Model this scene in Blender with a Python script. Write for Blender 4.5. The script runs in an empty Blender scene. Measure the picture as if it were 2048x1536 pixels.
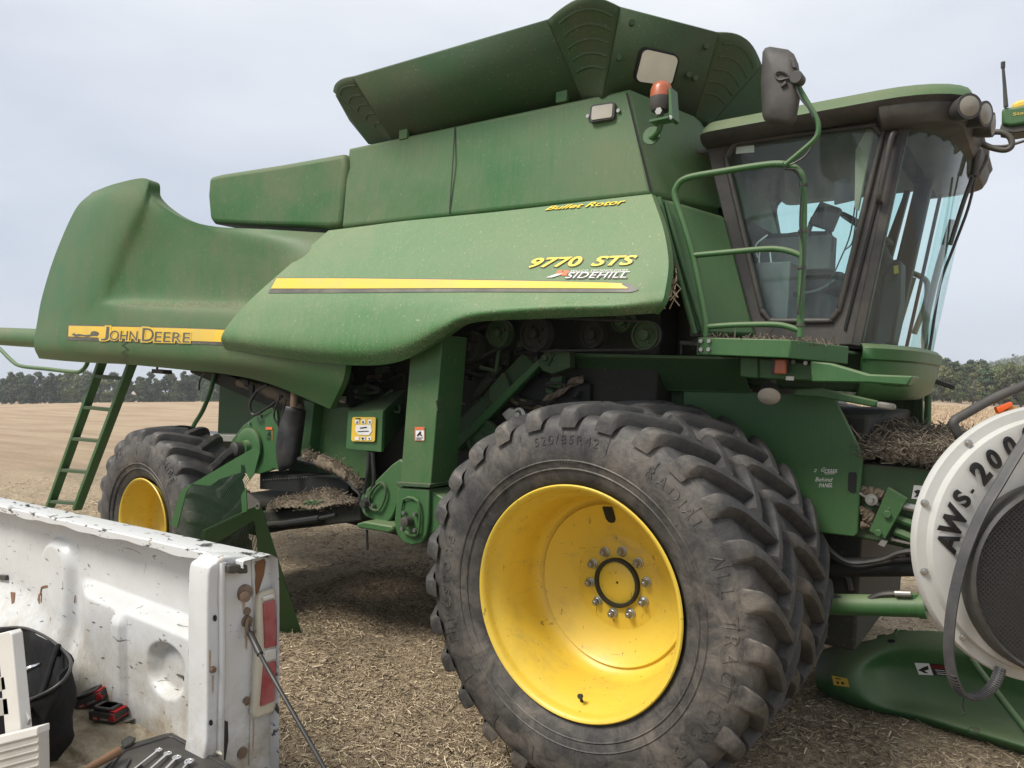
import bpy, bmesh, math, random
import numpy as np
from mathutils import Vector, Matrix
from mathutils.bvhtree import BVHTree

# ------------------------------------------------------------------ camera, sky, sun, exposure
S = bpy.context.scene
COL = S.collection
F_PX, YAW, PITCH = 1480.0, 0.62806746, 0.00791174
CAM = np.array([1.83501525, -3.01415042, 1.98])
cam = bpy.data.objects.new("camera", bpy.data.cameras.new("camera"))
COL.objects.link(cam)
cam.location = CAM
cam.rotation_euler = (math.pi / 2 + PITCH, 0, YAW)
cam.data.sensor_width = 36.0
cam.data.lens = F_PX / 2048 * 36.0
cam.data.clip_start = 0.05
cam.data.clip_end = 3000
S.camera = cam
S.render.resolution_x, S.render.resolution_y = 1024, 768

SUN_EL, SUN_AZ = math.radians(52), math.radians(205)      # azimuth clockwise from +Y: behind the camera, a little left
w = bpy.data.worlds.new("World"); S.world = w; w.use_nodes = True
nt = w.node_tree; nt.nodes.clear()
out = nt.nodes.new("ShaderNodeOutputWorld"); bg = nt.nodes.new("ShaderNodeBackground")
sky = nt.nodes.new("ShaderNodeTexSky"); sky.sky_type = 'NISHITA'; sky.sun_disc = False
sky.sun_elevation = SUN_EL; sky.sun_rotation = SUN_AZ
tc = nt.nodes.new("ShaderNodeTexCoord"); mp = nt.nodes.new("ShaderNodeMapping")
mp.inputs['Scale'].default_value = (1.0, 1.0, 3.2)
nz = nt.nodes.new("ShaderNodeTexNoise"); nz.inputs['Scale'].default_value = 1.3
nz.inputs['Detail'].default_value = 5; nz.inputs['Roughness'].default_value = 0.5
rmp = nt.nodes.new("ShaderNodeValToRGB")
rmp.color_ramp.elements[0].position = 0.36; rmp.color_ramp.elements[0].color = (4.35, 4.6, 5.1, 1)
rmp.color_ramp.elements[1].position = 0.62; rmp.color_ramp.elements[1].color = (5.9, 6.0, 6.2, 1)
sep = nt.nodes.new("ShaderNodeSeparateXYZ")
lowr = nt.nodes.new("ShaderNodeValToRGB")                 # the overcast is thinner and bluer towards the horizon
lowr.color_ramp.elements[0].position = 0.02; lowr.color_ramp.elements[0].color = (0.74, 0.79, 0.87, 1)
lowr.color_ramp.elements[1].position = 0.55; lowr.color_ramp.elements[1].color = (1.05, 1.05, 1.04, 1)
mul = nt.nodes.new("ShaderNodeMix"); mul.data_type = 'RGBA'; mul.blend_type = 'MULTIPLY'; mul.inputs[0].default_value = 1
mx = nt.nodes.new("ShaderNodeMix"); mx.data_type = 'RGBA'; mx.inputs[0].default_value = 0.93
lk = nt.links.new
lk(tc.outputs['Generated'], mp.inputs[0]); lk(mp.outputs[0], nz.inputs['Vector']); lk(nz.outputs[0], rmp.inputs[0])
lk(tc.outputs['Generated'], sep.inputs[0]); lk(sep.outputs[2], lowr.inputs[0])
lk(rmp.outputs[0], mul.inputs[6]); lk(lowr.outputs[0], mul.inputs[7])
lk(sky.outputs[0], mx.inputs[6]); lk(mul.outputs[2], mx.inputs[7])
lk(mx.outputs[2], bg.inputs[0]); bg.inputs[1].default_value = 0.1; lk(bg.outputs[0], out.inputs[0])

sd = bpy.data.lights.new("sun", 'SUN'); sd.energy = 2.7; sd.angle = math.radians(20); sd.color = (1, 0.95, 0.87)
so = bpy.data.objects.new("sun", sd); COL.objects.link(so)
_d = Vector((math.sin(SUN_AZ) * math.cos(SUN_EL), math.cos(SUN_AZ) * math.cos(SUN_EL), math.sin(SUN_EL)))
so.rotation_euler = _d.to_track_quat('Z', 'Y').to_euler(); so.location = (0, 0, 30)
S.view_settings.view_transform = 'Standard'; S.view_settings.look = 'None'
S.view_settings.exposure = 0.74; S.view_settings.gamma = 1.0; S.view_settings.use_curve_mapping = False
S.cycles.max_bounces = 8; S.cycles.transparent_max_bounces = 16

# ------------------------------------------------------------------ measuring: a pixel of the 2048x1536 frame -> a point on a real plane
TILT = math.radians(3.2)                                  # the machine stands nose-down on the slope
_c, _s = math.cos(TILT), math.sin(TILT)
RT = np.array([[_c, 0, _s], [0, 1, 0], [-_s, 0, _c]])
_fw = np.array([-math.sin(YAW) * math.cos(PITCH), math.cos(YAW) * math.cos(PITCH), math.sin(PITCH)])
_rr = np.array([math.cos(YAW), math.sin(YAW), 0.0]); _uu = np.cross(_rr, _fw)
def ray(px, py, local=True):
    d = _fw + _rr * (px - 1024) / F_PX - _uu * (py - 768) / F_PX
    return (RT.T @ CAM, RT.T @ d) if local else (CAM, d)
def at(px, py, ax, v, local=True):
    o, d = ray(px, py, local); i = 'XYZ'.index(ax)
    return Vector(o + (v - o[i]) / d[i] * d)
def PY(px, py, y): return at(px, py, 'Y', y)
def PX(px, py, x): return at(px, py, 'X', x)
def PZ(px, py, z): return at(px, py, 'Z', z)
def onplane(px, py, p0, n, local=True):
    o, d = ray(px, py, local); n = np.array(n, float); p0 = np.array(p0, float)
    return Vector(o + (np.dot(p0 - o, n) / np.dot(d, n)) * d)

# ------------------------------------------------------------------ mesh building
def crom(pts, k, closed=False):
    P = [np.array(p, float) for p in pts]; n = len(P); o = []
    rng = n if closed else n - 1
    for i in range(rng):
        if closed: a, b, c, d = P[(i - 1) % n], P[i], P[(i + 1) % n], P[(i + 2) % n]
        else:
            b, c = P[i], P[i + 1]
            a = P[i - 1] if i > 0 else 2 * b - c
            d = P[i + 2] if i + 2 < n else 2 * c - b
        for j in range(k):
            t = j / k
            o.append(0.5 * (2 * b + (c - a) * t + (2 * a - 5 * b + 4 * c - d) * t * t + (3 * b - a - 3 * c + d) * t ** 3))
    if not closed: o.append(P[-1])
    return o

class G:
    def __init__(s): s.v = []; s.f = []
    def add(s, v, f):
        o = len(s.v); s.v += [tuple(p) for p in v]; s.f += [tuple(i + o for i in q) for q in f]; return s
    def prism(s, pts, vec):
        n = len(pts); vec = Vector(vec); a = [Vector(p) for p in pts]
        v = a + [p + vec for p in a]
        f = [tuple(range(n)), tuple(range(2 * n - 1, n - 1, -1))] + [(i, i + n, (i + 1) % n + n, (i + 1) % n) for i in range(n)]
        return s.add(v, f)
    def box(s, x0, x1, y0, y1, z0, z1):
        return s.prism([(x0, y0, z0), (x1, y0, z0), (x1, y1, z0), (x0, y1, z0)], (0, 0, z1 - z0))
    def beam(s, a, b, w, h, up=(0, 0, 1)):
        a, b = Vector(a), Vector(b); d = (b - a).normalized(); u = Vector(up); sd_ = d.cross(u)
        if sd_.length < 1e-4: sd_ = d.cross(Vector((0, 1, 0)))
        sd_.normalize(); u = sd_.cross(d)
        q = [a + sd_ * (w / 2 * i) + u * (h / 2 * j) for i, j in ((-1, -1), (1, -1), (1, 1), (-1, 1))]
        return s.prism(q, b - a)
    def tube(s, path, r, n=10, k=0, closed=False, caps=True):
        P = [Vector(p) for p in (crom(path, k, closed) if k else path)]; m = len(P)
        rr = r if isinstance(r, (list, tuple)) else None
        T = []
        for i in range(m):
            if closed: t = P[(i + 1) % m] - P[i - 1]
            else: t = P[min(i + 1, m - 1)] - P[max(i - 1, 0)]
            T.append(t.normalized() if t.length > 1e-9 else Vector((0, 0, 1)))
        u = T[0].orthogonal().normalized(); v = []
        for i in range(m):
            u = (u - T[i] * u.dot(T[i]));
            u = u.normalized() if u.length > 1e-6 else T[i].orthogonal().normalized()
            b = T[i].cross(u)
            R = (rr[min(int(i * len(rr) / m), len(rr) - 1)] if rr else r)
            v += [P[i] + (u * math.cos(a) + b * math.sin(a)) * R for a in [2 * math.pi * q / n for q in range(n)]]
        f = []
        for i in range(m if closed else m - 1):
            j = (i + 1) % m
            f += [(i * n + q, i * n + (q + 1) % n, j * n + (q + 1) % n, j * n + q) for q in range(n)]
        if caps and not closed: f += [tuple(range(n - 1, -1, -1)), tuple((m - 1) * n + q for q in range(n))]
        return s.add(v, f)
    def lathe(s, prof, o=(0, 0, 0), axis=(0, 1, 0), n=48, closed=False, cap0=False, cap1=True):
        ax = Vector(axis).normalized(); u = Vector((1, 0, 0)) if abs(ax.x) < .9 else Vector((0, 0, 1))
        u = (u - ax * u.dot(ax)).normalized(); b = ax.cross(u); o = Vector(o); m = len(prof); v = []
        for a, r in prof:
            v += [o + ax * a + (u * math.cos(t) + b * math.sin(t)) * max(r, 1e-4) for t in [2 * math.pi * q / n for q in range(n)]]
        f = []
        for i in range(m if closed else m - 1):
            j = (i + 1) % m
            f += [(i * n + q, i * n + (q + 1) % n, j * n + (q + 1) % n, j * n + q) for q in range(n)]
        if not closed:
            if cap0 and prof[0][1] > 0: f.append(tuple(range(n)))
            if cap1 and prof[-1][1] > 0 and len(prof) < 9: f.append(tuple((m - 1) * n + q for q in range(n)))
        return s.add(v, f)
    def grid(s, rows):
        m = len(rows[0]); v = [p for r in rows for p in r]
        return s.add(v, [(i * m + j, i * m + j + 1, (i + 1) * m + j + 1, (i + 1) * m + j) for i in range(len(rows) - 1) for j in range(m - 1)])
    def patch(s, rows, k=6, lips=None):
        A = [crom(r, k) for r in rows]
        B = [list(x) for x in zip(*[crom(c, k) for c in zip(*A)])]
        s.grid(B)
        return B
    def bolt(s, p, r, h, ax=(0, -1, 0), n=6):
        return s.lathe([(0, r), (h, r), (h, 0)], p, ax, n)
    def build(s, name, mat, parent=None, smooth=35, bevel=0.0, seg=2, solid=0.0, loc=None):
        me = bpy.data.meshes.new(name); me.from_pydata(s.v, [], s.f)
        b = bmesh.new(); b.from_mesh(me); bmesh.ops.remove_doubles(b, verts=b.verts, dist=1e-5)
        bmesh.ops.recalc_face_normals(b, faces=b.faces); b.to_mesh(me); b.free()
        if smooth:
            me.shade_smooth(); me.set_sharp_from_angle(angle=math.radians(smooth))
        o = bpy.data.objects.new(name, me); COL.objects.link(o)
        for m_ in (mat if isinstance(mat, (list, tuple)) else [mat]): me.materials.append(m_)
        if parent: o.parent = parent
        if loc: o.location = loc
        if solid:
            md = o.modifiers.new("thickness", 'SOLIDIFY'); md.thickness = solid; md.offset = 0
        if bevel:
            md = o.modifiers.new("bevel", 'BEVEL'); md.width = bevel; md.segments = seg; md.limit_method = 'ANGLE'; md.angle_limit = math.radians(40)
            md.harden_normals = False
        return o
    def jit(s, a, seed=3):
        r = random.Random(seed); c = {}
        def q(p):
            k = (round(p[0], 4), round(p[1], 4), round(p[2], 4))
            if k not in c: c[k] = tuple(x + r.gauss(0, a) for x in p)
            return c[k]
        s.v = [q(p) for p in s.v]; return s
    def bvh(s): return BVHTree.FromPolygons([Vector(p) for p in s.v], s.f)

def empty(name, label, cat, loc=(0, 0, 0), rot=(0, 0, 0), group=None, parent=None):
    o = bpy.data.objects.new(name, None); COL.objects.link(o); o.location = loc; o.rotation_euler = rot
    o.empty_display_size = 0.1
    if label: o['label'] = label
    if cat: o['category'] = cat
    if group: o['group'] = group
    if parent: o.parent = parent
    return o
def tag(o, label, cat, group=None, kind=None):
    if label: o['label'] = label
    if cat: o['category'] = cat
    if group: o['group'] = group
    if kind: o['kind'] = kind
    return o
def absorb(dst, src):
    """marks on a surface become faces of that surface's own mesh"""
    b = bmesh.new(); b.from_mesh(dst.data); n0 = len(b.faces); b.from_mesh(src.data); b.faces.ensure_lookup_table(); k = len(dst.data.materials)
    for f in b.faces[n0:]: f.material_index += k
    for m in src.data.materials: dst.data.materials.append(m)
    b.to_mesh(dst.data); b.free(); bpy.data.objects.remove(src); return dst
def split_pieces(o):
    """one object per loose piece, all kept under the same parent"""
    b = bmesh.new(); b.from_mesh(o.data); b.verts.ensure_lookup_table(); seen = set(); isl = []
    for v in b.verts:
        if v.index in seen: continue
        st = [v]; seen.add(v.index); c = []
        while st:
            q = st.pop(); c.append(q.index)
            for e in q.link_edges:
                x = e.other_vert(q)
                if x.index not in seen: seen.add(x.index); st.append(x)
        isl.append(set(c))
    b.free()
    if len(isl) < 2: return
    me0 = o.data; nm = o.name.split('.')[0]
    for k, s_ in enumerate(isl):
        b = bmesh.new(); b.from_mesh(me0); b.verts.ensure_lookup_table(); bmesh.ops.delete(b, geom=[v for v in b.verts if v.index not in s_], context='VERTS')
        me = bpy.data.meshes.new(nm); b.to_mesh(me); b.free()
        for m_ in me0.materials: me.materials.append(m_)
        if k == 0: o.data = me
        else: n_ = o.copy(); n_.data = me; COL.objects.link(n_)
def part(name, parent): return empty(name, None, None, parent=parent)

_tcache = {}
def text2d(s, shear=0.0, fat=0.0, spacing=1.0):
    key = (s, shear, fat, spacing)
    if key in _tcache: return _tcache[key]
    cu = bpy.data.curves.new("tmp_text", 'FONT'); cu.body = s; cu.shear = shear; cu.offset = fat; cu.resolution_u = 4; cu.space_character = spacing
    o = bpy.data.objects.new("tmp_text", cu); COL.objects.link(o)
    dg = bpy.context.evaluated_depsgraph_get(); me = bpy.data.meshes.new_from_object(o.evaluated_get(dg))
    v = np.array([p.co[:2] for p in me.vertices]); f = [tuple(p.vertices) for p in me.polygons]
    bpy.data.objects.remove(o); bpy.data.curves.remove(cu); bpy.data.meshes.remove(me)
    _tcache[key] = (v, f); return v, f
def quadmap(v, q, box=None):
    lo, hi = box if box is not None else (v.min(0), v.max(0)); t = (v - lo) / (hi - lo)
    TL, TR, BR, BL = [np.array(p, float) for p in q]
    a = t[:, :1]; b = t[:, 1:]
    return (1 - b) * ((1 - a) * BL + a * BR) + b * ((1 - a) * TL + a * TR)
def lay(pix, f, bvh, off, g, local=True):
    """puts a flat sticker's outline (pixels) on the surface it is glued to"""
    pts = []
    for p in pix:
        o, d = ray(p[0], p[1], local); d = d / np.linalg.norm(d)
        h, n, i, dist = bvh.ray_cast(Vector(o), Vector(d))
        if h is None: pts.append(None); continue
        if n.dot(Vector(d)) > 0: n = -n
        pts.append(h + n * off)
    f = [q for q in f if all(pts[i] is not None for i in q)]; us = sorted({i for q in f for i in q}); mp_ = {a: b for b, a in enumerate(us)}
    return g.add([pts[i] for i in us], [tuple(mp_[i] for i in q) for q in f])
def letters(s, q, bvh, off, g, shear=0.0, fat=0.0, ref=None, local=True, spacing=1.0):
    v, f = text2d(s, shear, fat, spacing)
    if ref is None: ref = text2d(s, shear, 0.0, spacing)[0]
    return lay(quadmap(v, q, (ref.min(0), ref.max(0))), f, bvh, off, g, local)
def band(top, bot, bvh, off, g, k=10, local=True):
    T, B = crom(top, k), crom(bot, k); n = len(T); pix = []; f = []
    m = 4
    for r in range(m + 1): pix += [t + (b - t) * r / m for t, b in zip(T, B)]
    for r in range(m): f += [(r * n + i, r * n + i + 1, (r + 1) * n + i + 1, (r + 1) * n + i) for i in range(n - 1)]
    return lay(pix, f, bvh, off, g, local)
def poly(pix, bvh, off, g, local=True): return lay(pix, [tuple(range(len(pix)))], bvh, off, g, local)

# ------------------------------------------------------------------ materials
def mat(name):
    m = bpy.data.materials.new(name); m.use_nodes = True; t = m.node_tree; return m, t, t.nodes['Principled BSDF']
def N(t, kind, **kw):
    n = t.nodes.new("ShaderNode" + kind)
    for k, v in kw.items():
        if k.startswith('i_'): n.inputs[int(k[2:]) if k[2:].isdigit() else k[2:]].default_value = v
        else: setattr(n, k, v)
    return n
def noise(t, vec, scale, detail=4, rough=0.55, stretch=None, dist=0.0):
    if stretch:
        m = N(t, 'Mapping'); m.inputs['Scale'].default_value = stretch; t.links.new(vec, m.inputs[0]); vec = m.outputs[0]
    n = N(t, 'TexNoise'); n.inputs['Scale'].default_value = scale; n.inputs['Detail'].default_value = detail
    n.inputs['Roughness'].default_value = rough; n.inputs['Distortion'].default_value = dist
    t.links.new(vec, n.inputs['Vector']); return n.outputs[0]
def ramp(t, src, stops):
    r = N(t, 'ValToRGB'); e = r.color_ramp.elements
    while len(e) < len(stops): e.new(0.5)
    for i, (p, c) in enumerate(stops):
        e[i].position = p; e[i].color = (c, c, c, 1) if not isinstance(c, tuple) else (*c, 1)
    t.links.new(src, r.inputs[0]); return r.outputs[0]
def mathn(t, op, a, b=None, clamp=False):
    n = N(t, 'Math', operation=op); n.use_clamp = clamp
    for i, x in enumerate((a, b)):
        if x is None: continue
        if isinstance(x, (int, float)): n.inputs[i].default_value = x
        else: t.links.new(x, n.inputs[i])
    return n.outputs[0]
def mixc(t, fac, a, b, blend='MIX'):
    n = N(t, 'Mix', data_type='RGBA', blend_type=blend)
    for i, x in ((0, fac), (6, a), (7, b)):
        if isinstance(x, (int, float)): n.inputs[i].default_value = x
        elif isinstance(x, tuple): n.inputs[i].default_value = (*x, 1)
        else: t.links.new(x, n.inputs[i])
    return n.outputs[2]
def bump(t, bs, h, strength=0.3, dist=0.01):
    b = N(t, 'Bump'); b.inputs['Strength'].default_value = strength; b.inputs['Distance'].default_value = dist
    t.links.new(h, b.inputs['Height']); t.links.new(b.outputs[0], bs.inputs['Normal'])
def ocoord(t): return N(t, 'TexCoord').outputs['Object']
def upness(t, lo, hi):
    g = N(t, 'NewGeometry'); s = N(t, 'SeparateXYZ'); t.links.new(g.outputs['Normal'], s.inputs[0])
    m = N(t, 'MapRange'); m.inputs[1].default_value = lo; m.inputs[2].default_value = hi; t.links.new(s.outputs[2], m.inputs[0]); return m.outputs[0]

DUST = (0.27, 0.27, 0.165)
def paint(name, base, dust=0.3, settle=0.3, rough=0.42, streak=0.25, flecks=0.15, dustcol=DUST, patchy=0.5):
    m, t, bs = mat(name); co = ocoord(t)
    big = noise(t, co, 1.25, 7, 0.66, None, 0.4); med = noise(t, co, 6, 6, 0.65); st = noise(t, co, 3.6, 6, 0.75, (14, 14, 0.7), 0.5)
    d = mathn(t, 'ADD', mathn(t, 'MULTIPLY', ramp(t, big, [(0.3, 0.0), (0.72, 1.0)]), dust * patchy * 2), dust * (1 - patchy))
    d = mathn(t, 'ADD', d, mathn(t, 'MULTIPLY', mathn(t, 'SUBTRACT', st, 0.5), streak))
    d = mathn(t, 'ADD', d, mathn(t, 'MULTIPLY', mathn(t, 'SUBTRACT', med, 0.5), dust * 0.5))
    d = mathn(t, 'ADD', d, mathn(t, 'MULTIPLY', upness(t, -0.1, 0.75), settle))
    d = mathn(t, 'MINIMUM', mathn(t, 'MAXIMUM', d, 0.0), 0.93)
    c = mixc(t, d, base, dustcol)
    fl = ramp(t, noise(t, co, 95, 2, 0.5, (1, 1, 0.45)), [(0.66, 0.0), (0.74, 1.0)])
    c = mixc(t, mathn(t, 'MULTIPLY', fl, flecks), c, (0.42, 0.40, 0.27))
    scr = ramp(t, noise(t, co, 2.2, 3, 0.6, (0.6, 0.6, 26), 0.6), [(0.69, 0.0), (0.72, 1.0)])
    c = mixc(t, mathn(t, 'MULTIPLY', scr, 0.16), c, (0.02, 0.03, 0.02))
    t.links.new(c, bs.inputs['Base Color'])
    t.links.new(mathn(t, 'ADD', mathn(t, 'MULTIPLY', d, 0.45), rough), bs.inputs['Roughness'])
    bs.inputs['Specular IOR Level'].default_value = 0.4
    bump(t, bs, noise(t, co, 2.3, 3, 0.5), 0.12, 0.03)
    return m
GREEN = (0.009, 0.088, 0.019)
m_shield = paint("green_paint_dusty", (0.013, 0.150, 0.032), 0.34, 0.32, 0.36, 0.66, 0.6, (0.225, 0.25, 0.15))
m_hood = paint("green_paint_hood", (0.012, 0.112, 0.022), 0.36, 0.24, 0.36, 0.65, 0.3, (0.15, 0.148, 0.088), .85)
m_tank = paint("green_paint_tank", (0.012, 0.112, 0.022), 0.33, 0.26, 0.38, 0.6, 0.2, (0.16, 0.163, 0.098), .8)
m_ext = paint("green_paint_extension", (0.009, 0.072, 0.02), 0.5, 0.1, 0.5, 0.5, 0.3, (0.085, 0.078, 0.05), .7)
m_green = paint("green_paint_clean", GREEN, 0.1, 0.3, 0.4, 0.12, 0.1)
m_greend = paint("green_paint_grimy", (0.008, 0.07, 0.017), 0.26, 0.5, 0.5, 0.25, 0.25, (0.13, 0.115, 0.08))
m_grime = paint("grimy_iron", (0.012, 0.016, 0.012), 0.22, 0.4, 0.6, 0.3, 0.2, (0.055, 0.048, 0.034))

def simple(name, col, rough=0.5, metal=0.0, var=0.25, dirt=None, dirtamt=0.0, scale=8, bumpy=0.0, spec=0.5):
    m, t, bs = mat(name); co = ocoord(t); n = noise(t, co, scale, 5, 0.65)
    lo = tuple(x * (1 - var) for x in col); hi = tuple(min(1, x * (1 + var)) for x in col)
    c = mixc(t, n, lo, hi)
    if dirt:
        k = ramp(t, noise(t, co, scale * 0.5, 6, 0.7), [(0.38, 0.0), (0.68, 1.0)])
        c = mixc(t, mathn(t, 'MULTIPLY', k, dirtamt), c, dirt)
    t.links.new(c, bs.inputs['Base Color']); bs.inputs['Roughness'].default_value = rough; bs.inputs['Metallic'].default_value = metal
    bs.inputs['Specular IOR Level'].default_value = spec
    if bumpy: bump(t, bs, noise(t, co, scale * 4, 4, 0.6), bumpy, 0.004)
    return m
m_black = simple("black_plastic", (0.022, 0.022, 0.022), 0.55, 0, 0.3, (0.11, 0.098, 0.075), 0.55, 5)
m_dustblack = simple("dusty_black_plastic", (0.028, 0.027, 0.027), 0.6, 0, 0.3, (0.12, 0.108, 0.09), 0.6, 4)
m_dark = simple("dark_void_steel", (0.008, 0.009, 0.008), 0.7, 0, 0.3)
m_hose = simple("black_hose", (0.014, 0.014, 0.015), 0.45, 0, 0.3, (0.1, 0.09, 0.07), 0.35, 12)
m_belt = simple("belt_rubber", (0.028, 0.029, 0.031), 0.5, 0, 0.35, (0.12, 0.11, 0.1), 0.35, 14)
m_steel = simple("zinc_steel", (0.42, 0.42, 0.40), 0.38, 0.85, 0.2, (0.16, 0.13, 0.09), 0.4, 20)
m_chrome = simple("chrome", (0.75, 0.75, 0.76), 0.12, 1.0, 0.05)
m_rusty = simple("rusty_steel", (0.16, 0.105, 0.07), 0.7, 0.3, 0.4, (0.25, 0.2, 0.15), 0.5, 18)
m_yel = simple("decal_yellow", (0.72, 0.47, 0.03), 0.45, 0, 0.08, (0.42, 0.33, 0.14), 0.55, 7)
m_yeltext = simple("lettering_yellow", (0.80, 0.58, 0.03), 0.45, 0, 0.05)
m_dkdecal = simple("decal_charcoal", (0.065, 0.065, 0.055), 0.5, 0, 0.15, (0.2, 0.18, 0.12), 0.5, 7)
m_white = simple("decal_white", (0.68, 0.68, 0.65), 0.5, 0, 0.06)
m_orange = simple("decal_orange", (0.66, 0.14, 0.04), 0.5, 0, 0.08)
m_blackink = simple("black_ink", (0.008, 0.008, 0.009), 0.35, 0, 0.1)
m_red = simple("red_plastic", (0.42, 0.012, 0.014), 0.35, 0, 0.1)
m_straw = simple("straw_stuff", (0.33, 0.255, 0.155), 0.85, 0, 0.45, (0.13, 0.09, 0.055), 0.5, 3.0)
m_chaff = simple("chaff_stuff", (0.21, 0.165, 0.115), 0.95, 0, 0.6, (0.09, 0.068, 0.046), 0.8, 26, 1.0)
m_lens = simple("dirty_lens", (0.42, 0.40, 0.35), 0.3, 0, 0.15, (0.3, 0.27, 0.2), 0.6, 14)
m_amber = simple("amber_lens", (0.36, 0.09, 0.035), 0.35, 0, 0.12, (0.3, 0.12, 0.06), 0.4, 16)
m_pale = simple("clouded_backlit_plastic", (0.80, 0.78, 0.72), 0.6, 0, 0.12, (0.55, 0.52, 0.43), 0.5, 22)  # base colour lightened to stand in for sky light coming through translucent plastic

def rubber(name):
    m, t, bs = mat(name); co = ocoord(t)
    n = noise(t, co, 9, 9, 0.78, None, 0.8); n2 = noise(t, co, 1.8, 5, 0.7); fl = noise(t, co, 60, 4, 0.6)
    c = mixc(t, ramp(t, n, [(0.35, 0.0), (0.75, 1.0)]), (0.020, 0.020, 0.021), (0.072, 0.069, 0.065))
    sx = N(t, 'SeparateXYZ'); t.links.new(co, sx.inputs[0])
    side = N(t, 'MapRange'); side.inputs[1].default_value = 0.05; side.inputs[2].default_value = -0.02; t.links.new(sx.outputs[1], side.inputs[0])
    k = mathn(t, 'MULTIPLY', ramp(t, n2, [(0.4, 0.0), (0.64, 1.0)]), ramp(t, n, [(0.36, 0.12), (0.66, 1.0)]))
    k = mathn(t, 'MULTIPLY', k, mathn(t, 'ADD', mathn(t, 'MULTIPLY', side.outputs[0], 0.55), 0.15))
    c = mixc(t, k, c, (0.24, 0.205, 0.165))
    c = mixc(t, mathn(t, 'MULTIPLY', ramp(t, fl, [(0.68, 0.0), (0.75, 1.0)]), 0.25), c, (0.3, 0.28, 0.25))
    t.links.new(c, bs.inputs['Base Color']); bs.inputs['Roughness'].default_value = 0.58; bs.inputs['Specular IOR Level'].default_value = 0.45
    h = mathn(t, 'ADD', fl, mathn(t, 'MULTIPLY', n, 1.5)); bump(t, bs, h, 0.3, 0.006)
    return m
m_tyre = rubber("tyre_rubber")
def rimpaint():
    m, t, bs = mat("wheel_yellow"); co = ocoord(t)
    n = noise(t, co, 3, 6, 0.65); fine = noise(t, co, 40, 4, 0.6, (1, 1, 0.4))
    c = mixc(t, n, (0.60, 0.41, 0.04), (0.70, 0.505, 0.065))
    c = mixc(t, mathn(t, 'MULTIPLY', ramp(t, noise(t, co, 5, 7, 0.7), [(0.52, 0.0), (0.75, 1.0)]), 0.5), c, (0.42, 0.29, 0.07))
    c = mixc(t, mathn(t, 'MULTIPLY', ramp(t, fine, [(0.66, 0.0), (0.70, 1.0)]), 0.7), c, (0.12, 0.08, 0.03))
    c = mixc(t, mathn(t, 'MULTIPLY', ramp(t, noise(t, co, 2.6, 8, 0.75, (1, 1, 2.2), 1.0), [(0.58, 0.0), (0.70, 1.0)]), 0.45), c, (0.30, 0.235, 0.12))
    scf = ramp(t, noise(t, co, 16, 3, 0.6, (0.5, 1, 3), 1.5), [(0.70, 0.0), (0.715, 1.0)]); c = mixc(t, mathn(t, 'MULTIPLY', scf, 0.6), c, (0.10, 0.07, 0.035))
    t.links.new(c, bs.inputs['Base Color']); bs.inputs['Roughness'].default_value = 0.42
    bump(t, bs, noise(t, co, 2, 2), 0.1, 0.02); return m
m_rim = rimpaint()

def whitepaint():
    m, t, bs = mat("worn_white_paint"); co = ocoord(t)
    sx = N(t, 'SeparateXYZ'); t.links.new(co, sx.inputs[0])
    c = mixc(t, noise(t, co, 2, 4), (0.52, 0.53, 0.53), (0.60, 0.61, 0.61))
    low = N(t, 'MapRange'); low.inputs[1].default_value = 1.02; low.inputs[2].default_value = 0.58; t.links.new(sx.outputs[2], low.inputs[0])
    g = mathn(t, 'MULTIPLY', ramp(t, noise(t, co, 5, 8, 0.75), [(0.36, 0.0), (0.7, 1.0)]), mathn(t, 'ADD', mathn(t, 'MULTIPLY', low.outputs[0], 1.2), 0.2))
    c = mixc(t, g, c, (0.30, 0.255, 0.18))
    s1 = ramp(t, noise(t, co, 5, 3, 0.6, (1.2, 1, 5.5), 1.6), [(0.685, 0.0), (0.70, 1.0)])
    s2 = ramp(t, noise(t, co, 9, 3, 0.6, (3.5, 1, 0.8), 2.0), [(0.70, 0.0), (0.715, 1.0)])
    c = mixc(t, mathn(t, 'MULTIPLY', mathn(t, 'MAXIMUM', s1, s2), 0.75), c, (0.09, 0.085, 0.08))
    rs = ramp(t, noise(t, co, 3.1, 6, 0.7, (1, 1, 0.7)), [(0.70, 0.0), (0.74, 1.0)])
    c = mixc(t, rs, c, (0.20, 0.085, 0.03))
    t.links.new(c, bs.inputs['Base Color'])
    t.links.new(mathn(t, 'ADD', mathn(t, 'MULTIPLY', g, 0.5), 0.3), bs.inputs['Roughness'])
    bump(t, bs, noise(t, co, 5, 4), 0.2, 0.012); return m
m_wpaint = whitepaint()
def chipped():
    m, t, bs = mat("chipped_white_rail"); co = ocoord(t)
    n = noise(t, co, 9, 6, 0.7, (0.8, 2.2, 2), 0.4)
    k = ramp(t, n, [(0.575, 0.0), (0.59, 1.0)])
    r = ramp(t, noise(t, co, 2.2, 5, 0.7), [(0.62, 0.0), (0.66, 1.0)])
    c = mixc(t, k, (0.57, 0.575, 0.57), (0.05, 0.048, 0.045)); c = mixc(t, r, c, (0.23, 0.11, 0.045))
    t.links.new(c, bs.inputs['Base Color']); bs.inputs['Roughness'].default_value = 0.45
    bump(t, bs, k, 0.3, -0.003); return m
m_rail = chipped()
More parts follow.
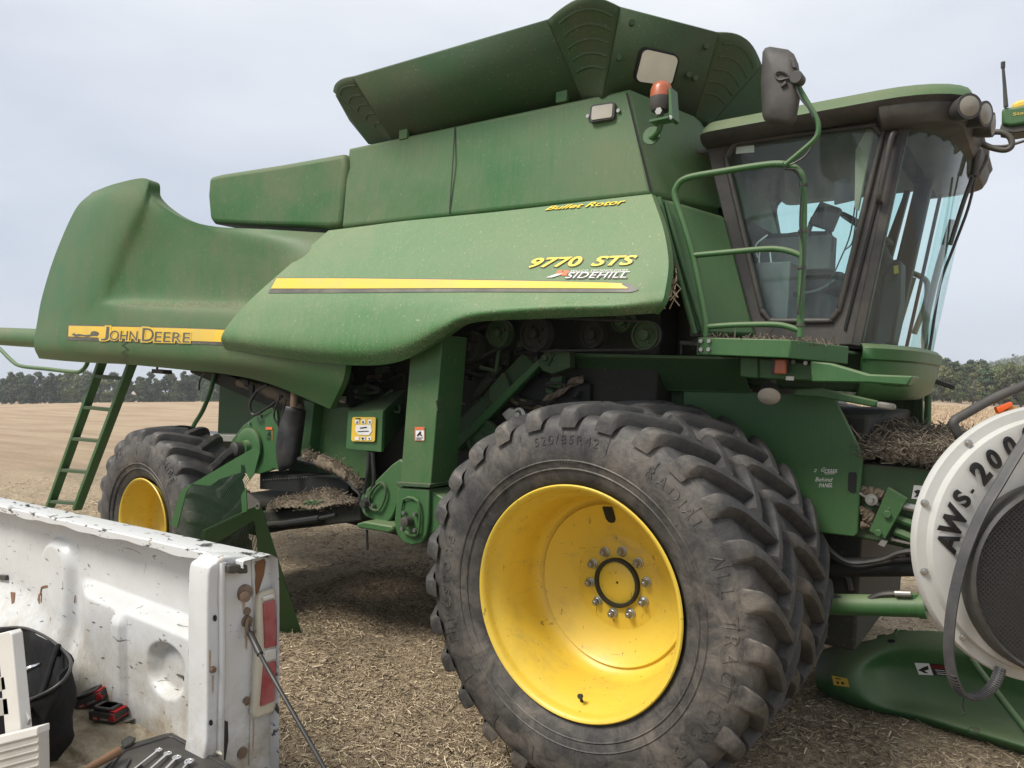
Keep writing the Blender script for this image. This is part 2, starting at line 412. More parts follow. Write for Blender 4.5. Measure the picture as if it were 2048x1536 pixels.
def bedfloor():
    m, t, bs = mat("muddy_bed_floor"); co = ocoord(t)
    n = noise(t, co, 6, 9, 0.75, (0.7, 1.4, 1), 0.6); n2 = noise(t, co, 2.0, 5, 0.6)
    c = mixc(t, ramp(t, n, [(0.40, 0.0), (0.56, 1.0)]), (0.17, 0.125, 0.075), (0.43, 0.375, 0.27))
    c = mixc(t, mathn(t, 'MULTIPLY', ramp(t, n2, [(0.4, 0.0), (0.7, 1.0)]), 0.5), c, (0.22, 0.165, 0.10))
    t.links.new(c, bs.inputs['Base Color']); bs.inputs['Roughness'].default_value = 0.7; bump(t, bs, n, 0.4, 0.006); return m
m_bedfloor = bedfloor()
def glass(name, tint, gloss=0.12, haze=0.05, hazecol=(0.4, 0.42, 0.42)):
    m = bpy.data.materials.new(name); m.use_nodes = True; t = m.node_tree; t.nodes.clear()
    o = N(t, 'OutputMaterial'); tr = N(t, 'BsdfTransparent'); gl = N(t, 'BsdfGlossy'); df = N(t, 'BsdfDiffuse'); a = N(t, 'MixShader'); b = N(t, 'MixShader')
    tr.inputs[0].default_value = (*tint, 1); gl.inputs[0].default_value = (1, 1, 1, 1); gl.inputs['Roughness'].default_value = 0.03; df.inputs[0].default_value = (*hazecol, 1)
    lw = N(t, 'LayerWeight'); lw.inputs[0].default_value = 0.5
    t.links.new(mathn(t, 'ADD', mathn(t, 'MULTIPLY', mathn(t, 'POWER', lw.outputs['Facing'], 5.0), 0.6), gloss * 0.4), a.inputs[0])
    t.links.new(tr.outputs[0], a.inputs[1]); t.links.new(gl.outputs[0], a.inputs[2])
    co = ocoord(t); n = ramp(t, noise(t, co, 5, 6, 0.7, (3, 3, 0.7), 0.5), [(0.35, 0.3), (0.75, 1.5)])
    t.links.new(mathn(t, 'MULTIPLY', n, haze), b.inputs[0]); t.links.new(a.outputs[0], b.inputs[1]); t.links.new(df.outputs[0], b.inputs[2]); t.links.new(b.outputs[0], o.inputs[0]); return m
m_glass = glass("tinted_cab_glass", (0.74, 0.93, 0.91), 0.08, 0.07, (0.5, 0.53, 0.53))
def perforated(name, col, scale, hole, axes=(1, 0, 1)):
    m, t, bs = mat(name); co = ocoord(t)
    mpn = N(t, 'Mapping'); mpn.inputs['Scale'].default_value = axes; mpn.inputs['Rotation'].default_value = (0, math.radians(45), 0)
    t.links.new(co, mpn.inputs[0]); v = N(t, 'TexVoronoi'); v.inputs['Scale'].default_value = scale; v.inputs['Randomness'].default_value = 0.0
    t.links.new(mpn.outputs[0], v.inputs['Vector'])
    a = mathn(t, 'GREATER_THAN', v.outputs['Distance'], hole)
    t.links.new(mixc(t, noise(t, co, 5), tuple(x * 0.7 for x in col), tuple(x * 1.3 for x in col)), bs.inputs['Base Color'])
    t.links.new(a, bs.inputs['Alpha']); bs.inputs['Roughness'].default_value = 0.45; return m
# ------------------------------------------------------------------ the ground
def ss(a, b, x):
    t = np.clip((x - a) / (b - a), 0, 1); return t * t * (3 - 2 * t)
rng = np.random.default_rng(7)
def gz(x, y):
    x = np.asarray(x, float); y = np.asarray(y, float)
    D = np.hypot(x - 1.8, y + 3)
    z = 0.62 * np.tanh(-math.tan(TILT) * x / 0.62) * np.where(x > 0, 0.9, 1.0)
    z = z + 0.33 * ss(15, 55, -x) * ss(12, 34, y) - 0.0085 * np.maximum(y, 0) * ss(-25, 0, x)
    z = z - 3.4 * ss(62, 200, D) * ss(10, 40, -x)
    return z
def lump(x, y):
    return (0.035 * np.sin(2.3 * x + 0.7 * y) * np.sin(1.9 * y - 0.4 * x) + 0.02 * np.sin(5.1 * x + 1.3) * np.sin(4.3 * y) + 0.012 * np.sin(11.3 * x + 2 * y) * np.sin(9.7 * y - 3 * x))
def ground_mat():
    m, t, bs = mat("harvested_field"); co = ocoord(t)
    fine = noise(t, co, 26, 8, 0.8, (1, 1, 1), 1.2); med = noise(t, co, 4.5, 8, 0.72); big = noise(t, co, 0.55, 5, 0.6); row = noise(t, co, 0.35, 4, 0.6, (0.5, 3.0, 1))
    c = mixc(t, ramp(t, fine, [(0.36, 0.0), (0.66, 1.0)]), (0.17, 0.13, 0.088), (0.72, 0.585, 0.40))
    c = mixc(t, mathn(t, 'MULTIPLY', ramp(t, med, [(0.42, 0.0), (0.66, 1.0)]), 0.75), c, (0.33, 0.25, 0.175))
    c = mixc(t, mathn(t, 'MULTIPLY', ramp(t, big, [(0.40, 0.0), (0.66, 1.0)]), 0.35), c, (0.42, 0.33, 0.21))
    st = N(t, 'Attribute'); st.attribute_name = "standing"
    soy = mixc(t, noise(t, co, 1.8, 8, 0.75, (0.6, 1.6, 1), 0.5), (0.33, 0.25, 0.17), (0.46, 0.36, 0.25))
    soy = mixc(t, mathn(t, 'MULTIPLY', ramp(t, row, [(0.42, 0.0), (0.62, 1.0)]), 0.6), soy, (0.26, 0.185, 0.12))
    c = mixc(t, st.outputs['Fac'], c, soy)
    t.links.new(c, bs.inputs['Base Color']); bs.inputs['Roughness'].default_value = 0.95; bs.inputs['Specular IOR Level'].default_value = 0.15
    bump(t, bs, mathn(t, 'ADD', fine, mathn(t, 'MULTIPLY', med, 1.5)), 0.9, 0.035); return m
m_ground = ground_mat()
def axis_pts(lo, hi, fine_lo, fine_hi, step, g=1.13):
    p = list(np.arange(fine_lo, fine_hi, step)); s_ = step; x = fine_lo
    left = []
    while x > lo: s_ *= g; x -= s_; left.append(max(x, lo))
    s_ = step; x = p[-1]; right = []
    while x < hi: s_ *= g; x += s_; right.append(min(x, hi))
    return np.array(left[::-1] + p + right)
gx = axis_pts(-1500, 1500, -9, 4, 0.06); gy = axis_pts(-60, 1500, -3, 8, 0.06)
X_, Y_ = np.meshgrid(gx, gy)
SPLIT = -12.2
def standing(x, y): return np.maximum(ss(SPLIT + 1.6, SPLIT - 1.6, x + 0.6 * np.sin(y * 0.9) + 0.35 * np.sin(y * 2.9)), ss(19.2, 20.2, y + 0.3 * np.sin(x)))
Z_ = gz(X_, Y_) + lump(X_, Y_) * (1 - ss(9, 25, np.hypot(X_, Y_)))
nxg, nyg = len(gx), len(gy)
V = np.stack([X_, Y_, Z_], -1).reshape(-1, 3)
I = np.arange(nxg * nyg).reshape(nyg, nxg)
Fq = np.stack([I[:-1, :-1], I[:-1, 1:], I[1:, 1:], I[1:, :-1]], -1).reshape(-1, 4)
def npmesh(name, V, F, m, smooth=False):
    me = bpy.data.meshes.new(name); k = F.shape[1]
    me.vertices.add(len(V)); me.vertices.foreach_set("co", V.astype(np.float32).ravel())
    me.loops.add(F.size); me.loops.foreach_set("vertex_index", F.astype(np.int32).ravel())
    me.polygons.add(len(F)); me.polygons.foreach_set("loop_start", np.arange(0, F.size, k, dtype=np.int32)); me.polygons.foreach_set("loop_total", np.full(len(F), k, np.int32))
    me.update(calc_edges=True)
    if smooth: me.shade_smooth()
    me.materials.append(m); o = bpy.data.objects.new(name, me); COL.objects.link(o); return o
ground = npmesh("ground", V, Fq, m_ground, True); ground['kind'] = 'structure'
at_ = ground.data.attributes.new("standing", 'FLOAT', 'POINT'); at_.data.foreach_set("value", standing(V[:, 0], V[:, 1]).astype(np.float32))

# loose straw on the stubble: ribbons bent once, thicker where the picture is near
def straw_mesh(name, P, L, W, m, up=0.25, seed=1, zoff=0.006):
    r = np.random.default_rng(seed); n = len(P); a = r.uniform(0, 2 * np.pi, n); e = r.normal(0, up, n)
    d = np.stack([np.cos(a) * np.cos(e), np.sin(a) * np.cos(e), np.sin(e)], -1); s_ = np.stack([-np.sin(a), np.cos(a), 0 * a], -1)
    u = np.cross(d, s_); b = r.normal(0, 0.12, n)
    out_ = []
    for k, tt in enumerate((-0.5, 0.0, 0.5)):
        c_ = P + d * (L * tt)[:, None] + (s_ * b[:, None] + u * 0.03) * (L * (0.25 if k == 1 else 0))[:, None]
        for q in range(3):
            an = q * 2 * np.pi / 3; out_.append(c_ + (s_ * math.cos(an) + u * math.sin(an)) * W[:, None])
    V = np.stack(out_, 1); V[:, :, 2] += zoff + np.maximum(0, (L * 0.5 * np.abs(np.sin(e)) * 0.8))[:, None]
    base = (np.arange(n) * 9)[:, None]; fs = []
    for k in range(2):
        for q in range(3):
            fs.append(base + np.array([k * 3 + q, k * 3 + (q + 1) % 3, (k + 1) * 3 + (q + 1) % 3, (k + 1) * 3 + q]))
    return npmesh(name, V.reshape(-1, 3), np.concatenate(fs), m)
def straw_mat(name, cols):
    m, t, bs = mat(name); g = N(t, 'NewGeometry'); r = N(t, 'ValToRGB'); t.links.new(g.outputs['Random Per Island'], r.inputs[0])
    e = r.color_ramp.elements
    while len(e) < len(cols): e.new(0.5)
    for i, c in enumerate(cols): e[i].position = i / (len(cols) - 1); e[i].color = (*c, 1)
    t.links.new(r.outputs[0], bs.inputs['Base Color']); bs.inputs['Roughness'].default_value = 0.7; bs.inputs['Specular IOR Level'].default_value = 0.3; return m
m_strawbits = straw_mat("straw_bits", [(0.09, 0.066, 0.045), (0.20, 0.152, 0.102), (0.37, 0.285, 0.185), (0.58, 0.47, 0.31), (0.76, 0.65, 0.47)])
m_chaffbits = straw_mat("chaff_bits", [(0.07, 0.054, 0.039), (0.13, 0.105, 0.076), (0.21, 0.172, 0.127), (0.31, 0.26, 0.19)])
m_soybits = straw_mat("soy_stalks", [(0.30, 0.21, 0.135), (0.42, 0.31, 0.20), (0.54, 0.42, 0.28), (0.62, 0.50, 0.35)])
def scatter(n, x0, x1, y0, y1): return rng.uniform(x0, x1, n), rng.uniform(y0, y1, n)
xs, ys = [], []
for n_, bx in ((80000, (-3.6, 0.4, -1.2, 3.2)), (48000, (-0.9, 2.6, -1.2, 2.6)), (30000, (-9.5, -2.6, -0.5, 5.0)), (9000, (-1.0, 2.6, 2.6, 6.5)), (9000, (-12, -6, 1.0, 8))):
    x_, y_ = scatter(n_, *bx); xs.append(x_); ys.append(y_)
xs = np.concatenate(xs); ys = np.concatenate(ys)
keep = np.sin(3.1 * xs + 1.7 * ys) * np.sin(2.7 * ys - 1.1 * xs) + rng.normal(0, 0.8, len(xs)) > -0.7
xs, ys = xs[keep], ys[keep]
P = np.stack([xs, ys, gz(xs, ys) + lump(xs, ys)], -1)
L = rng.gamma(2.0, 0.0115, len(P)) + 0.007; Wd_ = rng.uniform(0.0009, 0.0026, len(P)) * (1 + (rng.random(len(P)) < 0.12) * 1.2)
tag(straw_mesh("loose_straw", P, L, Wd_, m_strawbits, 0.28, 3), "short pale soybean straw and chaff littering the harvested ground", "straw", kind="stuff")
# standing soybeans: thin upright stems with side pods
def soys(n, x0, x1, y0, y1, h, wd):
    x_, y_ = scatter(n, x0, x1, y0, y1); k = standing(x_, y_) > 0.5; x_, y_ = x_[k], y_[k]; return np.stack([x_, y_, gz(x_, y_)], -1), h, wd
Vs, Fs, o_ = [], [], 0
for Pn, h, wd in (soys(26000, -12, 9, 19.5, 46, 0.25, 0.007), soys(14000, -16, 16, 40, 110, 0.25, 0.02)):
    n = len(Pn)
    for _ in range(2):
        a = rng.uniform(0, np.pi, n); ln = rng.normal(0, 0.16, (n, 2)); hh = h * rng.uniform(0.6, 1.15, n)
        s_ = np.stack([np.cos(a), np.sin(a), 0 * a], -1) * wd * rng.uniform(0.6, 1.8, n)[:, None]
        top = Pn + np.stack([ln[:, 0] * hh, ln[:, 1] * hh, hh], -1); mid = Pn + (top - Pn) * 0.6
        V4 = np.stack([Pn - s_ * 0.4, Pn + s_ * 0.4, mid + s_ * 1.5, mid - s_ * 1.5, top + s_ * 0.5, top - s_ * 0.5], 1)
        b_ = o_ + (np.arange(n) * 6)[:, None]
        Fs += [b_ + np.array([0, 1, 2, 3]), b_ + np.array([3, 2, 4, 5])]; Vs.append(V4.reshape(-1, 3)); o_ += n * 6
tag(npmesh("standing_soybeans", np.concatenate(Vs), np.concatenate(Fs), m_soybits), "ripe tan soybean plants still standing in the field", "crop", kind="stuff")

# ------------------------------------------------------------------ trees
def leaf_mat(name, a, b, c_):
    m, t, bs = mat(name); g = N(t, 'NewGeometry'); oi = N(t, 'ObjectInfo'); r = N(t, 'ValToRGB'); t.links.new(g.outputs['Random Per Island'], r.inputs[0])
    e = r.color_ramp.elements; e.new(0.5)
    for i, q in enumerate((a, b, c_)): e[i].position = i / 2; e[i].color = (*q, 1)
    hs = N(t, 'HueSaturation'); mr = N(t, 'MapRange'); mr.inputs[3].default_value = 0.65; mr.inputs[4].default_value = 1.35
    t.links.new(oi.outputs['Random'], mr.inputs[0]); t.links.new(mr.outputs[0], hs.inputs['Value']); t.links.new(r.outputs[0], hs.inputs['Color'])
    mr2 = N(t, 'MapRange'); mr2.inputs[3].default_value = 0.455; mr2.inputs[4].default_value = 0.515
    t.links.new(mathn(t, 'FRACT', mathn(t, 'MULTIPLY', oi.outputs['Random'], 7.3)), mr2.inputs[0]); t.links.new(mr2.outputs[0], hs.inputs['Hue'])
    t.links.new(hs.outputs[0], bs.inputs['Base Color']); bs.inputs['Roughness'].default_value = 0.8; bs.inputs['Specular IOR Level'].default_value = 0.15; return m
m_leafd = leaf_mat("leaves_dark", (0.035, 0.055, 0.033), (0.07, 0.10, 0.055), (0.125, 0.155, 0.085))
m_leafl = leaf_mat("leaves_olive", (0.06, 0.08, 0.035), (0.125, 0.15, 0.07), (0.215, 0.23, 0.115))
m_bark = simple("grey_bark", (0.16, 0.145, 0.125), 0.9, 0, 0.4, (0.07, 0.06, 0.05), 0.6, 2)
def tree_meshes(seed, h, spread, lobes, leaf, n):
    r = np.random.default_rng(seed); g = G()
    top = h * 0.86; lean = r.normal(0, 0.03, 2) * h
    g.tube([(0, 0, -0.3), (lean[0] * 0.3, lean[1] * 0.3, h * 0.35), (lean[0], lean[1], top)], [h * 0.02, h * 0.016, h * 0.007], 7, 3)
    cs = []
    for i in range(lobes):
        a = r.uniform(0, 2 * np.pi); zz = h * r.uniform(0.10, 0.92); k = math.sin(math.pi * min(1, max(0.12, (zz / h + 0.08) / 1.1)) ** 0.9)
        rad = spread * k * r.uniform(0.35, 1.0); c_ = np.array([math.cos(a) * rad + lean[0], math.sin(a) * rad + lean[1], zz]); cs.append((c_, spread * r.uniform(0.15, 0.36)))
        g.tube([(lean[0] * 0.5, lean[1] * 0.5, zz * 0.72), tuple(c_ * 0.6 + np.array([lean[0] * .3, lean[1] * .3, zz * 0.33])), tuple(c_)], [h * 0.007, h * 0.004, h * 0.002], 5, 2)
    cs.append((np.array([lean[0], lean[1], h * 0.93]), spread * 0.25))
    Vv, Ff, o2 = [], [], 0; per = n // len(cs)
    for c_, R in cs:
        d = r.normal(0, 1, (per, 3)); d /= np.linalg.norm(d, axis=1)[:, None]; rad = R * r.uniform(0.25, 1.15, per) ** 0.6
        p = c_ + d * rad[:, None] * np.array([1.15, 1.15, 0.8]); a1 = r.normal(0, 1, (per, 3)); a1 /= np.linalg.norm(a1, axis=1)[:, None]
        a2 = np.cross(a1, d + 1e-3); a2 /= np.linalg.norm(a2, axis=1)[:, None]; sz = leaf * r.uniform(0.5, 1.3, per)[:, None]
        Vv.append(np.stack([p - a1 * sz, p + a2 * sz * 0.7, p + a1 * sz, p - a2 * sz * 0.7], 1).reshape(-1, 3))
        Ff.append(o2 + (np.arange(per) * 4)[:, None] + np.arange(4)); o2 += per * 4
    return g, np.concatenate(Vv), np.concatenate(Ff)
protos = {}
for kind, ml, cnt, h, sp, lf in (("dark", m_leafd, 4, 10.0, 2.9, 0.23), ("olive", m_leafl, 4, 10.0, 2.8, 0.21)):
    for i in range(cnt):
        g, Vv, Ff = tree_meshes(40 + i + (10 if kind == "olive" else 0), h, sp * (1 + 0.15 * (i % 3 - 1)), 34 + 3 * i, lf, 4600)
        tr = g.build("trunk", m_bark); cr = npmesh("crown", Vv, Ff, ml)
        protos[(kind, i)] = (tr.data, cr.data); bpy.data.objects.remove(tr); bpy.data.objects.remove(cr)
def plant_tree(kind, i, x, y, s_, sz, label, group):
    e = empty("tree", label, "tree", (x, y, float(gz(x, y)) - 0.1), (0, 0, rng.uniform(0, 6.28)), group); e.scale = (s_, s_, sz)
    for nm, me in zip(("trunk", "crown"), protos[(kind, i)]):
        o = bpy.data.objects.new(nm, me); COL.objects.link(o); o.parent = e
def dirpt(px, depth):
    o, d = ray(px, 780, False); return o[0] + d[0] * depth, o[1] + d[1] * depth
for row, (dep, step, lab) in enumerate(((205, 19, "dark green broadleaf tree in the treeline beyond the tan field rise"), (232, 16, "dark green broadleaf tree in the treeline beyond the tan field rise"))):
    px_ = -70 + row * 9
    while px_ < 600:
        x, y = dirpt(px_, dep + rng.uniform(-8, 8)); hgt = rng.uniform(0.74, 1.04) * (1.0 + 0.10 * row)
        base = float(gz(x, y)); want = (1.98 + (24 + 16 * rng.random() - 8 * (rng.random() < .25)) / 1480 * dep - base) / 10.0
        plant_tree("dark" if rng.random() < 0.72 else "olive", rng.integers(0, 4), x, y, want * rng.uniform(0.75, 1.0), want, lab, "trees of the far treeline behind the field rise")
        px_ += step * rng.uniform(0.7, 1.35)
for row, (dep, step) in enumerate(((128, 20), (142, 18), (158, 18))):
    px_ = 1660 + row * 11
    while px_ < 2110:
        x, y = dirpt(px_, dep + rng.uniform(-4, 4)); base = float(gz(x, y)); want = (1.98 + (36 + 20 * rng.random() + 6 * row) / 1480 * dep - base) / 10.0
        plant_tree("olive" if rng.random() < 0.7 else "dark", rng.integers(0, 4), x, y, want * rng.uniform(0.8, 1.05), want, "olive green tree in the woods at the field's end beside the cab", "trees of the woods at the end of the field")
        px_ += step * rng.uniform(0.75, 1.3)
# wooded hill far behind those woods
hv = []
HX = np.linspace(-420, 340, 70); HT = np.linspace(0, 1, 16)
for tt in HT:
    hv.append([(x, 520 + 260 * tt, -6 + (27 + 4 * math.sin(x * 0.013) + 6 * math.exp(-((x - 10) / 40) ** 2)) * math.sin(tt * math.pi * 0.5) * math.exp(-((x + 20) / 230) ** 2)) for x in HX])
hg = G(); hg.grid(hv); m_hill = simple("wooded_hill", (0.05, 0.062, 0.035), 0.95, 0, 0.5, (0.09, 0.085, 0.04), 0.5, 0.05)
tag(hg.build("hill", m_hill), None, None, kind="structure")
HVb = hg.bvh(); hx = rng.uniform(-260, 260, 9000); hy = rng.uniform(520, 775, 9000); pts = []
for a, b in zip(hx, hy):
    h, *_ = HVb.ray_cast(Vector((a, b, 200)), Vector((0, 0, -1)))
    if h: pts.append(h)
pts = np.array([tuple(p) for p in pts]); n = len(pts); Vv = []; k_ = 7
d = rng.normal(0, 1, (n, k_, 3)); p = pts[:, None, :] + d * np.array([2.2, 2.2, 1.8]) + np.array([0, 0, 2.5]); a1 = rng.normal(0, 1, (n, k_, 3)); a2 = rng.normal(0, 1, (n, k_, 3)); a1 /= np.linalg.norm(a1, axis=-1)[..., None]; a2 /= np.linalg.norm(a2, axis=-1)[..., None]
sz = 1.5; Vv = np.stack([p - a1 * sz, p + a2 * sz, p + a1 * sz, p - a2 * sz], 2).reshape(-1, 3)
tag(npmesh("hill_woods", Vv, np.arange(len(Vv)).reshape(-1, 4), m_leafl), "distant woods covering the low hill behind the field", "woods", kind="stuff")
# ------------------------------------------------------------------ the combine harvester
CB = empty("combine_harvester", "dusty green combine harvester with yellow wheel rims parked on the stubble", "combine harvester", (0, 0, 0), (0, TILT, 0))
def rowpts(r): return [PY(x, y, d) for x, y, d in r]
def rim_strip(g, loop, vec, k=1):
    n = len(loop); vec = Vector(vec); v = [Vector(p) for p in loop] + [Vector(p) + vec for p in loop]
    g.add(v, [(i, i + 1, n + i + 1, n + i) for i in range(n - 1)])

# rear hood --------------------------------------------------------
HR = [
 [(185,384),(232,367),(292,357),(301,388),(330,416),(370,438),(430,453),(540,459),(690,468)],
 [(150,420),(205,410),(268,412),(298,430),(340,450),(390,465),(450,475),(550,480),(690,490)],
 [(110,510),(170,505),(225,505),(268,510),(330,515),(390,518),(450,522),(550,525),(690,530)],
 [(85,590),(140,590),(196,590),(232,592),(300,594),(380,598),(450,600),(550,604),(690,610)],
 [(75,640),(130,630),(190,622),(235,620),(300,622),(380,626),(450,630),(550,637),(690,647)],
 [(68,690),(125,692),(185,695),(235,697),(300,700),(380,706),(450,712),(550,722),(690,745)],
 [(78,717),(130,722),(190,726),(240,728),(300,733),(380,741),(450,748),(540,768),(660,818)]]
b0 = 0.34
HD = [
 [.12,.06,.05,.07,.09,.10,.11,.18,.42],
 [.07,.01,.00,.06,.10,.11,.11,.14,.32],
 [.06,.00,.00,.07,.12,.12,.12,.13,.20],
 [.06,.00,.00,.05,.11,.12,.12,.12,.12],
 [.06,.00,.00,.00,.01,.02,.02,.02,.02],
 [.06,.00,.00,.00,.00,.00,.00,.00,.02],
 [.16,.11,.10,.10,.10,.10,.11,.13,.16]]
g = G(); B = g.patch([rowpts([(x, y, b0 + d) for (x, y), d in zip(r, dd)]) for r, dd in zip(HR, HD)], 7)
hb = g.bvh()
rim_strip(g, B[0], (0, .10, -.01)); rim_strip(g, [r[0] for r in B], (0.03, .10, 0)); rim_strip(g, B[-1], (0.02, 0.16, 0.02)); rim_strip(g, [r[-1] for r in B], (0, 0.05, 0))
hood = g.build("rear_hood", m_hood, CB, 50)
g = G(); g.box(-6.3, -3.0, .62, 3.2, 2.12, 2.86); g.build("hood_body", m_grime, CB, 30, .03)
g = G(); band([(136,649),(300,653),(450,658),(520,662)], [(134,680),(300,685),(440,690),(520,694)], hb, .004, g)
g.build("decal_band", m_dkdecal, hood, 0)
g = G(); band([(139,651.5),(300,655),(450,660),(520,664)], [(138,673),(300,679),(440,684),(520,688)], hb, .007, g)
decal = g.build("decal_stripe", m_yel, hood, 0)
JD = (("J", [(208,653),(221,653.5),(219,681),(204,680.5)]), ("OHN", [(223,661),(278,662.5),(276,681.5),(221,680)]), ("D", [(288,656),(311,657),(309,683),(286,682)]), ("EERE", [(313,663.5),(383,666),(381,685),(311,683.5)]))
g = G()
for st, q in JD: letters(st, q, hb, .0095, g, 0, .075)
g.build("lettering_edge", m_yel, hood, 0)
g = G()
for st, q in JD: letters(st, q, hb, .012, g, 0, .0)
poly([(145,669),(150,666),(154,669),(160,668),(172,670),(183,669),(184,664),(190,662),(198,664),(200,668),(196,672),(186,672),(178,674),(166,672),(152,673)], hb, .010, g)
g.build("lettering", m_dkdecal, hood, 0)
g = G()
for i, y in enumerate(np.linspace(664, 722, 9)):
    a = lay([(250 + (i % 2) * 2 + j, y + j * .6 * (-1) ** i) for j in (-6, 0, 6)] + [(250 + (i % 2) * 2 + j, y + 1.6 + j * .6 * (-1) ** i) for j in (6, 0, -6)], [(0, 1, 2, 3, 4, 5)], hb, .005, g)
g.build("stitched_crack", m_blackink, hood, 0)

# engine cover (behind the hood) -----------------------------------
OUT = [(417,353),(440,347),(560,328),(688,305),(693,330),(688,390),(682,452),(655,456),(520,452),(425,447),(418,438),(414,392)]
g = G(); g.prism([PY(x, y, .72) for x, y in OUT], (0, 2.2, 0)); g.build("engine_cover", m_hood, CB, 30, .045, 4)

# grain tank --------------------------------------------------------
tA, tB = PY(697,298,.78), PZ(1255,180,3.66)
bA, bB = PY(683,452,.68), PZ(1303,387,3.06)
cT, cB = PZ(1388,233,3.64), PZ(1437,412,3.09)
dT, dB = cT + Vector((-.05, 1.6, 0)), cB + Vector((-.05, 1.5, 0))
g = G()
mid_t, mid_b = tA.lerp(tB, .455), bA.lerp(bB, .42)
g.add([tA, tB, bB, bA], [(0, 1, 2, 3)])
kT = PZ(1346,213,3.64).lerp(cT, .0); 
g.add([tB, cT, cB, bB], [(0, 1, 2, 3)])
g.add([cT, dT, dB, cB], [(0, 1, 2, 3)])
lip = [bA, bB, cB]; low = [p + Vector((0, .12, -.055)) + (Vector((-.05, 0, 0)) if i else Vector((0, 0, 0))) for i, p in enumerate(lip)]
g.add(lip + low, [(0, 1, 4, 3), (1, 2, 5, 4)])
g.add([tA, bA, bA + Vector((0, 2.4, 0)), tA + Vector((0, 2.2, 0))], [(0, 1, 2, 3)])
inn = [p + Vector((-.02, .09, .03)) for p in (tA, tB)] 
g.add([tA, tB, inn[1], inn[0]], [(0, 1, 2, 3)])
tank_b = g.bvh()
tank = g.build("grain_tank", m_tank, CB, 30, .02, 3)
g = G(); q = [mid_t, mid_b]; n_ = Vector((0, -1, .1)).normalized() * .003
g.add([q[0] + n_ + Vector((-.006, 0, 0)), q[0] + n_ + Vector((.006, 0, 0)), q[1] + n_ + Vector((.006, 0, 0)), q[1] + n_ + Vector((-.006, 0, 0))], [(0, 1, 2, 3)])
e0 = [(1252,186),(1256,186),(1304,383),(1300,384)]; poly(e0, tank_b, .004, g)
g.build("panel_seam", m_dark, tank, 0)
def rrect(q, r=.22, k=5):
    TL, TR, BR, BL = [np.array(p, float) for p in q]; o = []
    f = lambda u, v: (1 - v) * ((1 - u) * TL + u * TR) + v * ((1 - u) * BL + u * BR)
    asp = np.linalg.norm(TR - TL) / np.linalg.norm(BL - TL); ru, rv = r / max(asp, 1), r * min(asp, 1) if asp < 1 else r
    for cu, cv, a0 in ((1 - ru, rv, -90), (1 - ru, 1 - rv, 0), (ru, 1 - rv, 90), (ru, rv, 180)):
        for i in range(k + 1):
            a = math.radians(a0 + 90 * i / k); o.append(tuple(f(cu + ru * math.cos(a), cv + rv * math.sin(a))))
    return o
def slab(pix, bvh, thick, g, off=.0):
    n = len(pix); a = G(); poly(pix, bvh, off, a); b = G(); poly(pix, bvh, off + thick, b)
    g.add(a.v + b.v, [tuple(range(n, 2 * n))] + [(i, (i + 1) % n, (i + 1) % n + n, i + n) for i in range(n)])
q = [(1184,212),(1233,205),(1231,240),(1181,248)]
g = G(); slab(rrect(q, .18), tank_b, .018, g); ml = g.build("marker_light", m_dustblack, tank, 30, .004)
q = [(1188,216),(1229,210),(1227,237),(1186,243)]
g = G(); slab(rrect(q, .14), tank_b, .023, g); g.build("lens", m_lens, tank, 30)
g = G()
for x, y in ((1177,233),(1238,222)):
    h, n, *_ = tank_b.ray_cast(*[Vector(z) for z in ray(x, y)]); g.bolt(h, .012, .012)
g.build("light_screw", m_steel, tank)

# folding tank extension --------------------------------------------
ZT, ZB = 4.02, 3.69
s_t0, s_t1 = PY(708,153,.45), PY(1095,40,.45)
f0, f1, f2 = PZ(1240,14,ZT), PZ(1435,65,ZT), PZ(1522,130,ZT)
s_b0, s_b1 = PY(793,290,.84), PY(1168,204,.84)
g0, g1, g2 = PZ(1206,198,ZB - .05), PZ(1384,246,ZB - .06), PZ(1416,254,ZB - .06)
TX = part("tank_extension", CB)
def flap(name, a, b, c, d, m=m_ext, th=.022, sub=3):
    g = G(); g.add([a, b, c, d], [(0, 1, 2, 3)]); bv = g.bvh(); o = g.build(name, m, TX, 30, 0, 2, th); return o, bv
_, sbv = flap("side_flap", s_t0, s_t1, s_b1, s_b0)
_, fbv = flap("front_flap", f0, f1, g1, g0)
def fan(name, a, b, c, d, bul, bz, m=m_ext, ribs=5, k=12):
    """rubber-backed corner: rows from the hinge edge out to a rim bowed outward"""
    rows = []; gg = G()
    for i in range(k + 1):
        t = i / k; base = d.lerp(c, t); top = a.lerp(b, t); s_ = math.sin(math.pi * t)
        rows.append([base.lerp(top, u) + (Vector(bul) * s_ * u ** 1.3 + Vector((0, 0, bz)) * s_ * u) for u in np.linspace(0, 1, 13)])
    gg.grid(rows); o = gg.build(name, m, TX, 60, 0, 2, .018)
    rb = G()
    for j in range(ribs):
        u = .34 + j * .135; lo, hi = .14 , .92
        pth = []
        for t in np.linspace(lo, hi, 10):
            base = d.lerp(c, t); top = a.lerp(b, t); s_ = math.sin(math.pi * t)
            pth.append(base.lerp(top, u + .03 * s_) + (Vector(bul) * s_ * u ** 1.3 + Vector((0, 0, bz)) * s_ * u) + Vector((.0, -.004, -.003)))
        rb.tube(pth, .011, 6)
    rb.build("rib", m, TX, 60); return o
fan("corner_flap", s_t1, f0, g0, s_b1, (.06, -.10, 0), .028)
fan("corner_flap", f1, f2, g2, g1, (.05, -.06, 0), .03)
rr0 = PY(668,182,.62)
fan("corner_flap", rr0, s_t0, s_b0, s_b0 + Vector((-.03, .05, 0)), (-.035, -.02, 0), .02)
r1 = PZ(676,205,ZT - .06); 
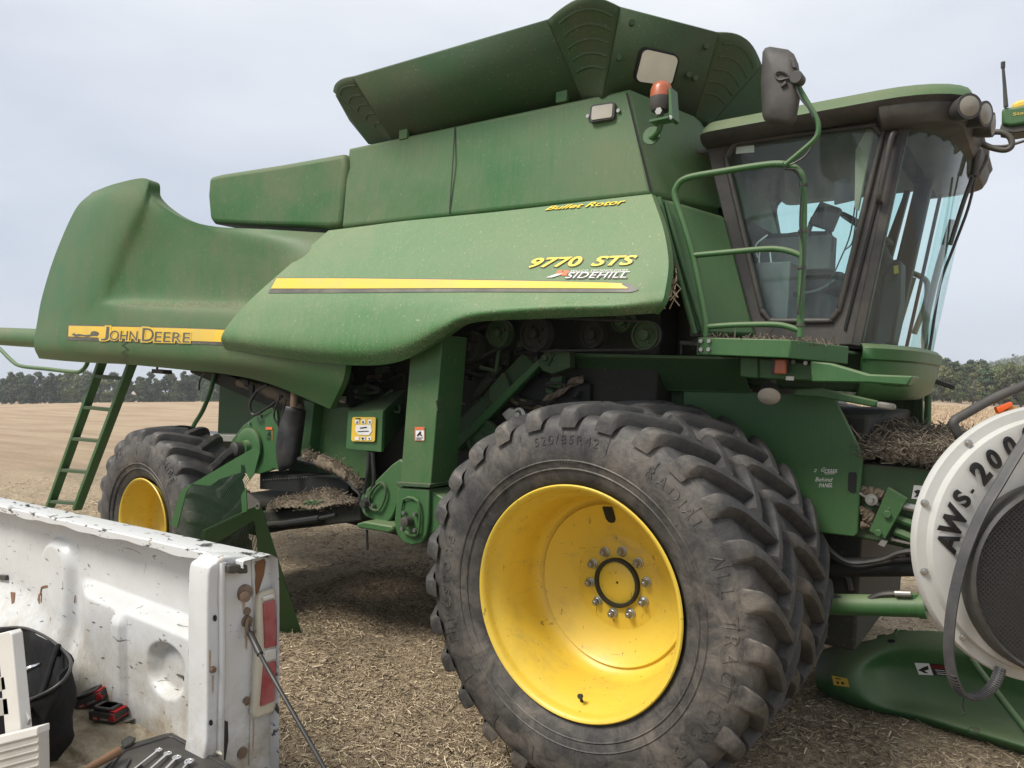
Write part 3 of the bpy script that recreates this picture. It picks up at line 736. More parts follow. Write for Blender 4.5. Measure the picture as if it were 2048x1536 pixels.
g = G(); g.add([rr0 + Vector((0, .02, -.02)), s_b0 + Vector((-.02, .05, 0)), PY(738,287,1.0), PY(700,240,.9)], [(0, 1, 2, 3)]); g.build("rear_flap", m_ext, TX, 0, 0, 2, .015)
g = G(); g.add([f2, g2, g2 + Vector((0.0, 2.0, 0)), f2 + Vector((.0, 2.0, 0))], [(0, 1, 2, 3)]); g.build("front_flap", m_ext, TX, 0, 0, 2, .02)
q = [(1279,90),(1358,108),(1342,172),(1262,160)]
g = G(); slab(rrect(q, .2), fbv, .016, g, .011); g.build("window_seal", m_dark, TX, 30, .004)
q = [(1283,94),(1353,110),(1338,168),(1267,158)]
g = G(); slab(rrect(q, .18), fbv, .019, g, .011); g.build("window", m_pale, TX, 30)
g = G()
for x, y, bv in ((812,268,sbv),(1128,192,sbv)):
    h = bv.ray_cast(*[Vector(z) for z in ray(x, y - 2)])[0]
    if h: g.box(h.x - .04, h.x + .04, h.y - .03, h.y + .0, h.z - .05, h.z + .02)
g.build("latch", m_tank, TX, 30, .004)
g = G()
for x, y in ((1262,48),(1410,95),(1212,108),(1236,118),(1388,158),(1375,152)):
    h = fbv.ray_cast(*[Vector(z) for z in ray(x, y)])[0]
    if h: g.bolt(h, .016, .024, (.7, -.7, 0), 10)
g.build("rivet", m_ext, TX)

# side shield --------------------------------------------------------
SR = [
 [(657,461,.62),(730,452,.62),(800,443,.62),(870,436,.62),(930,430,.62),(1000,423,.62),(1130,408,.62),(1240,395,.62),(1303,388,.63)],
 [(565,542,.45),(680,528,.45),(775,520,.45),(850,513,.45),(920,506,.45),(990,500,.45),(1120,488,.45),(1250,474,.45),(1326,455,.48)],
 [(513,588,.35),(640,580,.34),(745,578,.34),(830,576,.34),(900,574,.34),(970,572,.34),(1110,562,.34),(1250,545,.34),(1337,522,.39)],
 [(470,632,.29),(610,628,.27),(730,628,.27),(815,622,.27),(890,610,.27),(960,602,.27),(1105,598,.27),(1240,592,.27),(1331,578,.33)],
 [(443,673,.26),(585,688,.23),(715,696,.23),(805,686,.23),(878,656,.23),(945,630,.23),(1100,617,.23),(1235,614,.24),(1323,606,.31)],
 [(449,697,.33),(590,719,.31),(720,731,.31),(803,722,.31),(870,686,.31),(940,647,.31),(1100,637,.31),(1230,632,.31),(1307,627,.36)]]
g = G(); B = g.patch([rowpts(r) for r in SR], 7); sb = g.bvh()
edge = [r[-1] for r in B]
rim_strip(g, edge, (.0, .06, 0)); rim_strip(g, B[-1], (0, .10, .03)); rim_strip(g, [r[0] for r in B], (0.02, .10, 0)); rim_strip(g, B[0], (0, .10, -.02))
shield = g.build("side_shield", m_shield, CB, 50)
g = G(); band([(533,556),(700,556),(900,558.5),(1100,562),(1240,566),(1262,570),(1277,578)], [(514,587),(700,586),(900,584.5),(1100,585),(1240,585.5),(1262,585),(1276,581)], sb, .004, g, 8)
g.build("decal_band", m_dkdecal, shield, 0)
g = G(); band([(534,557.5),(700,558),(900,560.5),(1100,564),(1232,567.5),(1244,571),(1256,577)], [(521,578),(700,578),(900,577.5),(1100,578),(1232,578.5),(1244,578.5),(1257,578.5)], sb, .007, g, 8)
g.build("decal_stripe", m_yel, shield, 0)
g = G()
for st, q in (("9770", [(1069,518),(1166,514.5),(1162,533),(1059,536)]), ("STS", [(1194,514.5),(1275,512.5),(1265,530.5),(1183,533)])):
    letters(st, q, sb, .004, g, .22, .055)
g.build("lettering_edge", m_dkdecal, shield, 0)
g = G()
for st, q in (("9770", [(1069,518),(1166,514.5),(1162,533),(1059,536)]), ("STS", [(1194,514.5),(1275,512.5),(1265,530.5),(1183,533)])):
    letters(st, q, sb, .007, g, .22, .025)
g.build("lettering", m_yeltext, shield, 0)
qb = [(1101,414.5),(1254,400),(1247,410),(1091,422)]
g = G(); letters("Bullet Rotor", qb, sb, .004, g, .2, .022); g.build("lettering_edge", m_dkdecal, shield, 0)
g = G(); letters("Bullet Rotor", qb, sb, .008, g, .2, .014); g.build("lettering", m_yeltext, shield, 0)
qs = [(1138,546.5),(1257,545.5),(1253,557),(1131,558)]
g = G(); letters("HILLCO TECHNOLOGIES", [(1143,540.5),(1257,539),(1256,542.5),(1142,544)], sb, .004, g, .2, .01, spacing=1.15)
band([(1137,544.6),(1200,544.6),(1261,543.8)], [(1137,545.6),(1200,545.6),(1260,545.2)], sb, .0045, g, 4)
poly([(1093,556),(1113,549),(1128,548),(1115,553),(1105,556)], sb, .006, g)
g.build("lettering_edge", m_white, shield, 0)
g = G(); letters("SIDEHILL", qs, sb, .008, g, .2, .004, spacing=1.1); g.build("lettering", m_white, shield, 0)
g = G(); letters("SIDEHILL", [(x + .8, y + .9) for x, y in qs], sb, .004, g, .2, .045, spacing=1.1); g.build("lettering_shadow", m_dkdecal, shield, 0)
g = G(); poly([(1116,541),(1126,541),(1121,552),(1111,552)], sb, .004, g); poly([(1129,541),(1139,541),(1134,552),(1124,552)], sb, .004, g); poly([(1121,545),(1131,544.5),(1130,547),(1120,547.5)], sb, .0042, g)
g.build("emblem", m_orange, shield, 0)

# front-right body wall between shield and cab ------------------------
g = G()
w0 = [PY(1312,392,.80), PY(1445,432,1.12), PY(1508,672,1.12), PY(1393,668,.80)]
g.prism(w0, (-.02, .35, 0)); g.build("front_wall", m_green, CB, 30, .02, 3)
g = G()
for a, b in (((1318,395,.76), (1390,668,.76)), ((1330,405,.80), (1408,668,.80))):
    g.tube([PY(*a), PY((a[0] + b[0]) / 2 - 2, (a[1] + b[1]) / 2, a[2]), PY(*b)], .016, 8, 4)
g.build("edge_flange", m_green, CB, 60)
# inside the machine ---------------------------------------------------
g = G(); g.box(-2.95, -.15, 1.02, 2.9, .75, 3.0); g.box(-.15, .25, 1.25, 2.7, 1.0, 3.0); g.build("threshing_body", m_grime, CB, 30, .02)
g = G(); g.box(-3.4, -2.8, .9, 2.9, .95, 2.3); g.box(-4.6, -3.35, 1.0, 2.8, 1.15, 2.1); g.build("separator_body", m_greend, CB, 30, .02)
def pulley(cx, cy, rpx, y, m=m_grime, dish=True):
    c = PY(cx, cy, y); R = (PY(cx + rpx, cy, y) - c).length * .86
    g = G(); g.lathe([(-.03, R * .93), (-.035, R), (-.025, R), (-.005, R * .86), (.02, R), (.03, R), (.03, R * .9), (.012, R * .84), (.012, 0)], c, (0, -1, 0), 40)
    g.lathe([(-.03, .03), (.05, .03), (.055, .02), (.055, 0)], c, (0, -1, 0), 16)
    for i in range(4):
        a = i * math.pi / 2 + .5; g.bolt(c + Vector((math.cos(a) * R * .5, -.012, math.sin(a) * R * .5)), .012, .014)
    return g.build("pulley", m, CB, 40)
for a in ((1000,667,26,.75),(1073,668,34,.74),(1187,670,27,.8),(1293,671,31,.78),(942,692,27,.72),(1247,642,24,.86),(1010,900,0,.9)):
    if a[2]: pulley(*a[:4], m=m_greend if a[0] in (1293, 1000, 1247) else m_grime)
g = G()
c1, c2 = PY(968,880,.88), PY(968,880,.88)
R = (PY(1000,880,.88) - c1).length; g.lathe([(-.02, R), (.02, R), (.02, R * .8), (.0, R * .78), (0, .04), (.05, .04), (.05, 0)], c1, (0, -1, 0), 40); g.build("pulley", m_greend, CB, 40)
def loop_belt(name, circ, y, wd=.03, th=.012):
    g = G(); P = []
    (x1, y1, r1), (x2, y2, r2) = circ; A, B_ = PY(x1, y1, y), PY(x2, y2, y); ra = (PY(x1 + r1, y1, y) - A).length; rb = (PY(x2 + r2, y2, y) - B_).length
    d = B_ - A; an = math.atan2(d.z, d.x)
    for i in range(13): t = an + math.pi / 2 + math.pi * i / 12; P.append(A + Vector((math.cos(t) * ra, 0, math.sin(t) * ra)))
    for i in range(13): t = an - math.pi / 2 + math.pi * i / 12; P.append(B_ + Vector((math.cos(t) * rb, 0, math.sin(t) * rb)))
    o_ = [p + Vector((0, wd, 0)) for p in P]; n = len(P); g.add(P + o_, [(i, (i + 1) % n, (i + 1) % n + n, i + n) for i in range(n)])
    return g.build(name, m_belt, CB, 40, 0, 2, th)
loop_belt("drive_belt", ((1073,668,28),(1293,671,26)), .765); loop_belt("drive_belt", ((942,692,22),(1000,667,21)), .76)
# diagonal conveyor housing and its brackets
g = G(); g.prism([PY(*p, .92) for p in ((915,905),(1075,735),(1045,705),(912,845))], (0, .25, 0)); g.build("conveyor_housing", m_greend, CB, 30, .01)
g = G(); g.prism([PY(*p, .9) for p in ((912,885),(1085,718),(1092,728),(918,905))], (0, -.05, 0)); g.build("conveyor_rail", m_green, CB, 30, .008)
g = G(); g.prism([PY(*p, .86) for p in ((978,775),(1005,745),(1022,782),(998,812),(978,800))], (0, .03, 0)); g.tube([PY(1000,690,.83), PY(992,742,.83), PY(960,735,.83)], .016, 8); g.build("idler_bracket", m_greend, CB, 30, .004)
g = G(); g.prism([PY(*p, .84) for p in ((1072,722),(1110,697),(1140,700),(1140,735),(1105,748),(1085,742))], (0, .06, 0))
c = PY(1096,716,.835); g.lathe([(0, .035), (.02, .035), (.02, .022), (.05, .02), (.05, 0)], c, (0, -1, 0), 20)
for x, y in ((1085,714),(1106,711),(1097,729)): g.bolt(PY(x, y, .835), .011, .012)
g.build("bearing_bracket", m_greend, CB, 30, .005)
g = G(); g.tube([PY(940,800,.84), PY(1000,735,.84)], .02, 10); g.tube([PY(955,785,.84), PY(985,752,.84)], .032, 12); g.build("tension_spring", m_grime, CB)
g = G(); g.tube([PY(985,872,.82), PY(1030,832,.82)], .014, 8); g.prism([PY(*p, .81) for p in ((1003,828),(1018,815),(1040,822),(1038,850),(1012,840))], (0, .04, 0)); g.lathe([(0, .05), (.015, .05), (.015, .03), (.04, .02), (.04, 0)], PY(1040,830,.80), (0, -1, 0), 24); g.build("tensioner", m_steel, CB, 30, .004)
g = G(); g.prism([PY(*p, .98) for p in ((1050,750),(1180,768),(1180,820),(1000,830))], (0, .05, 0)); g.build("sieve_flap", m_dark, CB, 20)
g = G(); rows = []
for i in range(14):
    r = []
    for j in range(7):
        p = PY(1010 + i * 12, 792 + 26 * math.sin(i * .35) - 14 * (j / 6), .95 + .02 * math.sin(i * 1.7 + j)); p.z += .01 * math.sin(3 * i + 2 * j); r.append(p)
    rows.append(r)
g.grid(rows); g.build("dust_clump", m_chaff, CB, 60, 0, 2, .02)

# grain elevator (tall leg) ---------------------------------------------
YE = .42
fl, fr_ = PY(822,690,YE), PY(885,670,YE); bl, br_ = PY(800,972,YE), PY(862,972,YE)
g = G(); g.prism([fl, fr_, br_, bl], (0, .24, 0)); leg_b = g.bvh(); leg = g.build("grain_elevator", m_hood, CB, 30, .006)
g = G(); g.prism([PY(*p, YE - .025) for p in ((793,964),(860,968),(859,976),(792,972))], (0, .3, 0)); g.build("elevator_flange", m_greend, leg, 30, .004)
boot = [(795,975),(858,979),(857,1045),(853,1070),(843,1086),(824,1091),(806,1085),(793,1068),(788,1045)]
g = G(); g.prism([PY(*p, YE - .01) for p in boot], (0, .28, 0)); g.prism([PY(*p, YE + .02) for p in ((858,979),(893,1000),(890,1050),(857,1072))], (0, .24, 0)); g.build("elevator_boot", m_green, leg, 30, .01, 3)
door = [(807,999),(836,1003),(839,1050),(833,1070),(815,1067),(803,1048)]
g = G(); g.tube([PY(*p, YE - .03) for p in door], .009, 6, 3, True); g.prism([PY(*p, YE - .02) for p in [(808,1001),(835,1005),(837,1048),(832,1067),(816,1065),(805,1047)]], (0, .008, 0)); g.build("boot_door", m_green, leg, 40)
g = G(); g.lathe([(0, .032), (.05, .032), (.055, .02), (.055, 0)], PY(819,1042,YE - .03), (0, -1, 0), 20); g.build("shaft_cap", m_black, leg)
g = G()
for x, y in ((810,1025),(832,1028),(807,1057),(832,1060)): g.bolt(PY(x, y, YE - .03), .013, .02)
g.build("boot_bolt", m_steel, leg)
g = G(); c = PY(822,1075,YE)
g.prism([PY(*p, YE - .03) for p in ((728,1043),(783,1052),(786,1062),(776,1066),(716,1056),(712,1048))], (0, .22, 0)); g.build("foot_plate", m_green, CB, 30, .01)
g = G(); g.tube([PY(734,1060,YE), PY(735,1100,YE)], .008, 6); g.build("drain_rod", m_dark, CB)
# tailings elevator (slanting leg)
YT_ = .50
tl = [(720,1005),(727,985),(745,968),(800,918),(808,960),(800,990),(786,1030),(770,1046),(748,1040),(728,1030)]
g = G(); g.prism([PY(*p, YT_) for p in crom([(x, y) for x, y in tl], 3, True)], (0, .22, 0)); tail = g.build("tailings_elevator", m_green, CB, 30, .008)
g = G(); g.tube([PY(*p, YT_ - .02) for p in ((742,985),(762,965),(772,985),(758,1020),(738,1012))], .009, 6, 3, True); g.build("inspection_cover", m_greend, tail, 40)
g = G(); g.lathe([(0, .04), (.015, .04), (.015, .03), (.05, .028), (.05, 0)], PY(735,1006,YT_ - .01), (0, -1, 0), 20)
g.build("shaft_cap", m_black, tail)
g = G()
for x, y in ((737,992),(748,1010),(733,1022)): g.bolt(PY(x, y, YT_ - .01), .012, .02)
g.build("bolt", m_steel, tail)
# hydraulic tank box with yellow instruction plate
YB = .55
g = G(); fb = [PY(*p, YB) for p in ((697,823),(765,824),(762,903),(693,896))]; g.prism(fb, (0, .02, 0))
tp = [fb[0], fb[1], PY(812,780,YB + .35), PY(757,788,YB + .35)]; g.add(tp + [fb[2], PY(808,850,YB + .35)], [(0, 1, 2, 3), (1, 4, 5, 2)])
bx_b = g.bvh(); bx = g.build("reservoir_box", m_green, CB, 30, 0, 2, .008)
g = G(); slab(rrect([(708,834),(755,834),(753,883),(706,882)], .08), bx_b, .005, g, .012); g.build("instruction_plate", m_yel, bx, 0)
g = G()
for q in ([(714,839),(722,839),(722,847),(714,847)], [(727,839),(735,839),(735,847),(727,847)], [(740,839),(748,839),(748,847),(740,847)], [(714,873),(722,873),(722,880),(714,880)], [(726,873),(734,873),(734,880),(726,880)], [(738,873),(747,873),(747,880),(738,880)], [(716,850),(746,849),(748,862),(742,870),(722,869),(715,862)]): poly(q, bx_b, .020, g)
g.build("plate_pictures", m_white, bx, 0)
g = G()
for q in ([(716,836),(726,836),(726,838),(716,838)], [(719,842),(721,842),(719,846),(717,846)], [(730,841),(733,843),(731,846),(729,845)], [(742,842),(747,843),(744,846)], [(724,855),(738,853),(739,855),(725,857)], [(728,874),(733,875),(731,879),(728,878)], [(741,875),(745,876),(743,879)], [(720,862),(742,861),(742,862.4),(720,863.4)]): poly(q, bx_b, .023, g)
g.build("plate_print", m_blackink, bx, 0)
def warning(parent, bv, x0, y0, x1, y1, off=.004):
    g = G(); poly([(x0, y0), (x1, y0), (x1, y1), (x0, y1)], bv, off, g); g.build("warning_label", m_white, parent, 0)
    h = (y1 - y0); g = G(); poly([(x0, y0), (x1, y0), (x1, y0 + h * .2), (x0, y0 + h * .2)], bv, off + .003, g)
    for q in ((x0, y0, x0 + .8, y1), (x1 - .8, y0, x1, y1), (x0, y1 - .8, x1, y1)): poly([(q[0], q[1]), (q[2], q[1]), (q[2], q[3]), (q[0], q[3])], bv, off + .003, g)
    g.build("label_border", m_orange, parent, 0)
    g = G(); w_ = x1 - x0
    for k in range(3): poly([(x0 + w_ * .12, y0 + h * (.76 + .07 * k)), (x0 + w_ * (.88 - .1 * k), y0 + h * (.76 + .07 * k)), (x0 + w_ * (.88 - .1 * k), y0 + h * (.79 + .07 * k)), (x0 + w_ * .12, y0 + h * (.79 + .07 * k))], bv, off + .003, g)
    poly([(x0 + w_ * .2, y0 + h * .62), (x0 + w_ * .4, y0 + h * .45), (x0 + w_ * .55, y0 + h * .32), (x0 + w_ * .68, y0 + h * .32), (x0 + w_ * .6, y0 + h * .48), (x0 + w_ * .82, y0 + h * .64), (x0 + w_ * .7, y0 + h * .66), (x0 + w_ * .48, y0 + h * .55), (x0 + w_ * .3, y0 + h * .68)], bv, off + .004, g)
    g.build("label_print", m_blackink, parent, 0)
warning(leg, leg_b, 831, 854, 850, 881)
g = G(); slab([(874,801),(886,801),(885,822),(874,821)], leg_b, .01, g); g.build("latch", m_greend, leg, 30)

# rear frame of the body: side plates, flap, hoses ----------------------
YR = .62
g = G(); g.prism([PY(*p, YR + .2) for p in ((603,800),(700,815),(735,840),(735,985),(690,985),(650,930),(597,925))], (0, .06, 0)); g.build("side_panel", m_hood, CB, 30, .008)
g = G(); g.prism([PY(*p, YR) for p in ((463,880),(487,850),(525,822),(545,815),(560,935),(520,948),(468,945),(462,915))], (0, .03, 0)); sp = g.build("spreader_plate", m_green, CB, 30, .006)
g = G(); c = PY(500,895,YR - .01); R = .16; g.lathe([(0, R), (.02, R), (.03, R * .85), (.03, R * .4), (.07, R * .35), (.07, 0)], c, (0, -1, 0), 36); g.build("spreader_drive", m_green, sp)
g = G(); g.lathe([(0, .06), (.09, .06), (.1, .045), (.1, 0)], PY(487,898,YR - .05), (0, -1, 0), 24); g.build("motor_cap", m_black, sp)
g = G()
for x, y in ((470,905),(480,868),(500,847),(522,832),(540,870),(548,905),(555,930),(475,935),(523,830)): g.bolt(PY(x, y, YR - .005), .011, .014)
g.build("bolt", m_steel, sp)
g = G(); g.prism([PY(*p, YR - .02) for p in ((528,830),(552,818),(562,925),(556,940),(540,935))], (0, .03, 0)); st_b = g.bvh(); strut = g.build("side_strut", m_green, CB, 30, .005)
warning(strut, st_b, 533, 854, 546, 881)
g = G(); rows = []
for i in range(13):
    t = i / 12; rows.append([PY(x, y, yy) for x, y, yy in ((572 - 24 * math.sin(t * 2.2) + 6 * t, 812 + 132 * t, YR - .10 + .03 * math.sin(t * 5)), (590 - 10 * t, 815 + 122 * t, YR - .05), (612 - 12 * t, 822 + 92 * t, YR + .02))])
g.grid(rows); g.build("rubber_flap", m_hose, CB, 60, 0, 2, .012)
g = G(); g.prism([PY(*p, YR + .1) for p in ((608,800),(628,805),(617,910),(600,925))], (0, .1, 0)); g.build("post", m_green, CB, 30, .006)
g = G(); g.prism([PY(*p, YR + .25) for p in ((380,728),(440,745),(590,800),(610,830),(560,822),(470,785),(380,745))], (0, .1, 0)); g.build("chopper_frame", m_grime, CB, 30, .006)
g = G(); g.tube([PY(480,765,YR + .1), PY(560,790,YR + .1), PY(605,822,YR + .1)], [.04, .055, .04], 14, 14).jit(.004); g.build("dust_clump", m_chaff, CB, 60)
for pth, r in ([(535,770),(512,785),(500,810),(508,830),(540,812),(565,792)], .011), ([(560,790),(548,830),(556,850)], .008), ([(572,800),(563,835),(558,850)], .007), ([(410,745),(400,760),(398,780)], .008):
    g = G(); g.tube([PY(x, y, YR - .08 + .01 * i) for i, (x, y) in enumerate(pth)], r, 8, 5); g.build("hydraulic_hose", m_hose, CB)
g = G(); g.prism([PY(*p, YR) for p in ((497,768),(506,770),(504,800),(497,796))], (0, .02, 0)); g.prism([PY(*p, YR) for p in ((488,760),(496,762),(495,775),(488,773))], (0, .02, 0)); g.build("hook", m_dark, CB, 20)
g = G(); g.lathe([(0, .028), (.12, .028), (.12, 0)], PY(588,813,YR - .08), (0, 0, 1), 14); g.build("sensor", m_rusty, CB)
g = G(); g.prism([PY(*p, .7) for p in ((655,730),(672,732),(665,790),(655,785))], (0, .02, 0)); g.prism([PY(*p, .68) for p in ((670,770),(700,773),(698,815),(668,812))], (0, .08, 0)); g.prism([PY(*p, .68) for p in ((677,742),(694,744),(693,765),(676,763))], (0, .06, 0)); g.build("control_box", m_dark, CB, 30, .006)
g = G(); g.prism([PY(*p, .677) for p in ((680,792),(692,793),(691,806),(679,805))], (0, .003, 0)); g.prism([PY(*p, .677) for p in ((680,744),(689,745),(688,758),(679,757))], (0, .003, 0)); g.build("box_label", m_lens, CB, 0)
# chaff sill and bottom pan
g = G(); g.tube([PY(*p) for p in ((610,912,.58),(650,925,.58),(690,945,.58),(722,975,.58))], [.03, .05, .045, .03], 14, 14).jit(.004); g.build("dust_clump", m_chaff, CB, 60)
g = G(); g.tube([PY(*p) for p in ((598,918,.57),(650,934,.57),(695,962,.57),(725,990,.57))], .02, 8, 4); g.build("drip_rail", m_dark, CB)
g = G(); g.prism([PY(*p, .66) for p in ((520,945),(700,960),(690,1000),(620,985),(520,978))], (0, 2.2, 0)); g.build("bottom_pan", m_dark, CB, 20)
g = G()
for i in range(18): g.lathe([(0, .007), (.006, .007), (.006, 0)], PY(528 + i * 5.0, 960 - i * .35, .655), (0, -1, 0), 6)
g.build("rivet", m_steel, CB, 0)
for pth in ([(738,905),(735,950),(728,985)], [(745,905),(748,960),(742,985)]):
    g = G(); g.tube([PY(x, y, .5) for x, y in pth], .014, 8, 4); g.build("hydraulic_hose", m_hose, CB)
for pth in ([(700,990),(690,1005),(697,1018),(712,1005),(722,990)], [(705,975),(720,990),(715,1008),(700,1012)]):
    g = G(); g.tube([PY(x, y, .55) for x, y in pth], .012, 8, 5); g.build("hydraulic_hose", m_hose, CB)
# rear axle
g = G(); g.prism([PY(*p, .55) for p in ((520,1022),(620,1020),(715,1008),(722,1042),(620,1055),(525,1065))], (0, .2, 0)); g.prism([PY(*p, .5) for p in ((525,1045),(640,1035),(640,1046),(525,1058))], (0, .05, 0)); ax = g.build("rear_axle", m_grime, CB, 30, .012)
g = G(); g.tube([PY(530,1052,.46), PY(650,1035,.46), PY(672,1030,.46)], .016, 8); g.tube([PY(560,1049,.46), PY(640,1037,.46)], .026, 10); g.build("steering_rod", m_dark, ax)
g = G(); g.prism([PY(*p, .5) for p in ((605,1002),(645,1000),(645,1016),(603,1022))], (0, .1, 0)); g.build("bracket", m_green, ax, 30, .005)
g = G(); rows = []
for i in range(50):
    t = i / 49; r = []
    for j in range(20):
        u = j / 19; hgt = .11 * math.sin(math.pi * t) ** .6 * math.sin(math.pi * u) ** .7
        p = PY(540 + 170 * t, 1020 - 12 * t, .48 + .42 * u); p.z += hgt + .012 * math.sin(9 * t + 4 * u) + random.Random(i * 31 + j).gauss(0, .005); r.append(p)
    rows.append(r)
g.grid(rows); g.build("chaff_pile", m_chaff, ax, 60)
def bits_on(pts, n, name="chaff_bits"):
    P = np.array([tuple(p) for p in pts]); P = P[rng.integers(0, len(P), n)] + rng.normal(0, .014, (n, 3)); o = straw_mesh(name, P, rng.gamma(2.5, .009, n) + .006, rng.uniform(.0012, .003, n), m_chaffbits, .5, 12, .004); o.parent = CB; o['kind'] = 'stuff'; return o
bits_on([p for r in rows for p in r], 3500)
bits_on([PY(*p) for p in crom([(610,908,.56),(650,921,.56),(690,941,.56),(722,971,.56)], 30)], 900)
# far side, seen under the belly
g = G(); g.box(-4.3, -3.6, .75, 3.3, .55, .78); g.build("axle_beam", m_grime, CB, 30, .02)

# dust and chaff caught on the hood's ledge and sprayed along the shield's lower edge
m_palebits = straw_mat("pale_chaff", [(0.33, 0.29, 0.19), (0.42, 0.38, 0.26), (0.52, 0.47, 0.34)])
def hits(n, f, bv):
    o_ = []
    for _ in range(n):
        a, b = ray(*f()); h, n_, *_r = bv.ray_cast(Vector(a), Vector(b))
        if h: o_.append(tuple(h))
    return np.array(o_)
def dust_bits(P, L0, name="chaff_bits"):
    n = len(P); o = straw_mesh(name, P, rng.gamma(2.2, L0, n) + .002, rng.uniform(.0006, .0014, n), m_palebits, .1, 21, -.0005); o.parent = CB; o['kind'] = 'stuff'
dust_bits(hits(1100, lambda: (235 + 240 * rng.random(), 609 + rng.normal(0, 2.6)), hb), .0035)
def low_edge():
    t = rng.random(); e = np.array([(450,700),(590,720),(720,731),(803,722),(870,686),(940,647),(1100,637),(1230,632),(1307,627)], float); i = min(int(t * 8), 7); p = e[i] + (e[i + 1] - e[i]) * (t * 8 - i)
    return (p[0] + rng.normal(0, 4), p[1] - abs(rng.normal(0, 17)) - 1)
dust_bits(hits(2600, low_edge, sb), .0018)
# smaller machinery crowding the gaps under the body
rm = random.Random(11)
for k in range(14):
    x0, y0 = rm.uniform(650, 815), rm.uniform(738, 800); pth = [(x0, y0)]
    for q in range(3): pth.append((pth[-1][0] + rm.uniform(-35, 35), pth[-1][1] + rm.uniform(-18, 26)))
    g = G(); g.tube([PY(x, y, rm.uniform(.72, .95)) for x, y in pth], rm.choice((.009, .012, .016)), 8, 5); g.build("hose" if k % 3 else "pipe", rm.choice((m_hose, m_grime, m_greend)), CB, 50)
for k in range(16):
    x0, y0 = rm.uniform(905, 1150), rm.uniform(690, 850); pth = [(x0, y0)]
    for q in range(3): pth.append((pth[-1][0] + rm.uniform(-40, 40), pth[-1][1] + rm.uniform(-22, 22)))
    g = G(); g.tube([PY(x, y, rm.uniform(.86, .99)) for x, y in pth], rm.choice((.008, .012, .015)), 8, 5); g.build("hose" if k % 3 else "pipe", rm.choice((m_hose, m_grime, m_rusty)), CB, 50)
for k in range(12):
    x0, y0, w_, h_ = rm.uniform(900, 1150), rm.uniform(650, 800), rm.uniform(8, 26), rm.uniform(8, 30)
    g = G(); g.prism([PY(*p, rm.uniform(.93, .935)) for p in ((x0, y0), (x0 + w_, y0 - 4), (x0 + w_ - 3, y0 + h_), (x0 - 2, y0 + h_ - 3))], (0, .05, 0)); g.bolt(PY(x0 + w_ * .5, y0 + h_ * .5, .93), .014, .02); g.build("bracket", rm.choice((m_grime, m_greend)), CB, 30, .006)
for k in range(8):
    x0, y0, w_, h_ = rm.uniform(655, 800), rm.uniform(735, 775), rm.uniform(14, 34), rm.uniform(10, 26)
    g = G(); g.prism([PY(*p, .96) for p in ((x0, y0), (x0 + w_, y0 - 3), (x0 + w_, y0 + h_), (x0, y0 + h_))], (0, .08, 0)); g.build("valve_block", rm.choice((m_grime, m_greend, m_rusty)), CB, 30, .01)
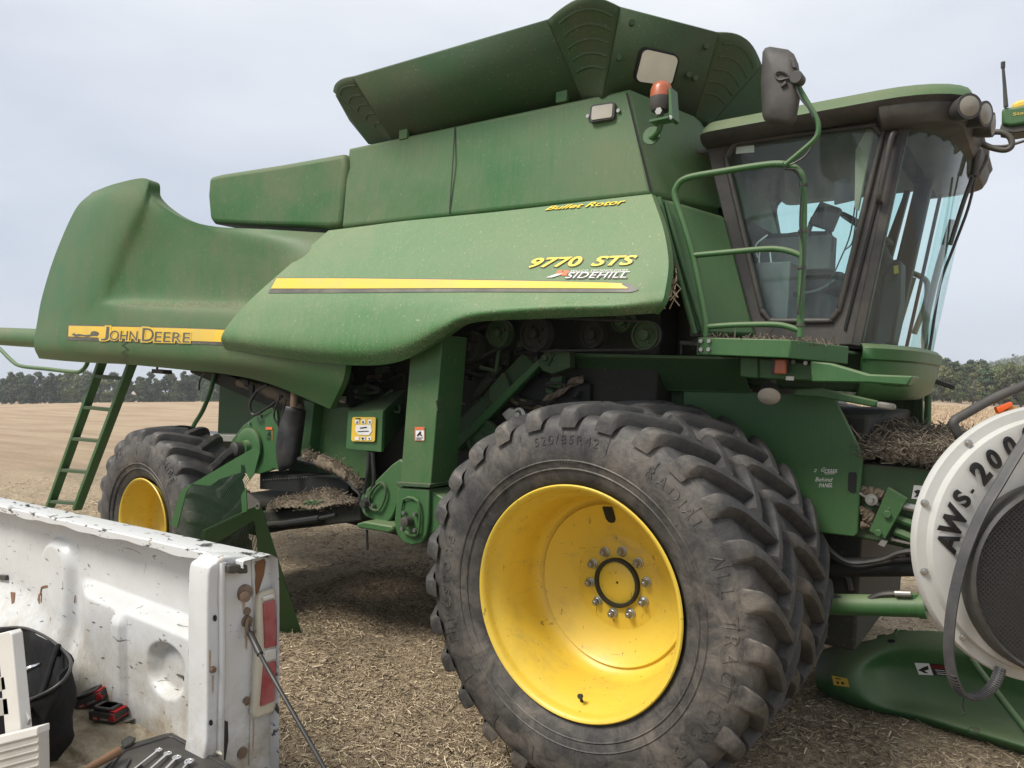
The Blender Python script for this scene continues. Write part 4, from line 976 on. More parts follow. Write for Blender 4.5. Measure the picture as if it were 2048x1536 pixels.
# ------------------------------------------------------------------ wheels
def tyre_mesh(R, W, rb, n, lugh, text=None):
    """carcass with bulging sidewalls, raised chevron bars that run over the shoulder, raised sidewall lettering; outer face at y=0"""
    g = G(); k = R / .95; H = R - rb; ym = W / 2 - .03
    half = [(.035, rb - .012), (.012, rb + .012), (-.012, rb + H * .17), (-.034, rb + H * .37), (-.03, rb + H * .57), (-.008, rb + H * .75), (.03, rb + H * .85), (.10, R - lugh * 1.07), (ym, R - lugh)]
    prof = half + [(2 * ym - a, r) for a, r in half[-2::-1]]
    prof = [tuple(p) for p in crom(prof, 4)]
    g.lathe(prof, n=128)
    st = [(ym + .03, R - lugh - .006, R, 0.0, .027, .046), (ym - .05, R - lugh - .004, R, .05 , .027, .046), (ym - .12, R - lugh - .008, R - .002, .105, .028, .047), (ym - .18, rb + H * .86, R - .006, .148, .031, .05), (ym - .232, rb + H * .82, R - .016, .178, .036, .054), (ym - .258, rb + H * .76, rb + H * .885, .190, .039, .055), (ym - .266, rb + H * .70, rb + H * .735, .193, .035, .05)]
    sc = (ym + .03) / .26
    st = [((ym - (ym - a) * (1.0 if W > .5 else sc)), r0, r1, da, t, b) for a, r0, r1, da, t, b in st]
    stf = crom(st, 2)
    for sd_ in (0, 1):
        for i in range(n):
            a0 = 2 * math.pi * (i + .5 * sd_) / n; rows = []
            for (y, r0, r1, da, t, b) in stf:
                yy = y if sd_ == 0 else 2 * ym - y
                aa = a0 + da * 1.25; rm = r0 + (r1 - r0) * .8
                row = []
                for off, r in ((-b, r0), (-(t + (b - t) * .25), rm), (-t * .9, r1 - .001), (0, r1 + .002), (t * .9, r1 - .001), ((t + (b - t) * .25), rm), (b, r0)):
                    an = aa + off / R; row.append((r * math.cos(an), yy, r * math.sin(an)))
                rows.append(row)
            o = len(g.v); g.grid(rows); m = 7; e = len(stf) - 1
            g.f.append(tuple(o + q for q in range(m))); g.f.append(tuple(o + e * m + q for q in range(m - 1, -1, -1)))
    def side_y(r):
        q = sorted((abs(pr - r), pa) for pa, pr in prof if pa < ym)[:2]; return min(q[0][1], q[1][1])
    for s_, rad, deg_, size in (text or []):
        w_tot = 0; cur = math.radians(deg_)
        for ch in s_:
            if ch == ' ': cur -= size * .6 / rad; continue
            v, f = text2d(ch); wdt = v[:, 0].max(); pts = []; lo = []
            for x, y in v * size:
                an = cur - x / rad; r = rad + y; pts.append((r * math.cos(an), side_y(r) - .0022, r * math.sin(an))); lo.append((r * math.cos(an), side_y(r) + .006, r * math.sin(an)))
            g.add(pts, f); nn = len(pts); ed = {}
            for q in f:
                for a, b in zip(q, q[1:] + q[:1]): ed[(a, b)] = 1
            g.add(pts + lo, [(a, b, b + nn, a + nn) for a, b in ed if (b, a) not in ed])
            cur -= (wdt * size + size * .22) / rad
    for rr_ in (rb + .075, rb + .115):
        g.lathe([(side_y(rr_ - .005), rr_ - .005), (side_y(rr_) - .004, rr_), (side_y(rr_ + .005), rr_ + .005)], n=96, cap1=False)
    for i in range(20):
        a = 2 * math.pi * i / 20 + .1; g.tube([(r * math.cos(a), side_y(r) - .001, r * math.sin(a)) for r in (rb + .12, rb + .2, rb + .27)], .0016, 5)
    return g
TXT = [("Firestone", .735, 208, .105), ("520/85R42", .755, 108, .06), ("TUBELESS", .665, 100, .022), ("RADIAL", .745, 62, .075), ("ALL TRACTION", .75, 28, .085), ("R-1", .70, 290, .035), ("RADIAL 23", .745, 330, .07)]
front_t = tyre_mesh(.95, .52, .56, 27, .056, TXT).build("tyre", m_tyre, None, 27); MT_FRONT = front_t.data; bpy.data.objects.remove(front_t)
def rim_profile(R, dep):
    return [(.012, R - .012), (-.004, R + .0), (-.010, R - .006), (-.006, R - .018), (.012, R - .028), (.03, R - .03), (.05, R - .036), (.07, R - .055), (.16, R - .075), (dep * .62, R - .092), (dep * .70, R - .088), (dep * .78, R - .098), (dep * .84, R - .118), (dep * .86, R - .135), (dep * .83, R - .145), (dep * .86, R - .16), (dep * .93, R - .24), (dep, R - .31), (dep, .24), (dep - .004, .22), (dep - .004, .0)]
def wheel(name, loc, R, dep, tyre_data, bolts=10, parent=CB, hub=True):
    e = empty(name, None, None, loc, parent=parent)
    o = bpy.data.objects.new("tyre", tyre_data); COL.objects.link(o); o.parent = e
    g = G(); g.lathe(rim_profile(R, dep), n=96)
    rim = g.build("rim", m_rim, e, 50)
    if hub:
        g = G(); g.lathe([(dep, .128), (dep - .03, .128), (dep - .034, .122), (dep - .034, .112), (dep - .012, .108)], n=48); g.build("hub_ring", m_grime, e, 40)
        g = G(); g.lathe([(dep - .012, .110), (dep - .016, .104), (dep - .016, .008), (dep - .010, .006), (dep - .010, 0)], n=48); g.build("hub_cap", m_rim, e, 40)
        g = G(); g.lathe([(0, .027), (-.006, .027), (-.008, .022), (-.016, .021), (-.018, .018)], n=20); g.bolt((0, -.014, 0), .0185, .022); g.lathe([(-.03, .010), (-.046, .010), (-.048, .007), (-.048, 0)], n=12)
        bm = g.build("lug_bolt", m_steel, e, 30).data
        for i in range(bolts):
            a = 2 * math.pi * (i + .33) / bolts
            if i == 0: b = e.children[-1] if e.children[-1].name.startswith("lug") else [c for c in e.children if c.name.startswith("lug")][0]
            else: b = bpy.data.objects.new("lug_bolt", bm); COL.objects.link(b); b.parent = e
            b.location = (.1676 * math.cos(a), dep - .004, .1676 * math.sin(a))
        g = G(); a = math.radians(97); c_, s_ = math.cos(a), math.sin(a)
        def sl(r, tt, y): return (r * c_ - tt * s_, y, r * s_ + tt * c_)
        pts = [(.40, -.028), (.335, -.028), (.318, -.018), (.312, 0), (.318, .018), (.335, .028), (.40, .028)]
        g.prism([sl(r, tt, dep * .86 + (.4 - r) * .45 - .010) for r, tt in pts], (0, .012, 0)); g.build("rim_slot", m_dark, e, 0)
        g = G(); a = math.radians(273); g.tube([(.515 * math.cos(a), .10, .515 * math.sin(a)), (.49 * math.cos(a), .085, .49 * math.sin(a)), (.462 * math.cos(a) + .01, .06, .462 * math.sin(a))], .008, 8); g.lathe([(0, .012), (.018, .012), (.018, 0)], (.462 * math.cos(a) + .01, .066, .462 * math.sin(a)), (0, -1, .3), 8); g.build("valve", m_grime, e, 40)
    return e
wheel("front_wheel", (-.054, 0, .97), .559, .463, MT_FRONT)
inner = empty("inner_front_wheel", None, None, (-.054, .56, .97), (0, .06, 0), parent=CB)
for nm, dt in (("tyre", MT_FRONT),):
    o = bpy.data.objects.new(nm, dt); COL.objects.link(o); o.parent = inner
g = G(); g.lathe([(.0, .56), (.02, .54), (.06, .50), (.20, .47), (.3, .45), (.3, 0)], n=64); g.build("rim", m_rim, inner, 50)
g = G(); g.lathe([(.46, .16), (1.3, .16), (1.3, .0)], (0, 0, .97), (0, 1, 0), 24); g.box(-.2, .2, 1.15, 2.9, .75, 1.15); g.build("final_drive", m_grime, CB, 30, .01)
for yy in (3.25, 3.85):
    e = empty("far_front_wheel", None, None, (0, yy, .97), parent=CB); o = bpy.data.objects.new("tyre", MT_FRONT); COL.objects.link(o); o.parent = e
    g = G(); g.lathe([(.0, .56), (.02, .54), (.06, .50), (.20, .47), (.3, .45), (.3, 0)], n=48); g.build("rim", m_rim, e, 50)
rear_t = tyre_mesh(.765, .56, .365, 22, .05, [("SURE", .60, 60, .075), ("FIELD", .55, 20, .06), ("FS", .61, 130, .09)]).build("tyre", m_tyre, None, 38); MT_REAR = rear_t.data; bpy.data.objects.remove(rear_t)
wheel("rear_wheel", (-4.0, 0.0, .70), .362, .30, MT_REAR, hub=False)
e = empty("far_rear_wheel", None, None, (-4.0, 3.4, .70), parent=CB); o = bpy.data.objects.new("tyre", MT_REAR); COL.objects.link(o); o.parent = e

# ------------------------------------------------------------------ panels round the front wheel
g = G(); g.prism([PY(*p, .95) for p in ((1140,706),(1480,714),(1478,722),(1143,716))], (0, .05, 0)); g.build("tray_edge", m_green, CB, 30, .006)
g = G(); g.add([PY(1143,712,.95), PY(1482,718,.95), PY(1500,782,1.14), PY(1182,772,1.14)], [(0, 1, 2, 3)]); g.build("tray", m_greend, CB, 0, 0, 2, .01)
g = G(); g.prism([PY(*p, 1.15) for p in ((1180,768),(1500,778),(1500,786),(1181,777))], (0, .05, 0)); g.build("panel_lip", m_green, CB, 30, .005)
g = G(); g.prism([PY(*p, 1.2) for p in ((1181,776),(1228,778),(1228,1000),(1181,1000))], (0, .05, 0)); g.prism([PY(*p, 1.24) for p in ((1228,780),(1366,782),(1366,1000),(1228,1000))], (0, .03, 0)); g.build("side_panel", m_greend, CB, 30, .006)
g = G(); c = PY(1311,802,1.23); g.lathe([(0, .075), (.02, .075), (.03, .05), (.06, .045), (.06, .02), (.08, .02), (.08, 0)], c, (0, -1, 0), 24); g.build("grease_hub", m_greend, CB, 30)
g = G()
for i in range(6): a = i * math.pi / 3 + .3; g.bolt(c + Vector((math.cos(a) * .085, 0, math.sin(a) * .085)), .014, .02)
g.build("bolt", m_steel, CB)
PN = [(1366,781),(1500,784),(1664,791),(1670,796),(1722,903),(1725,920),(1716,1066),(1708,1074),(1640,1066),(1500,1040),(1366,1000)]
g = G(); g.prism([PY(*p, 1.17) for p in PN], (0, .03, 0)); pn_b = g.bvh(); pan = g.build("front_panel", m_green, CB, 30, .008, 3)
g = G(); slab([(1697,947),(1700,944),(1711,944),(1714,947),(1712,984),(1709,986),(1700,984),(1696,980)], pn_b, .002, g, .003); g.build("hand_hole", m_dark, pan, 0)
g = G()
for s_, q in (("2", [(1628,938),(1634,938),(1633,944),(1627,944)]), ("Grease", [(1644,935),(1676,935.5),(1674,943.5),(1642,943)]), ("Behind", [(1632,954.5),(1666,955.5),(1664,963.5),(1631,962.5)]), ("PANEL", [(1639,967),(1667,966),(1665,974),(1638,975)])):
    letters(s_, q, pn_b, .004, g, .12, -.004)
for a, b, y in ((1648, 1675, 944.5), (1650, 1670, 947.5)): poly([(a, y), (b, y - .8), (b, y + .2), (a, y + 1)], pn_b, .004, g)
g.build("handwriting", m_white, pan, 0)
# under-belly behind the panel, hoses
g = G(); g.box(.2, .95, 1.3, 2.8, .62, 1.9); g.build("chassis", m_grime, CB, 30, .02)
for pth, r, y in (([(1640,1068),(1660,1100),(1700,1125),(1760,1120),(1800,1105),(1850,1100)], .014, 1.15), ([(1635,1075),(1660,1110),(1710,1132),(1780,1122),(1840,1118)], .012, 1.2), ([(1640,1100),(1690,1150),(1700,1180)], .02, 1.3), ([(1668,1195),(1720,1205),(1760,1190),(1800,1187)], .016, .98)):
    g = G(); g.tube([PY(*p, y) for p in pth], r, 8, 5); g.build("hydraulic_hose", m_hose, CB)
g = G(); g.tube([PY(1648,1135,1.25), PY(1900,1132,1.25)], .05, 12); g.build("torque_tube", m_dark, CB)
g = G(); g.tube([PY(1640,1208,1.0), PY(1850,1213,1.0)], .052, 20); g.tube([PY(1838,1213,1.0), PY(1852,1213,1.0)], .058, 20); g.prism([PY(*p, .97) for p in ((1820,1190),(1834,1190),(1834,1200),(1820,1200))], (0, .05, 0)); cy = g.build("lift_cylinder", m_green, CB, 40)
g = G(); g.tube([PY(1850,1213,1.0), PY(1960,1216,1.0)], .022, 16); g.build("piston_rod", m_chrome, cy)
g = G(); g.tube([PY(1790,1187,.96), PY(1822,1188,.96)], .014, 10); g.build("hose_fitting", m_steel, cy)
# feeder house
g = G(); fh = [PY(*p, 1.22) for p in ((1700,925),(1870,940),(1950,980),(1950,1100),(1850,1105),(1640,1060),(1660,935))]; g.prism(fh, (0, 1.35, 0)); fb_ = g.bvh(); fee = g.build("feeder_house", m_greend, CB, 30, .012)
g = G(); g.prism([PY(*p, 1.12) for p in ((1776,975),(1814,998),(1770,1078),(1738,1062))], (0, .04, 0)); g.bolt(PY(1775,1028,1.12), .02, .02); g.bolt(PY(1757,1065,1.12), .018, .02); g.prism([PY(*p, 1.115) for p in ((1776,1014),(1780,1016),(1777,1026),(1773,1024))], (0, .004, 0)); g.build("chain_tensioner", m_green, fee, 30, .006)
g = G(); g.prism([PY(*p, 1.115) for p in ((1763,1079),(1775,1083),(1768,1094),(1756,1089))], (0, .03, 0)); g.lathe([(0, .03), (.03, .03), (.03, .015), (.06, .012), (.06, 0)], PY(1745,998,1.16), (0, -1, 0), 18); g.tube([PY(1808,1012,1.16), PY(1836,1018,1.16)], .02, 10); g.build("tensioner_bolt", m_steel, fee)
for (x0, y0), (x1, y1) in (((1720,985),(1756,1008)), ((1800,1040),(1850,1062)), ((1785,1078),(1850,1092))):
    g = G(); a, b = PY(x0, y0, 1.18), PY(x1, y1, 1.18); nL = max(4, int((b - a).length / .022))
    for i in range(nL + 1): g.lathe([(-.014, .011), (.014, .011)], a.lerp(b, i / nL), (0, 1, 0), 8)
    for dy in (-.012, .012): g.beam(a + Vector((0, dy, 0)), b + Vector((0, dy, 0)), .004, .012)
    g.build("roller_chain", m_steel, fee, 30)
g = G(); g.tube([PY(1790,1062,1.17), PY(1870,1095,1.17)], .022, 8); g.tube([PY(1790,1035,1.17), PY(1870,1065,1.17)], .02, 8); g.build("guide_rail", m_green, fee)
g = G(); poly([(1828,970),(1870,974),(1866,1002),(1823,997)], fb_, .004, g); lb = g.build("warning_label", m_white, fee, 0)
g = G(); poly([(1828,982),(1836,979),(1846,982),(1860,978),(1862,984),(1850,988),(1840,992),(1828,994),(1834,988)], fb_, .007, g); g.build("label_print", m_blackink, fee, 0)
for pth, y in (([(1722,975),(1735,985),(1760,990),(1772,1000)], 1.2), ([(1718,1015),(1735,1030),(1748,1045),(1722,1050)], 1.2)):
    g = G(); g.tube([PY(*p, y) for p in pth], [.02, .036, .03, .02], 12, 12).jit(.003); g.build("dust_clump", m_chaff, fee, 60)
# straw heap on the feeder house
hp = [PY(1708,868,1.3), PY(1765,884,1.22), PY(1850,905,1.2), PY(1930,935,1.2)]; rows = []
e0_, e1_ = PY(1700,930,1.2), PY(1960,975,1.2)
hb_rows = []
for i in range(60):
    t = i / 59; r = []
    for j in range(40):
        u = j / 39; p = e0_.lerp(e1_, t); p.y += 1.38 * u - .02
        p.z += .19 * math.sin(math.pi * min(1, u * 1.02 + .03)) ** .45 + .012 * math.sin(13 * t * 3 + 2 * u) * math.sin(17 * u) + .01 * rng.normal()
        r.append(p)
    hb_rows.append(r)
g = G(); g.grid(hb_rows); R_ = Matrix.Rotation(TILT, 4, 'Y')
heap = g.build("straw_heap", m_chaff, None, 60); heap.rotation_euler = (0, TILT, 0)
tag(heap, "brown heap of chaff and straw resting on top of the feeder house", "straw heap", None, "stuff")
hv_ = np.array([tuple(p) for r in hb_rows for p in r]); k = rng.integers(0, len(hv_), 9000); Ph = (hv_[k] + rng.normal(0, .012, (9000, 3))) @ RT.T
tag(straw_mesh("heap_straw", Ph, rng.gamma(3, .012, 9000) + .008, rng.uniform(.0013, .0035, 9000), m_chaffbits, .4, 9, .004), "broken straw bits lying on the feeder house heap", "straw", None, "stuff")
# far platform ladder and guard plate seen under the cab
g = G(); g.prism([PY(*p, 2.9) for p in ((1735,795),(1845,793),(1850,870),(1760,868))], (0, .04, 0)); g.prism([PY(*p, 2.8) for p in ((1828,790),(1845,790),(1846,885),(1832,885))], (0, .05, 0)); g.build("ladder_guard", m_greend, CB, 30, .006)
g = G(); g.tube([PY(1856,790,2.75), PY(1855,880,2.75)], .022, 10); g.tube([PY(1853,735,2.75), PY(1850,660,2.75), PY(1870,560,2.75), PY(1905,440,2.75)], .022, 10, 4); g.prism([PY(*p, 2.7) for p in ((1815,778),(1858,775),(1858,783),(1820,788))], (0, .3, 0)); g.build("far_handrail", m_green, CB, 40)
g = G(); g.prism([PY(*p, 2.6) for p in ((1850,742),(1866,740),(1852,782),(1838,780))], (0, .04, 0)); g.beam(PY(1855,757,2.58), PY(1910,776,2.58), .03, .03); g.build("far_bracket", m_black, CB, 30, .005)
# ------------------------------------------------------------------ cab
CABP = part("cab", CB)
YC, YM = 1.15, 1.95
def mir(p): return Vector((p.x, 2 * YM - p.y, p.z))
oq = [(1404,258),(1819,212),(1717,690),(1510,692)]; iq = [(1446,291),(1771,247),(1673,642),(1529,642)]
outer = [PY(*p, YC) for p in rrect(oq, .03, 5)]; inner_ = [PY(*p, YC) for p in rrect(iq, .12, 5)]
def ring(name, o_, i_, vec, m, parent, bev=.008):
    n = len(o_); g = G(); vec = Vector(vec); v = o_ + i_ + [p + vec for p in o_] + [p + vec for p in i_]; f = []
    for k in range(n):
        j = (k + 1) % n
        f += [(k, j, n + j, n + k), (2 * n + k, 3 * n + k, 3 * n + j, 2 * n + j), (k, 2 * n + k, 2 * n + j, j), (n + k, n + j, 3 * n + j, 3 * n + k)]
    g.add(v, f); return g.build(name, m, parent, 30, bev)
dr = ring("door_frame", outer, inner_, (0, .06, 0), m_dustblack, CABP)
fo = [PY(*p, 2.75) for p in rrect([(1490,300),(1850,262),(1735,700),(1565,700)], .03, 5)]; fi = [PY(*p, 2.75) for p in rrect([(1546,399),(1815,366),(1708,652),(1590,652)], .1, 5)]
ring("far_door_frame", fo, fi, (0, .06, 0), simple("dark_far_frame", (.02, .02, .022), .6), CABP)
g = G(); g.tube([p + Vector((0, -.006, 0)) for p in inner_], .016, 8, 2, True); g.build("window_seal", m_black, CABP, 50)
g = G(); g.tube([PY(1450 + (1776 - 1450) * t - 8, 276 - 44 * t, YC - .004) for t in (0, .5, .97)] + [PY(1786,260,YC-.004), PY(1742,452,YC-.004), PY(1690,660,YC-.004)], .008, 6, 3); g.build("door_seal", m_dark, CABP, 50)
g = G(); g.add([p + Vector((0, .025, 0)) for p in inner_], [tuple(range(len(inner_)))]); gl_b = g.bvh(); dg = g.build("door_glass", m_glass, CABP, 0)
g = G(); g.add([p + Vector((0, .03, 0)) for p in fi], [tuple(range(len(fi)))]); g.build("far_door_glass", m_glass, CABP, 0)
g = G(); poly([(1473,294),(1509,290),(1509,305),(1472,308)], gl_b, .004, g); g.build("glass_sticker", simple("pale_sticker", (0.5, 0.62, 0.58), .5), CABP, 0)
g = G(); g.tube([PY(1792,268,YC - .0), PY(1787,266,YC - .05), PY(1780,285,YC - .06), PY(1768,345,YC - .06), PY(1758,395,YC - .05), PY(1757,402,YC)], .014, 10, 4); g.build("grab_handle", m_black, CABP, 50)
# windshield: bowed between a lower and an upper curve
LOW = [(.918, YC), (1.03, 1.27), (1.10, 1.48), (1.125, 1.72), (1.13, 1.95)]; UPP = [(1.085, YC), (1.185, 1.27), (1.258, 1.48), (1.287, 1.72), (1.292, 1.95)]
def fullc(c): return c + [(x, 2 * YM - y) for x, y in c[-2::-1]]
LC = [Vector((p[0], p[1], 2.262)) for p in crom(fullc(LOW), 5)]; UC = [Vector((p[0], p[1], 3.405)) for p in crom(fullc(UPP), 5)]
g = G(); g.grid([[a.lerp(b, t) for a, b in zip(LC, UC)] for t in np.linspace(0, 1, 9)]); ws = g.build("windshield", m_glass, CABP, 60)
for k in (0, -1):
    g = G(); w_ = .05 if k == 0 else .022; g.beam(LC[k] + Vector((-.02, .02 if k == 0 else -.02, 0)), UC[k] + Vector((-.02, .02 if k == 0 else -.02, 0)), w_, w_)
    g.build("windshield_post", m_black if k == 0 else simple("dark_far_post", (.02, .02, .022), .6), CABP, 30, .006)
# cab inside: lining, rear wall, floor, seat, console, screen, steering column
m_int = simple("grey_cab_lining", (0.13, 0.135, 0.14), .8, 0, .2); m_intd = simple("dark_cab_trim", (0.028, 0.028, 0.03), .6, 0, .3); m_seat = simple("grey_seat_cloth", (0.14, 0.135, 0.13), .9, 0, .3)
g = G(); g.prism([(.03, 1.22, 2.3), (.03, 2.68, 2.3), (-.08, 2.68, 3.42), (-.08, 1.22, 3.42)], (-.03, 0, 0)); g.box(-.06, 1.22, 1.22, 2.68, 3.40, 3.43); g.box(-.05, .12, 1.22, 2.68, 2.3, 2.62); g.build("cab_lining", m_int, CABP, 30, .01)
g = G(); g.box(-.02, 1.0, 1.2, 2.7, 2.25, 2.29); g.build("cab_floor", m_intd, CABP, 30)
st_ = G(); c = Vector((.42, 1.98, 2.30))
st_.prism([c + Vector(p) for p in ((-.22, -.26, .30), (.26, -.26, .33), (.28, -.26, .44), (-.20, -.26, .42))], (0, .52, 0)); st_.prism([c + Vector(p) for p in ((-.26, -.24, .36), (-.12, -.24, .38), (-.17, -.24, .62), (-.29, -.24, .62))], (0, .48, 0)); st_.box(c.x - .18, c.x + .2, c.y - .2, c.y + .2, 2.29, 2.62)
st_.build("operator_seat", m_seat, CABP, 40, .05, 3)
g = G(); g.box(.12, .66, 1.52, 1.66, 2.72, 2.92); g.box(.1, .5, 1.3, 1.62, 2.29, 2.74); g.tube([(.5, 1.59, 2.92), (.54, 1.58, 3.04)], .016, 8); g.build("arm_console", m_seat, CABP, 30, .03, 3)
g = G(); sc = [PY(*p, 1.5) for p in ((1640,402),(1681,416),(1662,462),(1615,447))]; g.prism(sc, (0, .06, 0)); g.tube([PY(1655,455,1.55), PY(1662,490,1.55), PY(1652,520,1.55)], .018, 8, 3); g.build("monitor", m_intd, CABP, 30, .01)
g = G(); g.prism([PY(*p, 1.6) for p in ((1500,468),(1575,466),(1600,462),(1652,462),(1650,480),(1500,482))], (0, .1, 0)); g.tube([PY(1530,590,1.4), PY(1600,588,1.4), PY(1640,580,1.4), PY(1672,560,1.4)], .014, 8, 4); g.build("control_levers", m_intd, CABP, 30, .01)
g = G(); g.tube([(.78, 1.95, 2.3), (.88, 1.95, 2.7), (.80, 1.95, 2.98)], [.09, .07, .05], 12, 4)
pl_ = [(.76 + .19 * math.cos(a) * .75, 1.95 + .2 * math.sin(a), 3.02 - .19 * math.cos(a) * .5) for a in np.linspace(0, 2 * math.pi, 25)[:-1]]
g.tube(pl_, .014, 8, 0, True); g.tube([(.80, 1.95, 2.98), pl_[0]], .012, 6); g.tube([(.80, 1.95, 2.98), pl_[8]], .012, 6); g.tube([(.80, 1.95, 2.98), pl_[16]], .012, 6); g.build("steering_wheel", m_intd, CABP, 50)
g = G(); g.prism([PY(*p, 2.2) for p in ((1846,300),(1880,292),(1790,700),(1748,700))], (0, .08, 0)); g.build("corner_post", m_intd, CABP, 30, .01)
g = G(); g.prism([PY(*p, 1.75) for p in ((1762,552),(1790,515),(1802,522),(1800,600),(1785,690),(1745,690))], (0, .2, 0)); g.build("front_console", m_intd, CABP, 30, .02)
g = G(); g.prism([PY(*p, 1.73) for p in ((1787,532),(1796,530),(1797,546),(1788,548))], (0, .006, 0)); g.build("key_tag", m_yel, CABP, 0)
g = G(); g.prism([PY(*p, 1.45) for p in ((1667,365),(1692,352),(1710,375),(1712,400),(1668,410))], (0, .012, 0)); g.build("inside_mirror", m_int, CABP, 30, .006)
for pth in ([(1712,400),(1700,470),(1680,520),(1655,575)], [(1716,402),(1706,480),(1690,500)], [(1520,500),(1518,520),(1522,535)], [(1540,505),(1543,530)], [(1535,470),(1512,490),(1515,515)]):
    g = G(); g.tube([PY(x, y, 1.32) for x, y in pth], .0045, 6, 5); g.build("loose_wire", m_intd if pth[0][0] > 1600 else m_white, CABP, 50)
g = G(); g.prism([PY(*p, 1.2) for p in ((1711,300),(1735,255),(1748,255),(1716,420),(1709,415))], (0, .03, 0)); g.build("sun_blind", simple("tan_blind", (.32, .27, .19), .8), CABP, 20)
g = G(); g.tube([PY(*p, 3.0) for p in ((1600,545),(1640,546),(1688,553),(1720,549),(1804,543),(1846,556),(1855,575),(1850,610),(1828,668))], .02, 8, 4); g.tube([PY(1827,555,3.0), PY(1797,655,3.0)], .02, 8); g.build("far_railing", m_green, CB, 50)
# roof
def plan(x0, x1, y0, y1, r, n=7):
    o = []
    for cx, cy, a0, rx in ((x1 - r * 1.5, y0 + r, -90, r * 1.5), (x1 - r * 1.5, y1 - r, 0, r * 1.5), (x0 + r * .3, y1 - r * .3, 90, r * .3), (x0 + r * .3, y0 + r * .3, 180, r * .3)):
        ry = r if rx > r else r * .3
        for i in range(n + 1): a = math.radians(a0 + 90 * i / n); o.append((cx + rx * math.cos(a), cy + ry * math.sin(a)))
    return o
def loft(layers, name, m, closed_top=True, bev=0, smooth=50):
    g = G(); L_ = [[(x, y, z + dz * x) for x, y in plan(*q)] for q, z, dz in layers]; n = len(L_[0])
    for l in L_: g.v += l
    for k in range(len(L_) - 1): g.f += [(k * n + i, k * n + (i + 1) % n, (k + 1) * n + (i + 1) % n, (k + 1) * n + i) for i in range(n)]
    if closed_top: g.f.append(tuple((len(L_) - 1) * n + i for i in range(n)))
    g.f.append(tuple(range(n)))
    return g.build(name, m, CABP, smooth, bev)
dz = .028
loft([((.03, 1.30, 1.09, 2.81, .22), 3.395, dz), ((.02, 1.33, 1.05, 2.85, .24), 3.405, dz), ((.02, 1.345, 1.015, 2.885, .25), 3.42, dz), ((.02, 1.355, 1.0, 2.90, .25), 3.442, dz)], "roof_band", m_dustblack)
loft([((.025, 1.35, 1.008, 2.892, .25), 3.446, dz), ((.025, 1.345, 1.02, 2.88, .25), 3.475, dz), ((.04, 1.33, 1.06, 2.84, .25), 3.515, dz), ((.08, 1.28, 1.16, 2.74, .25), 3.545, dz), ((.2, 1.1, 1.4, 2.5, .25), 3.56, dz)], "roof_shell", m_tank)
loft([((.98, 1.25, 1.14, 2.76, .2), 3.355, 0), ((.965, 1.31, 1.06, 2.84, .22), 3.365, 0), ((.955, 1.33, 1.035, 2.865, .24), 3.40, 0), ((.93, 1.34, 1.02, 2.88, .25), 3.44, 0), ((.93, 1.34, 1.02, 2.88, .25), 3.47, 0)], "lamp_housing", m_dustblack)
m_duskylens = simple("dusty_lamp_glass", (.23, .215, .18), .35, 0, .2, (.14, .125, .1), .7, 12)
def lamp(x, y, yy, r, d, parent, m=m_duskylens, name="work_lamp", back=.12):
    c = PY(x, y, yy); e = G(); e.lathe([(-back, r * .55), (-back * .5, r * .9), (-.01, r), (.008, r), (.008, r * .93)], c, d, 32); o = e.build(name, m_dustblack, parent, 40)
    e = G(); e.lathe([(.002, r * .94), (.012, r * .7), (.016, 0)], c, d, 32); e.build("lens" if parent is CB else "lamp_lens", m, o if parent is CB else parent, 40); return o
lamp(1937,213,1.10,.060,(.62,-.8,-.05),CABP); lamp(1969,228,1.30,.062,(.9,-.42,-.05),CABP); lamp(1983,250,1.54,.062,(1,-.1,-.05),CABP)
g = G(); g.prism([PY(*p, 2.2) for p in ((1938,282),(1978,288),(1976,318),(1958,352),(1932,356),(1928,340))], (0, .1, 0)); g.build("far_mirror", m_black, CABP, 30, .02, 3)
for pth, r, y in (([(1965,268),(2000,264),(2020,275),(2023,292),(2010,300),(1985,296),(1965,288)], .016, 1.9), ([(1968,292),(2010,292),(2048,282),(2080,272)], .008, 1.9), ([(1952,352),(1935,420),(1905,500),(1880,570),(1862,680),(1850,760)], .008, 1.9), ([(1945,355),(1925,410),(1900,490)], .012, 1.75), ([(1955,300),(1948,352)], .02, 1.9)):
    g = G(); g.tube([PY(*p, y) for p in pth], r, 8, 5); g.build("cable" if r < .01 else "bracket_tube", m_black, CABP, 50)
# nose below the windshield
low_c = [(p[0], p[1]) for p in crom(fullc(LOW), 5)]
def sk(off, z): return [Vector((YC * 0 + x + off * (1 if abs(y - YM) < .79 else .4), YM + (y - YM) * (1 + off * .9), z)) for x, y in low_c]
g = G(); g.grid([sk(-.02, 2.275), sk(.03, 2.27), sk(.05, 2.25), sk(.045, 2.20), sk(.03, 2.19), sk(.025, 2.12), sk(0, 2.03), sk(-.05, 1.99), sk(-.12, 1.985)]); g.build("cab_nose", m_green, CABP, 40, 0, 2, .01)
g = G(); g.box(.15, .92, 1.25, 2.65, 2.02, 2.24); g.build("cab_base", m_greend, CABP, 30, .02)

